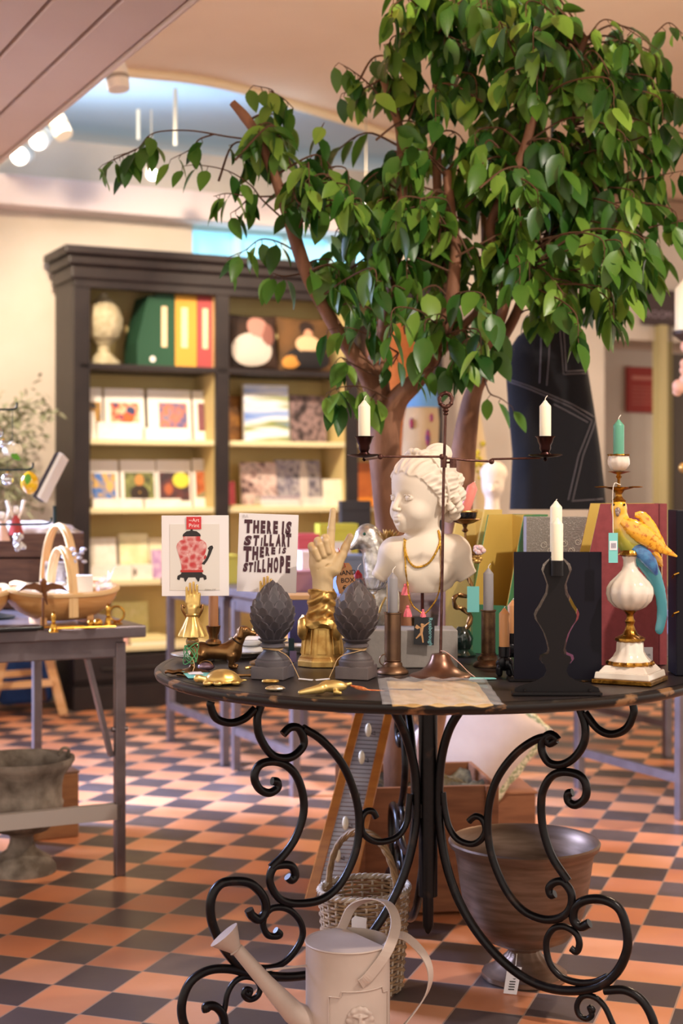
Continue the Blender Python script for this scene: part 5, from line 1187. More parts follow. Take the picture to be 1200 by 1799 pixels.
# -- plates behind the dog
M_por = mat('white_porcelain', 'F2EEE6', .12, coat=.6)
def plate(cx, fpy, r, label, zoff=0, m=M_por):
    Y, s_, rw = at_table(cx, fpy, r); o = thing('plate', label, 'plate', (X(cx, Y), Y, TT+zoff)); q = s_
    MB().lathe((0, 0, 0), [(r*.5*q, 0), (r*.55*q, .003), (r*.7*q, .006), (r*q, .014), (r*1.0*q, .0155), (r*.7*q, .009), (r*.5*q, .006), (.0005, .006)], 56, cap=False).build('dish', m, o)
    MB().lathe((0, 0, 0), [(r*.985*q, .0162), (r*.995*q, .0166), (r*1.003*q, .0155)], 56, cap=False).build('rim_line', mat('dark_rim_line', '5A5048', .4), o)
    return o
plate(352, 1166, 52, 'white plate behind the clip hand and the dachshund')
plate(425, 1160, 58, 'large white plate with sage rim behind the dachshund head', 0)
pl2 = plate(442, 1150, 40, 'smaller cream dish lying on the large white plate', .017)
plate(520, 1148, 30, 'small white plate glimpsed between the left finial and the gold hand')
# -- brass animals and small things in front
tu, s, row, Y = item('gold_turtle', 'gold painted turtle with a domed shell', 'ornament', 389, 1205, 24, .15)
def tf(p):
    d = np.maximum(sd_ell(p, (2, 0, 4), (32, 24, 22)), 2-p[..., 2])
    d = su(d, sd_ell(p, (2, 0, 4), (36, 27, 4)), 3)
    for x, y in ((-26, -22), (-8, -27), (24, -22), (-24, 22), (24, 22)): d = su(d, sd_ell(p, (x, y, 4), (8, 6, 4.5)), 2)
    d = su(d, sd_cap(p, (-32, -4, 9), (-42, -6, 11), 6, 7), 3); d = su(d, sd_cap(p, (34, 2, 5), (44, 4, 5), 3, 1.5), 2)
    ph = np.arctan2(p[..., 1], p[..., 0]-2); return d+.5*np.cos(6*ph)*np.exp(-((np.hypot(p[..., 0]-2, p[..., 1])-19)/6)**2)*.9
sdf_obj('shell_body', tf, (-54, -36, 0), (48, 36, 30), 1.1, s[0][0], M_goldp, tu)
cp = thing('small_silver_purse', 'tiny lilac and silver purse between the turquoise tag and the turtle', 'ornament', (X(362, 3.2), 3.2, TT))
MB().ell((0, 0, .009), (.018, .011, .009), n=18, m_=8).build('purse_body', mat('lilac_silver', 'B8A0B8', .3, .6, c2='8A6A78', scale=60), cp); MB().tube([(.014*math.cos(a), -.003, .012+.01*math.sin(a)) for a in [PI*i/8 for i in range(9)]], .0012, 5).build('handle', M_brz, cp)
lf_o, s, row, Y = item('bronze_leaf', 'small bronze leaf dish at the left of the table', 'ornament', 312, 1188, 8)
MB().grid(10, 8, lambda u, v: ((u-.5)*44, (v-.5)*26*math.sin(PI*min(.97, max(.05, u)))**.6, 3+5*(abs(v-.5)*2)**2+3*math.sin(u*14)*.4)).build('leaf_dish', M_brz, lf_o, solid=2).data.transform(s)
for m_ in kids(lf_o)[0].modifiers: m_.thickness = .002
sh, s, row, Y = item('gold_shell', 'small gold and pearl shell in front of the left finial', 'ornament', 483, 1215, 8)
MB().ell((0, 0, 4), (17, 12, 5), n=28, m_=10, fn=lambda a, b: 1+.07*math.cos(9*a)).build('shell', mat('gold_pearl', 'D8B878', .25, .8, c2='E8DCC8', scale=60), sh).data.transform(s)
rg, s, row, Y = item('gold_ring', 'small gold ring lying behind the shell', 'ring', 475, 1201, 6)
MB().tube([(13*math.cos(a), 8*math.sin(a), 3) for a in [2*PI*i/24 for i in range(24)]], 2.6, 8, True).build('band', M_gold, rg).data.transform(s)
kn, s, row, Y = item('brass_knot', 'small brass hook lying left of the left finial base', 'ornament', 443, 1178, 5)
MB().tube(sm([(-12, 0, 3), (-4, 3, 4), (4, -3, 5), (12, 0, 3), (6, 4, 4)], 5), 2.6, 8).build('knot', M_gold, kn).data.transform(s)
ky, s, row, Y = item('brass_key', 'short bronze rod between the turtle and the left finial', 'ornament', 430, 1191, 3)
MB().tube(sm([(-20, 0, 3.2), (0, 1, 3.4), (22, 0, 3.2)], 4), [4, 2.6, 2.6, 4], 8).build('rod', M_brz, ky).data.transform(s)
bd, s, row, Y = item('gold_hummingbird', 'gold bird shaped ornament with a long pointed beak and a red tassel', 'ornament', 572, 1222, 12, 0)
def bf(p):
    d = sd_cap(p, (-44, -14, 5), (-8, -2, 10), 4.2, 8.5); d = su(d, sd_ell(p, (14, 8, 13), (24, 12, 11)), 8)
    d = su(d, sd_cap(p, (34, 16, 14), (44, 22, 16), 4, 3), 3); d = su(d, sd_cap(p, (-6, 6, 16), (2, 10, 22), 4, 2), 4)
    d = su(d, sd_cap(p, (18, -6, 5), (26, -8, 3.2), 5, 3), 3); return su(d, sd_cap(p, (-10, 8, 4), (-18, 10, 3), 4, 3), 3)
sdf_obj('bird_body', bf, (-54, -26, 0), (54, 30, 30), 1.0, s[0][0], M_goldp, bd)
tm = MB()
for k in range(7): 
    a = k*.9; tm.tube(sm([(42, 22, 13), (54+2*k, 22+4*math.sin(a), 8+3*math.cos(a)), (78, 26+3*math.sin(a), 4), (104, 30+2*math.cos(a), 2.4)], 4), .9, 5)
tm.v = [s @ v for v in tm.v]; tm.build('tassel_cord', mat('red_orange_thread', 'C8502E', .7, c2='E89A5A', scale=200), bd)
mb = MB().tube([(100, 30, 3), (128, 32, 3), (172, 34, 3.4)], [3, 2.4, 1.6], 8); mb.v = [s @ v for v in mb.v]; mb.build('dark_pin', mat('dark_brown_pin', '3A241C', .4, .5), bd)
# -- grey candle in a bronze chamberstick
M_cham = mat('brown_bronze_metal', '6E5444', .42, .9, c2='8A6A50', scale=18, bump=.15)
def chamber(cx, fpy, R, htop, label, ring=True, m=M_cham, cr=14.5):
    o, s, row, Y = item('chamberstick', label, 'candle holder', cx, fpy, R)
    MB().lathe((0, 0, 0), [(R, 0), (R, 2.5), (R*.95, 5), (R*.72, 10), (R*.62, 12), (R*.60, 17), (R*.5, 20), (cr+1, 22), (cr, 23), (cr, row-htop-3), (cr+1.5, row-htop-2), (cr+1.5, row-htop), (cr-2, row-htop), (cr-2, row-htop-12), (0.5, row-htop-12)], 40, M=s, cap=False).build('holder', m, o)
    if ring:
        MB().tube([s @ V((-R*.48+10*math.cos(a), -6, 23+10*math.sin(a))) for a in [2*PI*i/24 for i in range(24)]], 1.1*s[0][0], 6, True).build('carrying_ring', m, o)
    else:
        MB().tube([s @ V((-R*.5+5*math.cos(a), -6, 14+4*math.sin(a))) for a in [2*PI*i/24 for i in range(24)]], 1.6*s[0][0], 6, True).build('carrying_ring', m, o)
    return o, Y, row
_, Yc, _r = chamber(690, 1186, 28, 1076, 'bronze chamberstick with a thin ring, between the right finial and the plinth')
candle(686, 1087, 1008, 9.2, Yc, M_cg, 'grey taper candle in the chamberstick left of the plinth', wick=12).location.x = X(690, Yc)
_, Yc2, _r = chamber(858, 1174, 27, 1072, 'tall bronze chamberstick right of the candelabrum base', False, mat('dark_mottled_bronze', '4A3428', .4, .9, c2='6E543C', scale=50), 12.5)
candle(858, 1084, 1000, 9, Yc2, M_cg, 'grey taper candle in the chamberstick right of the candelabrum')
# -- tall candelabrum
M_cop = mat('burnished_copper_bronze', '8A6450', .34, .85, c2='6A4C3E', scale=9); M_rod = mat('rust_brown_iron', '4A2C28', .45, .8, c2='6A4A40', scale=60, bump=.4, bscale=200)
ca_, s, row, Y = item('candelabrum', 'tall slim bronze candelabrum with two jointed arms and a round foot', 'candelabrum', 774, 1196, 52)
q = s[0][0]; TX = lambda px, py, d=0: s @ V((px-774, d, row-py))
MB().lathe((0, 0, 0), [(54, 0), (55, 1.5), (53, 4), (46, 6), (36, 10), (25, 19), (19, 30), (16.5, 38), (15, 40), (8, 41), (4, 42)], 56, M=s).build('foot', M_cop, ca_)
rodp = [TX(774, 1150), TX(777, 1000), TX(779, 860), TX(783, 722)]
MB().tube(rodp, 2.6*q, 10).build('rod', M_rod, ca_)
mb = MB().tube([TX(783+11*math.cos(a), 703+12*math.sin(a)) for a in [2*PI*i/24 for i in range(24)]], 3.6*q, 10, True, fn=lambda t, a: 1+.2*math.sin(t*90)); mb.lathe(TX(783, 722), [(r*q, z*q) for r, z in [(3, -8), (5, -6), (3, -3), (6, 0), (4, 3), (6, 6), (3, 8)]], 14); mb.build('top_ring', M_rod, ca_)
mb = MB().lathe(TX(779.5, 812), [(r*q, z*q) for r, z in [(5.5, -10), (5.5, 8), (4.5, 9)]], 14); mb.box(TX(796, 815, -2), (12*q, 3*q, 15*q), .3); mb.tube([TX(780, 813), TX(792, 813)], 2*q, 8); mb.build('slider_clamp', M_rod, ca_)
def arm(pts, cupx, cupz, flag):
    a = MB().tube([TX(*p) for p in pts], 2*q, 8)
    for p in (pts[0], pts[-1] if flag else pts[1]): a.ell(TX(*p), (5*q, 4*q, 5*q), n=12, m_=8)
    ar = a.build('arm', M_rod, ca_)
    m = MB().lathe(TX(cupx, cupz), [(r*q, z*q) for r, z in [(1, -8), (4, -5), (2, -2), (18, 0), (26, 3), (24, 4.5), (10, 4), (7, 8), (10, 14), (10, 20), (13, 26), (15, 33), (18, 36), (12, 36), (11.5, 28), (.5, 26)]], 24, fn=lambda t, z: 1+(.18*math.cos(2*t) if 0 <= z/q < 5 else 0), cap=False); m.build('candle_cup', mat('dark_bronze_cup', '3A2422', .3, .9), ca_)
arm([(776, 803, -4), (668, 803, -14)], 640, 803, True)
MB().tube([TX(668, 803, -14), TX(655, 803, -8), TX(640, 804, 0)], [3*q, 5*q, 6*q], 8, flat=.4).build('leaf_bracket', mat('pale_pewter_leaf', '9A8A84', .4, .8), ca_)
arm([(782, 805, 4), (822, 809, 10), (865, 811, 14)], 958, 803, True)
MB().tube([TX(865, 807, 12), TX(950, 805, 2)], 1.9*q, 8).build('arm', M_rod, ca_)
candle(640, 777, 705, 10.6, Y, M_cw, 'ivory candle in the left cup of the tall candelabrum')
candle(958, 777, 705, 10.2, Y, M_cw, 'ivory candle in the right cup of the tall candelabrum')
tagcard(ca_, [(0, -5, 46), (10, -16, 44), (32, -22, 26), (46, -26, 12), (58, -30, 3)], [(46, -46, 1.2), (94, -40, 1.2), (92, -26, 1.2), (50, -28, 2)], M_tealtag, mat('pink_string', 'E0B0A0', .8), sc=s)
# -- plastic sleeve with gold paper at the front
pkt, s, row, Y = item('gold_paper_packet', 'clear plastic packet of crinkled gold paper lying at the table front', 'packet', 780, 1246, 0)
yb = YT(1198); mb = MB(); 
mb.grid(30, 14, lambda u, v: (X(690+u*178, Y)*1.0-pkt.location.x, .012+(yb-Y-.03)*v, .003+.0022*math.sin(u*23+v*7)*math.sin(v*9+u*5)))
mb.build('gold_sheet', mat('crinkled_gold_paper', 'EBCF9C', .4, .15, c2='D0A868', scale=14, bump=.6, bscale=30), pkt, solid=.0012)
mb = MB(); mb.grid(36, 16, lambda u, v: (X(672+u*214, Y)-pkt.location.x, .004+(yb-Y-.005)*v, .0055+.0025*math.sin(u*31+v*17)*math.sin(v*13+u*3)+.002))
mb.build('clear_sleeve', film('clear_plastic', .22), pkt, solid=.0004)
# -- plinth and child bust
M_pl = mat('grey_plaster_block', '9C948E', .9, c2='8A837E', scale=20, bump=.5, bscale=60)
pb_, s, row, Y = item('plinth_block', 'rough grey plaster block carrying the white bust', 'plinth', 722, 1174, 0, .03)
bw_ = 165*s[0][0]; bh_ = 66*s[0][0]
MB().box((0, .055, bh_/2), (bw_, .11, bh_)).build('block', M_pl, pb_, False, bevel=.002)
pb_.children
YB = Y+.058; u = YB/F
bu = thing('child_bust', 'off-white plaster bust of a child with braided hair looking left, wearing gold necklaces', 'bust', (X(742, YB), YB, TT+bh_))
rowb = YH+F*(CH-TT-bh_)/YB
BX = lambda px, py, d=0: np.array([px-742, d, rowb-py])
M_bust = mat('warm_white_plaster', 'E6D8C6', .6, c2='DFCFBB', scale=5, bump=.05, bscale=60)
yaw = math.radians(38); fw = np.array([-math.cos(yaw), -math.sin(yaw), 0]); lf_v = np.array([math.sin(yaw), -math.cos(yaw), 0]); upv = np.array([0, 0, 1.])
HS = 143.; Hc = BX(741, 937, 0)
def bustf(p):
    c = lambda *a: BX(*a)
    d = sd_cap(p, c(695, 972), c(796, 970), 30, 32)
    d = su(d, sd_ell(p, c(744, 1000, 0), (60, 36, 56)), 18)
    d = su(d, sd_cap(p, c(690, 985), c(668, 1010), 26, 15), 10); d = su(d, sd_cap(p, c(798, 980), c(820, 1010), 28, 18), 10)
    d = su(d, sd_cap(p, c(742, 975, 4), c(747, 915, 3), 30, 25.5), 16)
    d = su(d, sd_ell(p, c(715, 1003, -24), (18, 12, 18)), 12); d = su(d, sd_ell(p, c(772, 1003, -26), (20, 12, 18)), 12)
    x = p[..., 0]; cut = rowb-1040+np.maximum(0, np.abs(x+2)-36)*.5+np.maximum(0, np.abs(x+2)-60)*.15
    d = -su(-d, -(cut-p[..., 2]), 2.0) if False else np.maximum(d, (cut-p[..., 2])*.85)
    # head in its own frame: x forward, y left, z up, 1 = chin to crown
    r = (p-Hc)/HS; h = np.stack([r@fw, r@lf_v, r[..., 2]], -1); h[..., 2] += .10*0
    tl = math.radians(4); hx = h[..., 0]*math.cos(tl)+h[..., 2]*math.sin(tl)*-1*-1*0+h[..., 0]*0; 
    e = sd_ell(h, (-.03, 0, .60), (.42, .355, .40)); e = su(e, sd_ell(h, (.10, 0, .36), (.285, .27, .34)), .08)
    for y in (-1, 1): e = su(e, sd_ell(h, (.215, .14*y, .265), (.14, .125, .14)), .07)
    e = su(e, sd_ell(h, (.16, 0, .13), (.19, .17, .12)), .08); e = su(e, sd_ell(h, (.315, 0, .075), (.06, .065, .055)), .06)
    e = su(e, sd_ell(h, (.345, 0, .17), (.07, .10, .085)), .05)
    for y in (-1, 1): e = ss(e, sd_ell(h, (.425, .135*y, .44), (.085, .085, .06)), .06)
    e = su(e, sd_cap(h, (.375, 0, .46), (.44, 0, .315), .026, .036), .035)
    for y in (-1, 1): e = su(e, sd_ell(h, (.405, .034*y, .295), (.035, .022, .022)), .015)
    for y in (-1, 1):
        e = su(e, sd_ell(h, (.313, .135*y, .438), (.05, .062, .040)), .010)
        for k in range(4):   # lids
            a0, a1 = -.06+.03*k, -.03+.03*k
            zt = lambda a: .475-4.5*(a)**2; zb_ = lambda a: .405+3.5*a*a; xx = lambda a: .363-2.6*a*a-.02*abs(a)*10*(0 if a*y < 0 else 1)
            e = su(e, sd_cap(h, (xx(a0), .135*y+a0, zt(a0)), (xx(a1), .135*y+a1, zt(a1)), .0055), .010)
            e = su(e, sd_cap(h, (xx(a0)-.004, .135*y+a0, zb_(a0)), (xx(a1)-.004, .135*y+a1, zb_(a1)), .0035), .010)
        e = ss(e, sd_ell(h, (.372, .135*y, .442), (.012, .012, .014)), .006)
    e = su(e, sd_cap(h, (.405, -.03, .212), (.405, .03, .212), .017), .014)
    for y in (-1, 1): e = su(e, sd_cap(h, (.403, .02*y, .210), (.382, .062*y, .200), .015, .006), .012)
    e = su(e, sd_cap(h, (.397, -.028, .172), (.397, .028, .172), .021), .016)
    e = ss(e, sd_cap(h, (.423, -.045, .193), (.423, .045, .193), .006), .008)
    e = ss(e, sd_ell(h, (.415, 0, .135), (.03, .04, .014)), .03); e = ss(e, sd_cap(h, (.42, 0, .27), (.42, 0, .235), .006), .012)
    for y in (-1, 1):
        ea = sd_ell(h, (-.045, .335*y, .40), (.06, .028, .085)); ea = ss(ea, sd_ell(h, (-.03, .365*y, .41), (.032, .03, .055)), .02); e = su(e, ea, .02)
    # hair combed back
    ph = np.arctan2(h[..., 1], h[..., 2]-.45+.3*h[..., 0]); rad = np.hypot(h[..., 0]+.1, h[..., 1])
    st_ = .009*np.sin(ph*22+7*np.sin(h[..., 0]*7)+3*h[..., 2])+.006*np.sin(ph*41+5*h[..., 0])
    ha = sd_ell(h, (-.055, 0, .60), (.455, .385, .425))-st_
    hl = .44+.86*h[..., 0]+.10*np.abs(h[..., 1])*0+.02*np.sin(h[..., 1]*30)
    ha = np.maximum(ha, (hl-h[..., 2])*.7); e = su(e, ha, .02)
    band = np.abs(h[..., 0]-.02-.35*(h[..., 2]-.85))-.016
    e = su(e, np.maximum(sd_ell(h, (-.055, 0, .60), (.475, .405, .445)), band), .006)
    e = su(e, np.maximum(sd_ell(h, (-.27, .0, .98), (.17, .16, .13))+.010*np.sin(h[..., 1]*70+h[..., 0]*40), -9), .02)
    for k in range(9):
        a = -1.1+2.2*k/8; e = su(e, sd_ell(h, (.14-.05*abs(a), .16*a, 1.0-.05*a*a+.01*(k % 2)), (.055, .036, .042)), .012)
    for (x, y, z, rr) in ((-.36, .26, .32, .075), (-.42, .14, .24, .075), (-.28, .31, .43, .06), (-.44, .02, .2, .07), (-.16, .35, .33, .05), (-.40, .24, .48, .09), (-.46, .1, .42, .09), (-.47, .1, .60, .07), (-.42, .2, .66, .08), (-.22, .33, .28, .045)):
        for sg in (1, -1): e = su(e, sd_ell(h, (x, y*sg, z), (rr, rr, rr*1.1))+.006*np.sin(h[..., 2]*80+h[..., 0]*50), .02)
    return su(d, e*HS, 9)
sdf_obj('bust', bustf, (-96, -72, rowb-1046), (100, 72, rowb-772), 1.25, u, mat('bust_plaster', 'E8DAC8', .6, c2='E0D0BC', scale=5, bump=.05, bscale=60, cav='B8A48E', cavr=(.42, .5)), bu)
MB().tube([(0, .0, -.0005), (0, 0, (rowb-1034)*u)], 3*u, 12).build('support_rod', mat('dark_red_rod', '4A2018', .4, .6), bu)
# necklaces follow the bust: rays from the camera point find its surface
from mathutils.bvhtree import BVHTree
bm_ob = [c for c in kids(bu) if c.name.startswith('bust')][0]
bvh = BVHTree.FromPolygons([v.co+bu.location for v in bm_ob.data.vertices], [tuple(p.vertices) for p in bm_ob.data.polygons])
def on_bust(px, py, lift=2.2, Yd=None):
    o = V((0, 0, CH)); d = V(((px-600)/F, 1, (YH-py)/F)); hit = bvh.ray_cast(o, d.normalized())
    p = hit[0] if hit[0] and py < 1042 else P(px, py, Yd or YB-.066)
    return p-V((0, lift*u, 0))
M_chain = mat('gold_chain', 'C89B3A', .25, 1, bump=.8, bscale=500)
def necklace(pts, r, label, Yd=None):
    o = thing('necklace', label, 'necklace', on_bust(*pts[len(pts)//2], Yd=Yd)); q_ = sm([on_bust(x, y, Yd=Yd)-o.location for x, y in pts], 8)
    MB().tube(q_, r*u, 8, fn=lambda t, a: 1+.22*math.sin(t*len(q_)*2.2)).build('chain', M_chain, o); return o
necklace([(712, 948), (711, 960), (714, 975), (720, 988), (730, 996), (744, 994), (756, 986), (766, 970), (772, 955), (773, 942), (770, 932)], 1.9, 'short gold rope necklace round the neck of the child bust')
n2 = necklace([(710, 946), (710, 965), (712, 985), (713, 1005), (716, 1025), (718, 1045), (724, 1062), (734, 1072), (745, 1078), (756, 1068), (765, 1055), (771, 1040), (774, 1020), (775, 990), (774, 960), (770, 934)], 1.4, 'long beaded gold necklace with pink tassels and a printed tag on the child bust')
L2 = n2.location.copy(); M_tas = mat('coral_pink_thread', 'F0607A', .7, c2='F08A8A', scale=300)
for (x, y) in ((712, 1028), (716, 1066), (743, 1072)):
    p = on_bust(x, y)-L2; sc2 = 1 if y != 1072 else .7
    mb = MB().ell(p, (3*u*sc2, 3*u*sc2, 3*u*sc2), n=10, m_=6)
    mb.lathe(p+V((0, 0, -17*u*sc2)), [(r*u*sc2, z*u*sc2) for r, z in [(7, 0), (6.5, 4), (4.5, 11), (2.5, 15)]], 14, fn=lambda a, z: 1+.12*math.cos(7*a)); mb.build('tassel', M_tas, n2)
tg = on_bust(745, 1108, 4, YB-.067); tgl = tg-L2
cd_ = MB().box((0, 0, 0), (35*u, .0012, 48*u)); cd_.v = [Matrix.Translation(tgl) @ Matrix.Rotation(.04, 4, 'Y') @ v for v in cd_.v]
cdo = cd_.build('name_tag', mat('black_tag_card', '1B1A1E', .4), n2, False)
tm_ = text_mesh('lettering', 'Russborough', 9.2*u, mat('pale_teal_ink', '8FD0D4', .5), cdo, Matrix.Translation(tgl+V((8*u, -.0012, 23*u))) @ Matrix.Rotation(PI/2, 4, 'Y') @ RX, ext=.0001)
for k in range(3): text_mesh('lettering', ['House', 'Wicklow', 'Ireland'][k], 3.2*u, mat('pale_ink', 'A8B8BC', .5), cdo, Matrix.Translation(tgl+V((-14*u, -.0012, (18-3.4*k)*u))) @ RX, ext=.0001) if False else None
fp = MB(); g0 = tgl+V((-4*u, -.0012, 0))
def lim(a, b, r): fp.tube([g0+V((a[0]*u, 0, a[1]*u)), g0+V((b[0]*u, 0, b[1]*u))], [r*u, r*u*.7], 8, flat=.3)
lim((0, 6), (-1, -4), 3.2); lim((-1, -4), (1, -12), 2.2); lim((1, -12), (2, -20), 1.6); lim((-2, -5), (-6, -9), 2.2); lim((-6, -9), (-10, -13), 1.5); lim((1, 6), (9, 12), 1.5); lim((9, 12), (13, 15), 1); lim((-1, 7), (4, 12), 1.2)
fp.ell(g0+V((0, 0, 10.5*u)), (2.4*u, .0008, 2.6*u), n=12, m_=8); fp.prism([(g0.x+x*u, g0.z+z*u) for x, z in [(-2, 6), (-9, 11), (-12, 6), (-8, 3)]], g0.y-.0004, g0.y+.0004)
fp.build('printed_cherub', mat('printed_gold', 'C89868', .5), cdo)
# -- pink candle in the lotus cup on a twisting bronze branch
lo, s, row, Y = item('branch_candlestick', 'twisting bronze candlestick with a black and gold lotus cup and a pink porcelain flower', 'candle holder', 812, 1156, 28)
q = s[0][0]; LX = lambda px, py, d=0: s @ V((px-812, d, row-py))
MB().lathe((0, 0, 0), [(24, 0), (25, 3), (20, 7), (14, 12), (18, 20), (20, 32), (14, 44), (8, 52)], 24, M=s).build('foot', mat('dark_green_glaze', '16241E', .12, coat=.8), lo)
MB().tube(sm([LX(812, 1108), LX(822, 1100, -4), LX(826, 1082, 2), LX(812, 1070, 4), LX(800, 1066), LX(798, 1052, -3), LX(806, 1046), LX(826, 1048, 3), LX(830, 1032), LX(820, 1010), LX(814, 980), LX(818, 950)], 6), [5*q, 4.5*q, 4*q, 4*q, 3.6*q, 3*q, 2.6*q], 10, fn=lambda t, a: 1+.15*math.sin(2*a+t*60)).build('snaking_branch', M_brz, lo)
MB().tube([LX(818, 950), LX(817, 925)], 2.2*q, 8).tube(sm([LX(818, 960), LX(832, 975, -6), LX(838, 965, -8)], 4), 1.6*q, 8).build('stem', M_brz, lo)
MB().lathe(tuple(LX(817, 916)), [(r*q, z*q) for r, z in [(2, -20), (6, -17), (3, -12), (5, -6), (14, -3), (25, 3), (23, 4.5), (8, 1)]], 32, fn=lambda a, z: 1+(.13*math.cos(6*a) if z/q > -5 else 0), cap=False).build('petal_dish', M_brz, lo)
MB().lathe(tuple(LX(817, 916)), [(r*q, z*q) for r, z in [(6, -3), (14, 0), (20, 8), (21, 17), (18, 18), (16, 10), (5, 4), (.5, 4)]], 40, fn=lambda a, z: 1+.05*abs(math.sin(8*a)), cap=False).build('lotus_cup', mat('black_glaze', '12161C', .1, coat=1), lo)
MB().tube([LX(817+21*math.cos(a), 899, 21*math.sin(a)) for a in [2*PI*i/32 for i in range(32)]], 2.3*q, 8, True, fn=lambda t, a: 1+.25*math.sin(t*200)).build('gilt_rim', M_gold, lo)
mb = MB()
for k in range(8): a = 2*PI*k/8+.3; rr2 = 4 if k < 3 else 7; mb.ell(LX(842+rr2*math.cos(a), 965-rr2*math.sin(a)*.8, -8-2*(k % 3)), (5*q, 3.5*q, 5*q), n=10, m_=6)
mb.build('porcelain_flower', mat('pink_porcelain', 'E8B0B4', .2, coat=.6, c2='F4E8E4', scale=200), lo)
mb = MB()
for k in range(6): a = 2*PI*k/6; mb.ell(LX(838+5*math.cos(a), 982-5*math.sin(a), -6), (4.5*q, 2.5*q, 4*q), n=8, m_=6)
mb.build('gilt_leaves', M_gold, lo)
tagcard(lo, [(10, -8, row-1010), (12, -10, row-1025)], [(8, -10, row-1075), (29, -10, row-1075), (29, -10, row-1030), (8, -10, row-1030)], M_tealtag, sc=s)
candle(814, 905, 846, 9.5, Y, M_cp, 'coral pink candle leaning over in the lotus cup', lean=.32, wick=3)
# -- small elephants with tan candles
M_el = mat('black_iron_glaze', '1C1A1E', .28, .5)
def elephant(cx, fpy, label, ctop, clabel, m=M_ct):
    o, s, row, Y = item('elephant_candle_holder', label, 'candle holder', cx, fpy, 14)
    def f(p):
        d = sd_ell(p, (0, 0, 22), (15, 14, 13)); d = su(d, sd_ell(p, (6, -12, 24), (9, 8, 10)), 4); d = su(d, sd_cap(p, (10, -18, 20), (14, -22, 4), 3.5, 2.2), 3)
        for x, y in ((-9, -8), (9, -8), (-9, 8), (9, 8)): d = su(d, sd_cap(p, (x, y, 14), (x, y, 4.5), 5.5, 5), 3)
        return np.minimum(d, sd_ell(p, (-4, -16, 26), (8, 3, 9)))
    sdf_obj('elephant', f, (-22, -28, 0), (24, 20, 40), .9, s[0][0], M_el, o)
    MB().lathe((0, 0, 0), [(7, 32), (10, 35), (10.5, 52), (9.4, 52), (9, 40), (.5, 40)], 20, M=s, cap=False).build('candle_cup', M_el, o)
    candle(cx, row-41.5, ctop, 9.2, Y, m, clabel, wick=4)
elephant(886, 1190, 'black elephant candle holder beside the navy panel', 1070, 'tan candle on the nearer black elephant')
elephant(901, 1166, 'second black elephant candle holder, partly behind the navy panel', 1056, 'tan candle on the farther black elephant')
# -- magazine files
def magfile(px, py, w, D, H, h0, rz, mo, mi, label, strip=None, dy=0, slope=.4):
    """near bottom corner at (px,py); front runs to the left/back, side panel to the right/back"""
    Y = YT(py)+dy; o = thing('magazine_file', label, 'magazine file', (X(px, Y), Y, TT), rz); t = .0025
    side = [(0, 0), (D, 0), (D, H), (D*slope, H), (0, h0)]
    def panel(x, nm, m, th):
        mb = MB(); mb.prism(side, 0, th); mb.v = [V((x+v.y, v.x, v.z)) for v in mb.v]; mb.f = [f[::-1] for f in mb.f]; return mb.build(nm, m, o, False)
    panel(-t, 'outer_side', mo, t); panel(-t*1.6, 'side_lining', mi, t*.55); panel(-w, 'outer_side', mo, t); panel(-w+t, 'side_lining', mi, t*.55)
    MB().box((-w/2, t/2, h0/2), (w-2*t, t, h0)).build('front_panel', mo, o, False); MB().box((-w/2, D-t/2, H/2), (w-2*t, t, H)).build('spine', mo, o, False)
    MB().box((-w/2, D-t*1.3, H/2), (w-2.4*t, t*.5, H-.002)).build('spine_lining', mi, o, False); MB().box((-w/2, D/2, t/2+.001), (w-2.4*t, D-2.4*t, t)).build('floor_panel', mo, o, False)
    return o, Y
M_fg = mat('bottle_green_cloth', '3F7A48', .7, bump=.15, bscale=500); M_fy = mat('straw_yellow_cloth', 'D0B25E', .7, bump=.15, bscale=500); M_fm = mat('wine_red_cloth', '8E3E42', .7, c2='84383C', scale=60, bump=.15, bscale=500); M_in = mat('mustard_lining', 'C6A650', .7)
magfile(893, 1152, .10, .20, .325, .115, -math.radians(35), M_fg, M_in, 'green cloth magazine file with mustard lining behind the grey candle')
magfile(832, 1140, .075, .17, .335, .20, -math.radians(30), M_fy, mat('pale_straw_lining', 'D9C07A', .7), 'straw yellow magazine file behind the bust and the pink candle')
mf, Ym = magfile(1012, 1172, .085, .205, .355, .11, -math.radians(84), M_fm, M_in, 'wine red magazine file behind the parrot candlestick', dy=.02, slope=.27)
mb = MB().box((.0008, .188, .1775), (.002, .002, .355)); mb.build('hinge_strip', mat('dark_wine_strip', '6E2E34', .7), mf, False)
mb = MB().box((.0012, .145, .024), (.001, .055, .03)); stk_ = mb.build('price_sticker', M_tagw, mf, False)
MB().box((.0019, .140, .024), (.0006, .012, .009)).build('printed_code', mat('ink_grey', '3A3438', .6), stk_, False)
text_mesh('printed_text', 'MAGAZINE FILE', .0045, mat('ink_grey2', '3A3438', .6), stk_, Matrix.Translation((.002, .122, .033)) @ Matrix.Rotation(PI/2, 4, 'Z') @ RX, ext=.0001)
text_mesh('printed_text', '€23.95', .006, mat('ink_grey3', '3A3438', .6), stk_, Matrix.Translation((.002, .15, .02)) @ Matrix.Rotation(PI/2, 4, 'Z') @ RX, ext=.0001)
mb = MB(); mb.tube([(.003, .192, .12), (.0032, .1925, .25)], .0012, 6); mb.build('ribbon_tie', mat('cream_ribbon', 'D8B48A', .7), mf)
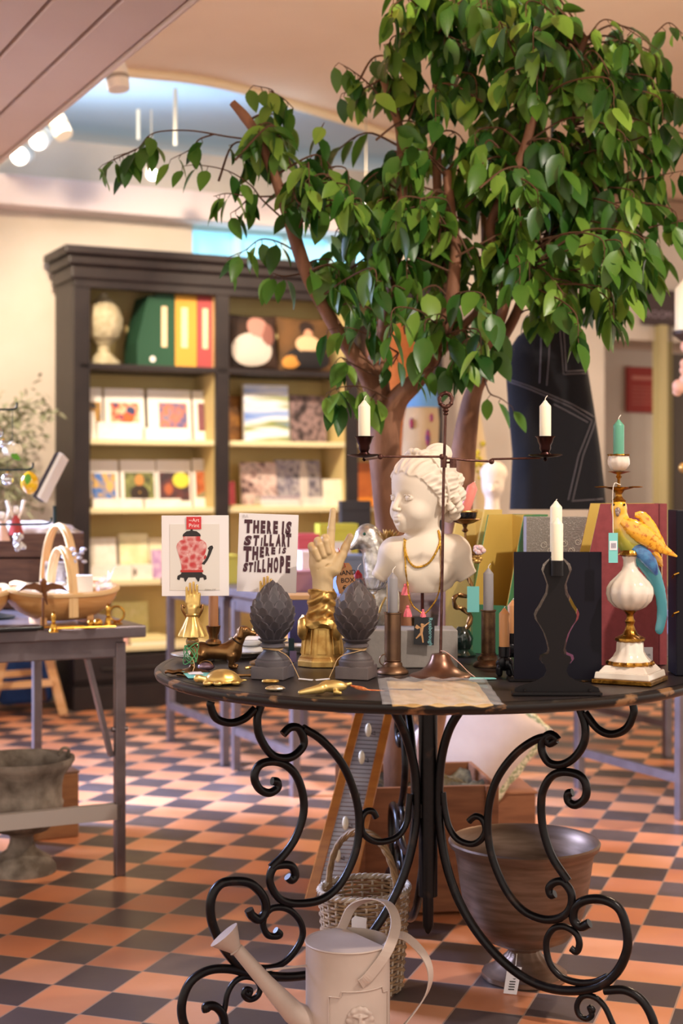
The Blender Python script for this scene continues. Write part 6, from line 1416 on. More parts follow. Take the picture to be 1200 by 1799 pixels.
# -- olive and mustard file tops behind, silver glitter book
bk2, s, row, Y = item('glitter_book', 'silver glittery scrapbook standing between the green and the red files', 'book', 985, 1150, 0, -.05)
hb = (row-908)*s[0][0]; wb2 = 130*s[0][0]
MB().box((0, .006, hb/2), (wb2, .01, hb)).build('cover', mat('silver_glitter', '8E877E', .35, .6, c2='D8D2C8', scale=420, lo=.6, hi=.72, bump=.6), bk2, False, bevel=.001)
MB().box((-wb2/2+.004, .0005, hb/2), (.006, .001, hb)).build('spine_strip', mat('lilac_spine', '9AA0C8', .4), bk2, False)
mb = MB()
for k in range(7):
    x0 = (-30+k*12)*s[0][0]; z0 = hb-(50+10*math.sin(k*2))*s[0][0]
    mb.tube([(x0+math.cos(a)*.004*(1+a*.15), -.0004, z0+math.sin(a)*.004*(1+a*.15)) for a in [i*.5 for i in range(16)]], .0006, 4)
mb.build('scroll_ornament', mat('pale_scrolls', 'D8D0C0', .4), bk2)
# -- flat black silhouette candlestick and its navy panel
M_navy = mat('navy_black_card', '0C0A16', .5, c2='100C1A', scale=3, spec=.25); M_sil = mat('matt_black_steel', '141012', .45, .2, spec=.3)
prof_s = [(985, 13), (995, 20), (1005, 23), (1015, 19), (1030, 14), (1045, 16), (1060, 24), (1068, 28), (1075, 33), (1083, 36), (1092, 34), (1102, 27), (1115, 20), (1130, 15), (1144, 12), (1150, 14), (1155, 25), (1162, 27), (1170, 21), (1180, 17), (1190, 22), (1198, 36), (1204, 58)]
pn, s, row, Y = item('silhouette_candlestick', 'flat black candlestick silhouette standing in front of its navy cut-out panel', 'candle holder', 979, 1222, 0)
q = s[0][0]
sil = [(-w_*1.0, row-y) for y, w_ in prof_s]+[(-72, row-1210), (-76, 2), (78, 2), (74, row-1210)]+[(w_*1.0, row-y) for y, w_ in prof_s[::-1]]
MB().prism(sil, 9, 11.5, s).build('silhouette', M_sil, pn, False)
MB().box(s @ V((0, 8, 2.6)), (157*q, 30*q, 5*q)).build('foot_plate', M_sil, pn, False, bevel=.0008)
for x in (-56, 58): MB().lathe(tuple(s @ V((x, 2, 8))), [(3*q, -1*q), (3*q, 1*q), (1*q, 2*q)], 12).build('rivet', M_sil, pn)
MB().lathe(tuple(s @ V((0, 2, 0))), [(11*q, (row-1012)*q), (11*q, (row-985)*q), (9.9*q, (row-985)*q), (9.9*q, (row-1008)*q), (.5*q, (row-1008)*q)], 24, cap=False).build('candle_cup', M_sil, pn)
Yc3 = Y+2*q
candle(979, 1002, 912, 10.3, Yc3, M_cw, 'ivory candle in the cup of the flat silhouette, the nearer one', wick=4)
Y5 = YT(1196); s5 = Y5/F; r5 = YH+F*(CH-TZ)/Y5
pn2 = thing('navy_display_panel', 'tall navy panel with a candlestick shaped cut-out, behind the flat silhouette', 'display panel', (X(980, Y5), Y5, TT)); s5m = Matrix.Scale(s5, 4)
hole = [(w_*1.02+3.5, r5-y*1.0-(-4)) for y, w_ in prof_s if 990 <= y <= 1172]
hl_ = [(-a-2, b) for a, b in hole]; hr_ = [(a-2, b) for a, b in hole]
top_ = r5-970; L_ = [(-77, 0), (-77, top_), (-2, top_)]+hl_+[(-2, r5-1176), (-2, 0)]; R_ = [(77, 0), (-2, 0), (-2, r5-1176)]+hr_[::-1]+[(-2, top_), (77, top_)]
mb = MB(); mb.prism(L_, 0, 2, s5m); mb.prism(R_[::-1], 0, 2, s5m); mb.build('panel', M_navy, pn2, False)
MB().box(s5m @ V((0, 6, 1.5)), (172*s5, 40*s5, 2.4*s5)).build('foot_plate', M_sil, pn2, False)
MB().lathe(tuple(s5m @ V((-2, 16, 0))), [(11*s5, (top_-36)*s5), (11*s5, (top_-10)*s5), (9.9*s5, (top_-10)*s5), (9.9*s5, (top_-32)*s5), (.5*s5, (top_-32)*s5)], 24, cap=False).build('candle_cup', M_sil, pn2)
candle(977, 1003, 882, 10.6, Y5+16*s5, M_cw, 'ivory candle standing taller behind the nearer ivory candle', wick=4)
tagcard(pn2, [(60, -20, 2), (75, -24, 1.5), (84, -30, 1.2)], [(82, -36, 1), (92, -38, 1), (94, -32, 1), (84, -30, 1)], sc=s5m)
# brass filigree coaster between
fc, s, row, Y = item('brass_coaster', 'flat black and brass openwork plate behind the silhouette foot', 'ornament', 1025, 1196, 0)
MB().lathe((0, .012, 0), [(.03, 0), (.03, .002), (.024, .003)], 24, fn=lambda a, z: 1+.05*math.cos(12*a)).build('plate', M_brz, fc)
# -- parrot candlestick
pc_, s, row, Y = item('parrot_candlestick', 'porcelain yellow parrot with a blue-green tail perched on a cream and gilt urn candlestick', 'candle holder', 1107, 1206, 60)
q = s[0][0]; PX = lambda px, py, d=0: np.array([px-1107, d, row-py]); PV = lambda px, py, d=0: s @ V(tuple(PX(px, py, d)))
M_ivc = mat('ivory_crackle_glaze', 'E6DACB', .12, coat=.8, c2='D8C8B8', scale=12); M_gilt = mat('gilt_bronze', 'B8863A', .3, 1, c2='7E5620', scale=60, bump=.6, bscale=120)
rzb = math.radians(-28)
mb = MB().box((0, 0, 4), (106, 106, 8), rzb); mb.build('gilt_band', M_gilt, pc_, False, bevel=1.5).data.transform(s)
mb = MB().box((0, 0, 14), (100, 100, 12), rzb, taper=.96).box((0, 0, 25), (88, 88, 11), rzb, taper=.80); mb.build('square_base', M_ivc, pc_, False, bevel=2).data.transform(s)
for ch in kids(pc_):
    for md in ch.modifiers: md.width *= q
MB().lathe((0, 0, 0), [(40, 30), (42, 33), (40, 37)], 40, fn=lambda a, z: 1+.03*math.cos(20*a), M=s).build('gilt_ring', M_gilt, pc_)
flt = lambda a, z: 1+.035*math.cos(10*a)
MB().lathe((0, 0, 0), [(38, 36), (30, 44), (24, 54), (23, 68), (21, 72)], 60, fn=flt, M=s).build('fluted_foot', M_ivc, pc_)
MB().lathe((0, 0, 0), [(22, 70), (26, 73), (26, 77), (20, 80), (13, 84), (9, 92), (6.5, 100), (9, 106), (6, 112), (6, 118), (11, 124), (18, 128), (30, 136), (32, 141), (26, 142)], 40, fn=lambda a, z: 1+.03*math.cos(12*a), M=s).build('gilt_stem', M_gilt, pc_)
MB().lathe((0, 0, 0), [(16, 126), (28, 132), (38, 143), (41, 155), (40, 166), (34, 176), (24, 186), (15, 196), (12, 204), (12, 214), (15, 222), (13, 224)], 72, fn=lambda a, z: 1+(.035*math.cos(12*a) if z < 186 else 0), M=s).build('urn', M_ivc, pc_)
MB().lathe((0, 0, 0), [(14, 220), (20, 223), (19, 227), (16, 231), (4, 232)], 32, fn=lambda a, z: 1+.05*math.cos(10*a), M=s).build('gilt_cap', M_gilt, pc_)
def parf(p):
    d = sd_ell(p, PX(1098, 940, 0), (19, 18, 34), R=np.array(Matrix.Rotation(-.35, 3, 'Y')))
    d = su(d, sd_ell(p, PX(1114, 955, 2), (26, 18, 24), R=np.array(Matrix.Rotation(.3, 3, 'Y'))), 10)
    d = su(d, sd_ell(p, PX(1087, 892, -2), (14, 13.5, 15)), 8); d = su(d, sd_cap(p, PX(1089, 905, 0), PX(1094, 925, 0), 13, 16), 6)
    d = su(d, sd_cap(p, PX(1106, 975, -2), PX(1107, 980, -2), 8, 7), 5)
    return d
def parm(c1, c2, sc_n, **kw): return mat('glazed_feathers', c1, .15, c2=c2, scale=sc_n, coat=.8, bump=.3, bscale=60, **kw)
pm = bpy.data.materials.new('parrot_body_glaze'); pm.use_nodes = True; nt = pm.node_tree; b = nt.nodes['Principled BSDF']; b.inputs['Roughness'].default_value = .16; b.inputs['Coat Weight'].default_value = .8
tc = nn(nt, 'ShaderNodeTexCoord'); sp = nn(nt, 'ShaderNodeSeparateXYZ'); nt.links.new(tc.outputs['Object'], sp.inputs[0])
no = nn(nt, 'ShaderNodeTexNoise'); no.inputs['Scale'].default_value = 90; nt.links.new(tc.outputs['Object'], no.inputs['Vector'])
mr = nn(nt, 'ShaderNodeMapRange'); mr.inputs[1].default_value = (row-985)*q; mr.inputs[2].default_value = (row-900)*q; nt.links.new(sp.outputs[2], mr.inputs[0])
ad = nn(nt, 'ShaderNodeMath', operation='MULTIPLY_ADD', i1=.25); nt.links.new(no.outputs['Fac'], ad.inputs[0]); nt.links.new(mr.outputs[0], ad.inputs[2])
rp_ = nn(nt, 'ShaderNodeValToRGB'); e = rp_.color_ramp.elements
for _ in range(3): e.new(.5)
for i, (p_, c_1) in enumerate([(0, '5E8A70'), (.3, '9FA84E'), (.62, 'C3B440'), (.8, 'E8B43A'), (1, 'F0B636')]): e[i].position = p_; e[i].color = srgb(c_1)
nt.links.new(ad.outputs[0], rp_.inputs[0]); nt.links.new(rp_.outputs[0], b.inputs['Base Color'])
sdf_obj('parrot_body', parf, (-60, -34, row-990), (50, 34, row-872), 1.1, q, pm, pc_)
M_wing = parm('F2B236', 'C4721A', 130, lo=.52, hi=.66)
def wing(nm, pts, w0, y, m=M_wing):
    q_w = sm([PX(x, z, y+dy_) for x, z, dy_ in pts], 5); n = len(q_w)
    MB().tube([s @ V(p) for p in q_w], [r*q for r in [float(np.interp(i/(n-1)*(len(w0)-1), range(len(w0)), w0)) for i in range(n)]], 16, flat=.45, fn=lambda t, a: 1+.04*math.sin(t*70)).build(nm, m, pc_)
# wings: tubes flattened, fat at the shoulder, pointed at the tip
def wing2(nm, pts, w0, m, fl=.4, am=.05, fr_=60):
    n = len(pts); P3 = [V(p) for p in sm([tuple(PX(*p)) for p in pts], 5)]; N = len(P3); vs = []; fs = []; K = 18
    for i, p in enumerate(P3):
        t = (P3[min(i+1, N-1)]-P3[max(0, i-1)]).normalized(); sd = V((0, 1, 0)); up = t.cross(sd).normalized(); r = float(np.interp(i/(N-1)*(len(w0)-1), range(len(w0)), w0))
        for j in range(K):
            a = 2*PI*j/K; rr = r*(1+am*math.sin(i/N*fr_+6*a)); vs.append(s @ (p+up*math.cos(a)*rr+sd*math.sin(a)*rr*fl))
    for i in range(N-1):
        for j in range(K): fs.append((i*K+j, i*K+(j+1) % K, (i+1)*K+(j+1) % K, (i+1)*K+j))
    fs += [tuple(range(K))[::-1], tuple((N-1)*K+j for j in range(K))]
    return MB().add(vs, fs).build(nm, m, pc_)
wing2('wing', [(1090, 914, -16), (1106, 925, -20), (1128, 940, -20), (1155, 960, -14), (1188, 978, -8)], [7, 14, 17, 11, 1.5], M_wing)
wing2('wing', [(1118, 905, 14), (1132, 908, 16), (1145, 928, 14), (1160, 955, 8), (1172, 975, 2)], [4, 9, 12, 10, 2], M_wing)
wing2('tail', [(1112, 965, -4), (1132, 985, -6), (1148, 1012, -4), (1160, 1045, -2), (1163, 1080, 0), (1158, 1108, 0), (1156, 1114, 0)], [14, 17, 13, 9.5, 9, 7.5, 3], parm('3A8E9A', '2E6E7A', 20, stretch=(1, 1, .2)), .35, .03)
wing2('tail_covert', [(1110, 958, -14), (1126, 972, -15), (1142, 990, -12), (1152, 1010, -8)], [7, 12, 11, 3], parm('4A88B8', '2C4E8A', 60), .35)
wing2('tail_tip', [(1150, 970, 4), (1158, 985, 4), (1164, 996, 3)], [6, 7, 2], M_wing, .4)
MB().ell(PV(1083, 898, -14), (5*q, 6*q, 7*q), n=14, m_=10).ell(PV(1082, 903, -17), (3.5*q, 4*q, 5*q), n=12, m_=8).build('beak', mat('grey_horn', '8A7468', .2, coat=.5), pc_)
for x, d in ((1094, -15.0), (1076, -11)): MB().ell(PV(x, 887, d), 2.1*q, n=10, m_=8).build('eye', mat('black_eye', '120E0C', .1), pc_)
MB().lathe(tuple(PV(1087, 880)), [(r*q, z*q) for r, z in [(11, -4), (13, 0), (9, 3), (6, 8), (6, 12), (10, 18), (22, 22), (24, 24), (8, 23), (2.5, 25), (2.5, 38), (5, 42), (3, 46), (12, 49), (19, 51), (8, 52)]], 32, fn=lambda a, z: 1+(.14*math.cos(5*a) if z/q > 20 else .03*math.cos(10*a)), cap=False).build('gilt_branch', M_gilt, pc_)
for sx in (-1, 1):
    MB().ell(PV(1087+sx*30, 856), (13*q, 6*q, 1.5*q), n=12, m_=6).build('gilt_leaf', M_gilt, pc_)
MB().lathe(tuple(PV(1087, 828)), [(r*q, z*q) for r, z in [(6, -1), (14, 3), (19, 12), (19, 20), (17, 26), (18, 28), (11, 28), (10.5, 18), (.5, 18)]], 48, fn=lambda a, z: 1+.03*math.cos(10*a), cap=False).build('candle_cup', M_ivc, pc_)
MB().tube([PV(1087+18*math.cos(a), 800, 18*math.sin(a)) for a in [2*PI*i/32 for i in range(32)]], 1.6*q, 8, True, fn=lambda t, a: 1+.3*math.sin(t*250)).build('rope_rim', M_gilt, pc_)
tgo, _, _ = tagcard(pc_, [tuple(PX(1087, 852, -20)), tuple(PX(1073, 856, -24)), tuple(PX(1073, 936, -24))], [tuple(PX(1065, 988, -24)), tuple(PX(1081, 988, -24)), tuple(PX(1081, 936, -24)), tuple(PX(1065, 936, -24))], M_tealtag, M_wick, sc=s)
MB().box(PV(1073, 958, -25), (13*q, .0004, 16*q)).build('white_panel', M_tagw, tgo, False)
for k in range(4): MB().box(PV(1070+k*2.2, 958, -25.6), (.9*q, .0003, 9*q)).build('printed_line', mat('ink_violet', '6A5A78', .6), tgo, False)
candle(1087, 812, 739, 9.6, Y, M_cgr, 'sage green candle in the parrot candlestick')
# -- silver bird, gold lotus holder, glass cup on brass stems, red candle, lilac box
M_sil2 = mat('mottled_mother_of_pearl_silver', 'A8A298', .3, .8, c2='E4E0DA', scale=70, bump=.5, bscale=120)
sb_, s, row, Y = item('silver_bird', 'mottled silver bird figure with a thick beak behind the right finial', 'ornament', 660, 1140, 26)
SX = lambda px, py, d=0: np.array([px-660, d, row-py])
sdf_obj('bird', lambda p: su(su(su(sd_ell(p, SX(646, 942), (22, 18, 22)), sd_cap(p, SX(636, 950, -4), SX(618, 962, -6), 15, 5), 8), sd_cap(p, SX(655, 960), SX(668, 1010), 20, 28), 10), sd_ell(p, SX(672, 1060), (30, 24, 62)), 14), (-62, -34, 0), (50, 34, row-915), 1.6, s[0][0], M_sil2, sb_)
for y in (-17.5,): MB().ell(tuple(s @ V(tuple(SX(640, 938, y)))), 3*s[0][0]).build('eye', mat('green_glass_eye', '2E5A4A', .1), sb_)
gl, s, row, Y = item('lotus_candle_holder', 'gold lotus flower candle holder on a slim stem, at the bust shoulder', 'candle holder', 682, 1152, 12); q = s[0][0]
mb = MB(); zc = row-950
for ring, (n, R_, tilt, L_p) in enumerate(((8, 8, .95, 26), (8, 5, .55, 24), (5, 3, .2, 20))):
    for k in range(n):
        a = 2*PI*(k+.5*ring)/n; lvs, lfs = leafm(L_p, 11, -.25, 5)
        mb.add(lvs, lfs, Matrix.Translation((R_*math.cos(a)*.4, R_*math.sin(a)*.4, zc-4)) @ Matrix.Rotation(a-PI/2, 4, 'Z') @ Matrix.Rotation(PI/2-tilt, 4, 'X'))
mb.v = [s @ v for v in mb.v]; mb.build('petals', M_gold, gl, solid=.0008)
MB().lathe((0, 0, 0), [(18, 0), (18, 3), (4, 8), (2.5, 14), (2.5, zc-12), (8, zc-6), (6, zc)], 24, M=s).build('stem', M_gold, gl)
gc, s, row, Y = item('glass_votive', 'clear glass flower cup on twisted brass stems behind the right finial', 'candle holder', 654, 1162, 18); q = s[0][0]
MB().lathe((0, 0, 0), [(r, z) for r, z in [(20*q, 0), (20*q, 6*q), (12*q, 14*q), (6*q, 22*q), (5*q, 30*q), (3*q, 32*q)]], 6).build('brass_foot', M_goldp, gc)
mb = MB(); zt = row-1045
for sx in (-1, 1): mb.tube(sm([(sx*2, 0, 28), (sx*5, 3*sx, 50), (-sx*2, 0, 75), (sx*3, 2, zt-8), (0, 0, zt)], 5), 2, 8)
mb.tube(sm([(0, 0, 40), (8, 0, 70), (16, 0, 95), (24, 4, 110)], 4), 1.8, 8); mb.v = [s @ v for v in mb.v]; mb.build('brass_stems', M_goldp, gc)
MB().lathe((0, 0, zt*q), [(r*q, z*q) for r, z in [(3, 0), (7, 2), (8, 6), (20, 12), (27, 22), (28, 28), (25.5, 28), (19, 15), (4, 8), (.5, 8)]], 48, fn=lambda a, z: 1+.07*math.cos(8*a), cap=False).build('glass_cup', mat('clear_glass', 'FAFCFF', .04, trans=.95), gc)
rc, s, row, Y = item('dark_candle_stand', 'slim dark candle stand behind the right finial holding the red candle', 'candle holder', 629, 1158, 14); q = s[0][0]
MB().lathe((0, 0, 0), [(r, z) for r, z in [(14*q, 0), (14*q, 3*q), (4*q, 8*q), (3*q, (row-1062)*q), (9*q, (row-1058)*q), (9*q, (row-1040)*q), (8.2*q, (row-1040)*q), (8*q, (row-1052)*q), (.5*q, (row-1052)*q)]], 20, cap=False).build('holder', M_rod, rc)
candle(629, 1051, 1003, 8, Y, M_cr, 'dark red candle peeping over the right finial', wick=12)
lbx, s, row, Y = item('lilac_box', 'dark lilac cloth box with a pale wooden rim between the finial and the gold hand', 'box', 540, 1132, 0, .08); q = s[0][0]; hb = (row-1046)*q
MB().box((0, .05, hb*.45), (62*q, .10, hb*.9)).build('box_body', mat('dark_lilac_cloth', '4A4470', .6), lbx, False, bevel=.001)
MB().box((0, .05, hb*.95), (63*q, .101, hb*.09)).build('wooden_rim', mat('pale_wood_rim', 'C89A68', .5), lbx, False, bevel=.001)
tl_, s, row, Y = item('teal_booklet', 'small dark teal tag leaning behind the left finial', 'tag', 512, 1166, 2); q = s[0][0]
MB().box((0, 0, 22*q), (10*q, 2*q, 44*q)).build('tag_card', mat('dark_teal_card', '1E3A44', .5), tl_, False); MB().box((3*q, -2*q, 12*q), (12*q, 1.5*q, 20*q)).build('lilac_label', mat('lilac_card', '8A7AA8', .5), tl_, False)
# -- dark folio with brass hooks at the right edge
df, s, row, Y = item('dark_folio', 'dark navy folio box with brass hooks at the right edge of the photo', 'box', 1222, 1190, 0, 0); q = s[0][0]; hb = (row-897)*q
MB().box((0, .06, hb/2), (60*q, .08, hb)).build('case', M_navy, df, False, bevel=.002)
for y in (1010, 1078): MB().tube([V((-26*q, .018, (row-y)*q)), V((-30*q, .0, (row-y+3)*q)), V((-38*q, -.002, (row-y)*q)), V((-40*q, .004, (row-y-6)*q))], 1.5*q, 6).build('brass_hook', M_brass, df)
# ------------------------------------------------------------------ things under and in front of the round table
M_can = mat('dusty_pink_white_enamel', 'BCA99E', .5, .1, c2='B09D92', scale=9, bump=.05)
Yw = 2.98; s = S(Yw); q = Yw/F
wc = thing('watering_can', 'dusty white metal watering can with a lion mask, in front of the wicker basket', 'watering can', (X(611, Yw), Yw, 0))
rowf = YH+F*CH/Yw                      # floor row at this depth
W_ = lambda px, py, d=0: s @ V((px-611, d, rowf-py)); zt = rowf-1652
MB().lathe((0, 0, 0), [(74, 0), (76, 3), (74, 6), (74, zt-3), (76, zt-1), (75, zt+1), (72, zt+1), (72, zt-4), (72, 8), (.5, 8)], 64, M=s, cap=False).build('body', M_can, wc)
mb = MB(); n = 32; vs = []; 
pts = [(72*math.cos(a), 72*math.sin(a)) for a in [math.radians(62)+i*math.radians(360-62-5+10)/40 for i in range(41)]]
pts = [(72*math.cos(a), 72*math.sin(a)) for a in np.linspace(math.radians(95), math.radians(330), 40)]
pts = [(pts[0][0], pts[0][1])]+pts+[(-8, 2)] if False else pts
mb.add([(x, y, zt+.5) for x, y in pts]+[(x, y, zt-1.5) for x, y in pts], [tuple(range(40)), tuple(range(79, 39, -1))]+[(i, i+40, (i+1) % 40+40, (i+1) % 40) for i in range(40)], s)
mb.build('half_lid', M_can, wc, False)
# spout to the lower left up to a rose
sp_ = [W_(545, 1790, -20), W_(515, 1765, -34), W_(470, 1712, -44), W_(420, 1652, -50)]
MB().tube(sp_, [26*q, 20*q, 14*q, 11*q], 20).build('spout', M_can, wc)
ax = (W_(404, 1632, -50)-W_(430, 1664, -50)).normalized(); mm_ = ax.to_track_quat('Z', 'Y').to_matrix().to_4x4()
r0 = MB().lathe((0, 0, 0), [(11*q, 0), (13*q, 2*q), (11*q, 4*q), (13*q, 8*q), (28*q, 34*q), (29*q, 36*q), (.5*q, 38*q)], 32, M=mm_); r0.v = [v+W_(420, 1655, -50) for v in r0.v]; ro = r0.build('rose', M_can, wc)
MB().bar(W_(470, 1690, -44), W_(540, 1690, -20), 3*q, 3*q).build('spout_brace', M_can, wc, False)
def strap(pts, w, nm, th=2.4, side=(0, 1, 0)):
    P3 = sm(pts, 6); mb = MB(); vs = []; N = len(P3); w_ = w*q
    for i, p in enumerate(P3):
        t = (P3[min(i+1, N-1)]-P3[max(0, i-1)]).normalized(); sd = V(side); sd = (sd-t*sd.dot(t)).normalized(); nrm = t.cross(sd)
        for a, b in ((-1, -1), (1, -1), (1, 1), (-1, 1)): vs.append(p+sd*a*w_/2+nrm*b*th*q/2)
    fs = [(i*4+j, i*4+(j+1) % 4, (i+1)*4+(j+1) % 4, (i+1)*4+j) for i in range(N-1) for j in range(4)]+[(3, 2, 1, 0), (4*N-4, 4*N-3, 4*N-2, 4*N-1)]
    mb.add(vs, fs); return mb.build(nm, M_can, wc, False, bevel=.0006)
strap([W_(600, 1650, 62), W_(620, 1610, 60), W_(655, 1592, 44), W_(684, 1595, 20), W_(695, 1620, -10), W_(680, 1655, -45), W_(650, 1690, -68), W_(632, 1704, -76)], 20, 'carry_handle', side=(1, .6, -.2))
strap([W_(672, 1665, 10), W_(692, 1648, 10), W_(715, 1650, 10), W_(745, 1680, 10), W_(757, 1712, 10), W_(752, 1745, 10), W_(730, 1780, 10), W_(700, 1815, 8), W_(680, 1830, 6)], 20, 'rear_handle', side=(.5, 1, .35))
lm_ = MB(); lc = W_(632, 1768, -75)
def lion(p):
    d = sd_ell(p, (0, 0, 0), (17, 7, 19)); d = su(d, sd_ell(p, (0, -6, -6), (9, 6, 8)), 3); d = su(d, sd_cap(p, (0, -7, 10), (0, -9, -4), 3, 4), 2)
    for x in (-1, 1): d = ss(d, sd_ell(p, (x*6.5, -9, 4), (3.4, 4, 2.4)), 1.5); d = su(d, sd_cap(p, (x*3, -7, 9), (x*11, -5, 10), 2.2, 2), 1.5); d = su(d, sd_ell(p, (x*13, -3, 16), (4, 3, 4)), 2)
    d = ss(d, sd_cap(p, (-5, -13, -9), (5, -13, -9), 1.6), 1)
    for k in range(13):
        a = 2*PI*k/13+.2; d = su(d, sd_ell(p, (18*math.cos(a), 0, 20*math.sin(a)), (7, 4.5, 6.5)), 2.5)
    return d
sdf_obj('lion_mask', lion, (-30, -20, -30), (30, 10, 32), 1.3, q, M_can, wc, Matrix.Translation(lc))
fr_ = []
for t in range(4):
    cx, cz = [(628, 1740), (0, 0), (0, 0), (0, 0)][0]
c_ang = lambda px: math.asin(max(-1, min(1, (px-611)/75)))
outl = [(578, 1728), (598, 1728), (600, 1718), (670, 1718), (672, 1728), (680, 1730), (680, 1830), (578, 1830)]
pth = []
for i in range(len(outl)):
    (x0, y0), (x1, y1) = outl[i], outl[(i+1) % len(outl)]
    for k in range(8): pth.append((x0+(x1-x0)*k/8, y0+(y1-y0)*k/8))
MB().tube([s @ V((px-611, -75*math.cos(c_ang(px)), rowf-py)) for px, py in pth], 1.2*q, 6, True).build('embossed_panel', M_can, wc)
# wicker basket
Yb = 3.42; qb = Yb/F; cxb = 640; rfb = YH+F*CH/Yb
ba = thing('wicker_basket', 'grey-brown wicker basket with a tall hoop handle behind the watering can', 'basket', (X(cxb, Yb), Yb, 0), .25)
M_wick2 = mat('grey_brown_wicker', '9C7C58', .7, c2='7A5E44', scale=40, bump=.3, bscale=200); M_wh = mat('whitish_wicker', 'C9B8A4', .7, c2='A08C78', scale=40)
zt = rfb-1560; NS = 26
def bpt(a, z): 
    t = z/zt; return (72+14*t, 62+12*t)
mb = MB(); rws = 26
for r_ in range(rws):
    z = 6+(zt-10)*r_/(rws-1); rx, ry = bpt(0, z); ring = []
    for i in range(NS*4):
        a = 2*PI*i/(NS*4); w_ = 2.4*math.cos(NS/2*a+PI*(r_ % 2)); ring.append((qb*(rx+w_)*math.cos(a), qb*(ry+w_)*math.sin(a), qb*z))
    mb.tube(ring, 2.7*qb, 5, True)
mb.build('weave', M_wick2, ba)
mb = MB()
for i in range(NS):
    a = 2*PI*(i+.0)/NS; mb.tube([(qb*bpt(0, z)[0]*math.cos(a), qb*bpt(0, z)[1]*math.sin(a), qb*z) for z in (2, zt*.5, zt)], 2.2*qb, 5)
mb.build('stakes', M_wh, ba)
mb = MB()
for k in range(3):
    ring = []; rx, ry = bpt(0, zt)
    for i in range(90):
        a = 2*PI*i/90; w_ = 3.2*math.cos(a*15+2*PI*k/3); v_ = 3.2*math.sin(a*15+2*PI*k/3); ring.append((qb*(rx+w_)*math.cos(a), qb*(ry+w_)*math.sin(a), qb*(zt+v_)))
    mb.tube(ring, 3*qb, 6, True)
mb.build('braided_rim', M_wh, ba)
MB().lathe((0, 0, .004), [(72*qb, 0), (72*qb, .006)], 30, M=Matrix.Diagonal((1, .86, 1, 1))).build('base', M_wick2, ba)
mb = MB(); hz = rfb-1460
arc = [V((qb*(-6+2*math.cos(t)), qb*(-72*math.cos(t)), qb*(zt-30+(hz-zt+30)*math.sin(t)**.75))) for t in np.linspace(0.02, PI-.02, 30)]
for k in range(4):
    mb.tube([p+V((qb*5*math.cos(i*.9+k*PI/2), 0, qb*4*math.sin(i*.9+k*PI/2))) for i, p in enumerate(arc)], 3.6*qb, 6)
mb.build('hoop_handle', M_wick2, ba)
ba.rotation_euler = (0, 0, .95)
MB().prism([(-20, 0), (4, 0), (6, 30), (-14, 34), (-20, 28)], 0, 1, Matrix.Translation(Matrix.Rotation(-.95, 4, 'Z') @ V((qb*(-3), -qb*88, qb*(zt-58)))) @ Matrix.Rotation(-.95, 4, 'Z') @ Matrix.Scale(qb, 4)).build('paper_tag', M_tagw, ba, False)
# leaning slatted board with porcelain knobs
Yr = 3.78; 
kb = thing('knob_board', 'tall wooden board with grey slats and oval porcelain knobs, leaning on the crate', 'coat rack', P(585, 1588, Yr))
def KB(px, py, d): return P(px, py, Yr+d)-kb.location
tl, tr2, bl, br2 = KB(640, 1250, .16), KB(676, 1252, .16), KB(552, 1590, 0), KB(598, 1592, 0)
ff = lambda u, v: bl.lerp(br2, u).lerp(tl.lerp(tr2, u), v)
nrm = (br2-bl).cross(tl-bl).normalized()
def plank(u0, u1, dz0, dz1, v0=0, v1=1):
    c = [ff(u0, v0), ff(u1, v0), ff(u1, v1), ff(u0, v1)]; return [p+nrm*dz0 for p in c]+[p+nrm*dz1 for p in c]
BF = [(3, 2, 1, 0), (4, 5, 6, 7), (0, 1, 5, 4), (1, 2, 6, 5), (2, 3, 7, 6), (3, 0, 4, 7)]
M_hon = mat('honey_varnished_wood', 'C07A34', .3, c2='A8642A', scale=7, stretch=(1, 1, 6), coat=.5)
MB().add(plank(-.42, 0, -.03, .012), BF).add(plank(1, 1.42, -.03, .012), BF).build('side_rails', M_hon, kb, False, bevel=.002)
mb = MB()
for k in range(46): mb.add(plank(0, 1, -.012, .002, k/46+.002, (k+1)/46-.002), BF)
mb.build('slats', mat('silver_grey_slats', 'C2C4D6', .25, .1, c2='A8AAC2', scale=9), kb, False)
M_knob = mat('cream_porcelain', 'EDE2CC', .12, coat=.8)
for px, py in ((629, 1285), (617, 1334), (602, 1395), (588, 1450), (573, 1505), (562, 1557)):
    v = (1590-py)/340; p = ff(.42, v)+nrm*.004
    mb = MB().ell((0, 0, 0), (.0085, .007, .018), n=18, m_=10); mb.lathe((.0, -.004, 0), [(.0025, 0), (.002, .004)], 8, M=RX); mb.v = [vv+p+nrm*.012 for vv in mb.v]
    ko = mb.build('porcelain_knob', M_knob, kb)
    MB().tube([p+V((.006, -.012, -.004)), p+V((.018, -.014, -.008)), p+V((.016, -.014, .002))], .0012, 5).build('hook_wire', M_wire, ko)
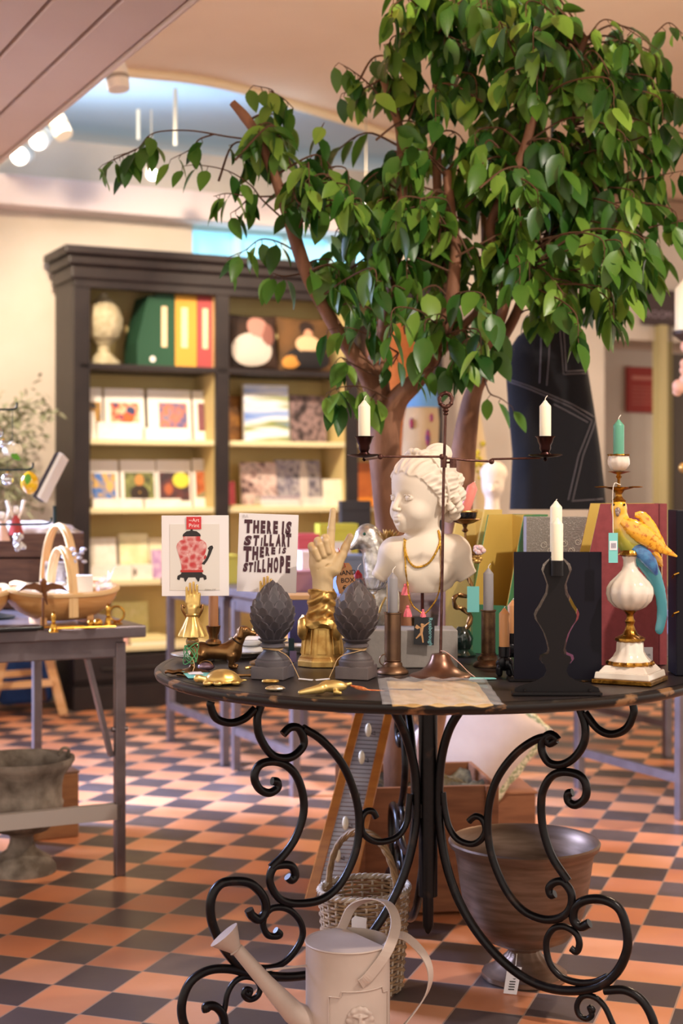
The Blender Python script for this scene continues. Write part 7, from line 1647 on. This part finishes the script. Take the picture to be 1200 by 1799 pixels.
# pale patterned cushion on the crate edge
cush = mat('pale_pink_linen', 'D9C6BC', .9, c2='CDB8AE', scale=9, bump=.2, bscale=400)
cu_ = cushion((X(835, 4.55), 4.55, .20), .34, .34, .12, -.35, .25, cush, 'pale linen cushion with a patterned green and cream border, tilted behind the bronze urn', turn=.62)
cu_.location.z = .215
mb = MB(); R = Matrix.Translation((0, 0, .165)) @ Matrix.Rotation(-.25, 4, 'X') @ Matrix.Rotation(.62, 4, 'Y')
edge = [(.165, 0, z) for z in np.linspace(-.16, .16, 12)]
mb.tube([R @ V((.158, 0, z)) for z in np.linspace(-.16, .16, 14)], .014, 8, flat=.8, fn=lambda t, a: 1+.2*math.sin(t*60)).tube([R @ V((x, 0, .158)) for x in np.linspace(-.16, .16, 14)], .014, 8, fn=lambda t, a: 1+.2*math.sin(t*60))
mb.build('patterned_border', mat('green_cream_border', '9AA078', .9, c2='E4D8B8', scale=120, lo=.45, hi=.55), cu_)
MB().box(R @ V((.150, -.008, -.13)), (.012, .004, .022)).build('cloth_label', mat('black_label', '18181A', .6), cu_, False)
# support for the cushion: second crate
c2 = thing('wooden_box', 'second brown wooden box under the tilted cushion', 'crate', (X(845, 4.62), 4.66, 0), .12)
MB().box((0, 0, .105), (.30, .22, .21)).build('boards', M_crate, c2, False, bevel=.004)
MB().box((0, 0, .2125), (.31, .23, .005)).build('top_board', M_crate, c2, False)
# bronze urn planter
Yu = YF(1758); 
M_urn = mat('brown_patinated_metal', '6A5444', .42, .6, c2='82695A', scale=10, stretch=(1, 1, 9), bump=.15)
Yu = 3.50; qu = Yu/F; rfu = YH+F*CH/Yu; su_ = S(Yu)
ur = thing('bronze_urn', 'large brown metal urn planter with a barcode tag under the table at the right', 'urn', (X(921, Yu), Yu, 0))
zr = rfu-1478
MB().lathe((0, 0, 0), [(70, 0), (73, 3), (73, 11), (66, 15), (55, 22), (42, 32), (31, 42), (27, 50), (30, 56), (42, 61)], 56, fn=lambda a, z: 1+(.025*abs(math.cos(22*a)) if z < 14 else .03*math.cos(14*a) if z > 30 else 0), M=su_).build('foot', M_urn, ur)
MB().lathe((0, 0, 0), [(20, 58), (50, 61), (78, 74), (96, 96), (107, 130), (114, 170), (118, 200), (121, zr-22), (124, zr-14), (131, zr-8), (133, zr), (130, zr+3), (126, zr), (117, zr-16), (110, 190), (100, 130), (80, 90), (.5, 76)], 72, M=su_, cap=False).build('bowl', M_urn, ur)
tagcard(ur, [(-20, -60, 60), (-24, -76, 44), (-28, -80, 38)], [(-46, -88, 2), (-24, -92, 0.8), (-14, -82, 44), (-38, -80, 46)], M_tagw, M_wick, sc=su_)
tt_ = [c for c in kids(ur) if c.name.startswith('price_tag')][0]
mb = MB()
for k in range(7):
    a = V((-41+.6*k, -87.9+1.0, 8+4.2*k)); mb.add([su_ @ V((-38+k*.9, -89.5+k*1.2, 8+4*k)), su_ @ V((-28+k*.9, -91.0+k*1.25, 8+4*k)), su_ @ V((-28+k*.9, -90.7+k*1.25, 10+4*k)), su_ @ V((-38+k*.9, -89.2+k*1.2, 10+4*k))], [(0, 1, 2, 3)])
mb.build('barcode', M_blk, tt_, False)

# ------------------------------------------------------------------ denim apron, dress forms, busts and vase behind
M_den = mat('black_denim', '0D0C11', .9, c2='15141A', scale=300, bump=.2, bscale=600); M_stc = mat('grey_stitching', '6A6468', .8)
Ya = 4.78; qa = Ya/F; ap = thing('denim_apron', 'black denim pinafore with pale stitching hanging behind the candelabrum', 'garment', P(975, 895, Ya)); sa = S(Ya)
A_ = lambda px, py, d=0: V((px-975, d, 895-py))
rows = [(895, 895, 1066, 60), (800, 900, 1056, 62), (720, 893, 1044, 66), (660, 889, 1034, 66), (635, 888, 1030, 66), (610, 897, 1026, 60), (590, 910, 1021, 52), (575, 930, 1018, 46), (550, 943, 1010, 40), (520, 948, 1002, 34), (480, 952, 995, 26), (440, 958, 985, 18)]
def denr(py):
    ys = [r[0] for r in rows][::-1]; return (np.interp(py, ys, [r[1] for r in rows][::-1]), np.interp(py, ys, [r[2] for r in rows][::-1]), np.interp(py, ys, [r[3] for r in rows][::-1]))
mb = MB(); mb.loft([(895-py, l-975, r-975, d, 0) for py in range(895, 439, -8) for (l, r, d) in [denr(py)]], 40, 2.4, sa); mb.v = [v+V((0, .003*math.sin(v.x*90)*max(0, 1-v.z/.5), 0)) for v in mb.v]; mb.build('denim_body', M_den, ap)
def asurf(px, py):
    l, r, d = denr(py); x = (px-(l+r)/2)/((r-l)/2); x = max(-.98, min(.98, x)); return sa @ V((px-975, -d/2*(1-abs(x)**2.4)**(1/2.4)-.8, 895-py))
def stitch(pts, nm='stitching'):
    q_s = []
    for (x0, y0), (x1, y1) in zip(pts[:-1], pts[1:]):
        for k in range(12): q_s.append(asurf(x0+(x1-x0)*k/12, y0+(y1-y0)*k/12))
    return MB().tube(q_s, .9*qa, 5)
SM = MB()
for pts in ([(893, 668), (925, 680), (1000, 712), (1044, 735)], [(893, 672), (925, 685), (998, 717), (1040, 742)], [(968, 712), (1034, 746)], [(1044, 740), (1020, 800), (1000, 885)], [(1036, 742), (1012, 800), (992, 885)], [(985, 550), (990, 655), (1030, 652)], [(978, 550), (985, 660), (1032, 657)], [(965, 560), (955, 690)], [(948, 570), (943, 685)], [(1000, 880), (1062, 876)]):
    m = stitch(pts); SM.add(m.v, m.f)
SM.build('stitching', M_stc, ap)
MB().tube([(sa @ A_(970, 445)), V((sa @ A_(970, 445)).to_tuple())+V((0, 0, .3)), V((0, 0, 3.0-ap.location.z))], .006, 8).build('hanging_cord', mat('black_cord', '1A1A1C', .8), ap)
def flat_on(zpx, Y): return Z(zpx, Y)
# dress form with a fish print near the trunk, wicker figure, vase and small bust on the far table
CT = .7205
def loft_thing(nm, label, cat, cx, Y, base, rows, m, par='form', p=2.0, dy=0):
    o = thing(nm, label, cat, (X(cx, Y), Y, base)); s_ = S(Y); rb = YH+F*(CH-base)/Y
    MB().loft([(rb-py, l-cx, r-cx, d) for py, l, r, d in rows], 28, p, s_).build(par, m, o); return o, s_, rb
M_bei = mat('beige_printed_linen', 'CDB48E', .85, c2='BFA47C', scale=6)
Yd = 6.25
df_, sd_, rbd = loft_thing('dress_form', 'beige printed dress form with a blue shoulder and small figures behind the trunk', 'dress form', 737, Yd, CT, [(1018, 700, 778, 50), (1000, 708, 770, 46), (940, 712, 766, 46), (860, 706, 768, 50), (790, 706, 770, 56), (740, 709, 772, 54), (700, 716, 768, 50), (670, 722, 762, 40), (655, 730, 752, 24)], M_bei)
MB().loft([(rbd-py, l-737, r-737, d) for py, l, r, d in [(716, 711, 772, 55), (700, 715, 769, 52), (672, 721, 763, 43), (650, 728, 755, 28)]], 28, 2, sd_).build('blue_yoke', mat('sky_blue_cloth', '6A9ED0', .8), df_)
m_nv = mat('navy_red_print', '2E3A6E', .8, c2='B8404A', scale=30)
for (x, y, rx, ry) in ((722, 745, 4, 10), (750, 770, 5, 16), (728, 800, 5, 8), (757, 735, 3, 8)): MB().ell(sd_ @ V((x-737, -25, rbd-y)), (rx*sd_[0][0], 4*sd_[0][0], ry*sd_[0][0]), n=10, m_=6).build('printed_figure', m_nv, df_)
M_ora = mat('orange_wicker', 'C4763A', .75, c2='A85E2C', scale=60, stretch=(1, 1, 5), bump=.6)
loft_thing('wicker_figure', 'tall orange wicker lamp base behind the left trunk of the tree', 'ornament', 706, 6.6, CT, [(1008, 686, 730, 40), (980, 690, 726, 36), (860, 688, 722, 34), (760, 684, 724, 36), (680, 682, 730, 44), (610, 684, 736, 48), (575, 690, 732, 40), (560, 700, 724, 24)], M_ora)
vs_, sv_, rbv = loft_thing('flower_vase', 'tall cream vase painted with yellow flowers behind the pink candle', 'vase', 834, 6.1, CT, [(1030, 810, 858, 44), (1000, 808, 860, 48), (900, 806, 858, 50), (820, 806, 856, 48), (770, 812, 852, 38), (735, 818, 846, 26), (722, 822, 843, 20)], mat('cream_vase_glaze', 'C8B088', .4))
mb = MB()
for k in range(26): a, b = random.uniform(-1, 1), random.uniform(0, 1); mb.ell(sv_ @ V((a*15, -22+abs(a)*4, rbv-(770+b*70))), (5*sv_[0][0], 3*sv_[0][0], 5*sv_[0][0]), n=8, m_=5)
mb.build('painted_flowers', mat('yellow_flower_paint', 'D8C22A', .5, c2='8A7A20', scale=60), vs_)
b2_ = thing('small_bust', 'small pale plaster bust of a woman, blurred behind the pink candle', 'bust', (X(866, 5.9), 5.9, CT)); s9 = S(5.9); rb9 = YH+F*(CH-CT)/5.9
def b2f(p):
    c = lambda x, y, d=0: np.array([x-866, d, rb9-y]); d = sd_ell(p, c(866, 850), (20, 20, 30)); d = su(d, sd_ell(p, c(868, 832, 4), (24, 22, 22)), 4); d = su(d, sd_cap(p, c(865, 880), c(865, 920), 12, 15), 6)
    d = su(d, sd_ell(p, c(864, 960), (40, 24, 36)), 14); d = su(d, sd_cap(p, c(860, 855, -19), c(861, 862, -24), 3, 4), 4)
    for x in (-8, 8): d = ss(d, sd_ell(p, c(864+x, 850, -22), (5, 5, 4)), 3)
    return su(d, sd_ell(p, c(864, 1030), (28, 22, 42)), 8)
sdf_obj('bust', b2f, (-50, -36, 0), (50, 36, rb9-800), 2, s9[0][0], M_bust, b2_)
# teal tumbler, shelf unit behind the hand
bx_ = fbox(596, 650, 880, 6.55, mat('charcoal_frame', '3A383C', .6), 'low dark frame standing on the far table behind the trunk', dep=.05)
# ------------------------------------------------------------------ right edge: alcove, signs, pillar and the candle figures
def wallthing(nm, label, cat, px0, px1, py0, py1, t, m, th=.02):
    s0, s1 = s_at(px0, t), s_at(px1, t); c = BL((s0+s1)/2, t, 0); z0, z1 = Z(py1, c.y), Z(py0, c.y)
    o = thing(nm, label, cat, (c.x, c.y, (z0+z1)/2), DA); MB().box((0, 0, 0), (s1-s0, th, z1-z0)).build('panel', m, o, False, bevel=.002); return o, s1-s0, z1-z0
rs, w, h = wallthing('red_sign', 'red rectangular notice with faint white text in the alcove', 'sign', 1100, 1156, 645, 725, TW+.58, mat('notice_red', '9E2C20', .6))
for k in range(5): MB().box((0, -.0115, h*.05-k*h*.09), (w*.7, .001, h*.018)).build('text_line', mat('faint_white', 'C87A6A', .6), rs, False)
MB().box((-.01, -.0115, h*.26), (w*.62, .001, h*.08)).build('heading', mat('faint_white2', 'CC8070', .6), rs, False)
ds, w, h = wallthing('dark_sign', 'dark brown wall sign with blurred pale lettering above the pillar', 'sign', 1128, 1200, 510, 572, TW-.02, mat('dark_brown_sign', '4A3A3A', .6))
text_mesh('lettering', 'ROOM', h*.3, mat('faint_lilac', 'A898A4', .6), ds, Matrix.Translation((-w*.42, -.0115, -h*.3)) @ RX, ext=.0003)
s0 = s_at(1150, TW); pil = MB(); wbox(pil, s0, s_at(1163, TW), 0, Z(548, 9.0), TW-.06, TW+.02)
struct(pil.build('trim_5', mat('khaki_cream_pillar', 'C8BC8C', .8), smooth=False))
pil = MB(); wbox(pil, s_at(1164, TW), s_at(1182, TW), 0, Z(548, 9.0), TW-.0, TW+.06); struct(pil.build('trim_6', mat('olive_khaki_reveal', '8E845C', .8), smooth=False))
pil = MB(); wbox(pil, s_at(1183, TW), s_at(1240, TW), 0, Z(600, 9.0), TW-.0, TW+.06); struct(pil.build('door_1', mat('dark_doorway_panel', '4E4640', .7), smooth=False))
Yh = 5.4; 
hf = thing('cherub_candlestick', 'dark candlestick with pink cherub figures and a white pillar candle, at the right edge', 'candle holder', (X(1212, Yh), Yh, .7205)); sh_ = S(Yh); rbh = YH+F*(CH-.7205)/Yh; qh = Yh/F
MB().lathe((0, 0, 0), [(26, 0), (26, 6), (10, 14), (8, 60), (8, rbh-700), (12, rbh-690), (9, rbh-620), (14, rbh-600), (30, rbh-588), (30, rbh-582), (.5, rbh-582)], 28, M=sh_).build('column', mat('dark_brown_column', '3A2C28', .5), hf)
mb = MB()
for (x, y, d, r) in ((-22, 680, -16, 13), (-10, 670, -22, 14), (-8, 610, -14, 12), (-14, 652, -20, 9), (-24, 688, -10, 9), (-12, 640, -14, 9), (-2, 626, -18, 10)): mb.ell(sh_ @ V((x, d, rbh-y)), r*qh, n=14, m_=10)
mb.build('cherub', mat('pink_flesh_glaze', 'D8A090', .4, c2='E0B49C', scale=20), hf)
MB().ell(sh_ @ V((-14, -12, rbh-822)), 9*qh).build('gold_knob', M_gold, hf)
candle(1212, 582, 486, 26, Yh, M_cw, 'thick white pillar candle cut by the right edge of the photo')
# ------------------------------------------------------------------ repeats share a group
GR = {'track_light': 'white track spotlights by the soffit', 'candle': 'candles on and around the round table', 'greeting_card': 'picture cards in the bookcase', 'calendar': 'calendars on the bookcase shelf', 'card_box': 'boxed cards in the bookcase',
      'book': 'books in the bookcase', 'box_file': 'box files on the top shelf of the bookcase', 'cushion': 'printed portrait cushions in the bookcase', 'trestle_table': 'grey steel display tables', 'gift_box': 'small coloured boxes on shelves and tables',
      'trug_basket': 'wooden trug baskets on the left table', 'sachet': 'white sachets in the trug baskets', 'hand_bell': 'brass hand bells', 'brass_stick': 'thin brass sticks on the left table', 'brass_ball': 'brass balls on the left table',
      'glass_bauble': 'baubles on the ornament stand', 'doll_ornament': 'doll ornaments in the brown crate', 'artichoke_finial': 'charcoal artichoke finials', 'hand_clip_stand': 'gold clip hands holding prints', 'plate': 'white plates on the round table',
      'chamberstick': 'bronze chambersticks', 'necklace': 'gold necklaces on the bust', 'elephant_candle_holder': 'black elephant candle holders', 'magazine_file': 'cloth magazine files', 'ceiling_rod': 'rods dropping from the ceiling'}
for o in list(sc.collection.objects):
    b = o.name.split('.')[0]
    if o.parent is None and 'label' in o and b in GR:
        if b == 'cushion' and 'linen' in o['label']: continue
        if b == 'magazine_file' and 'round sticker' in o['label']: continue
        o['group'] = GR[b]
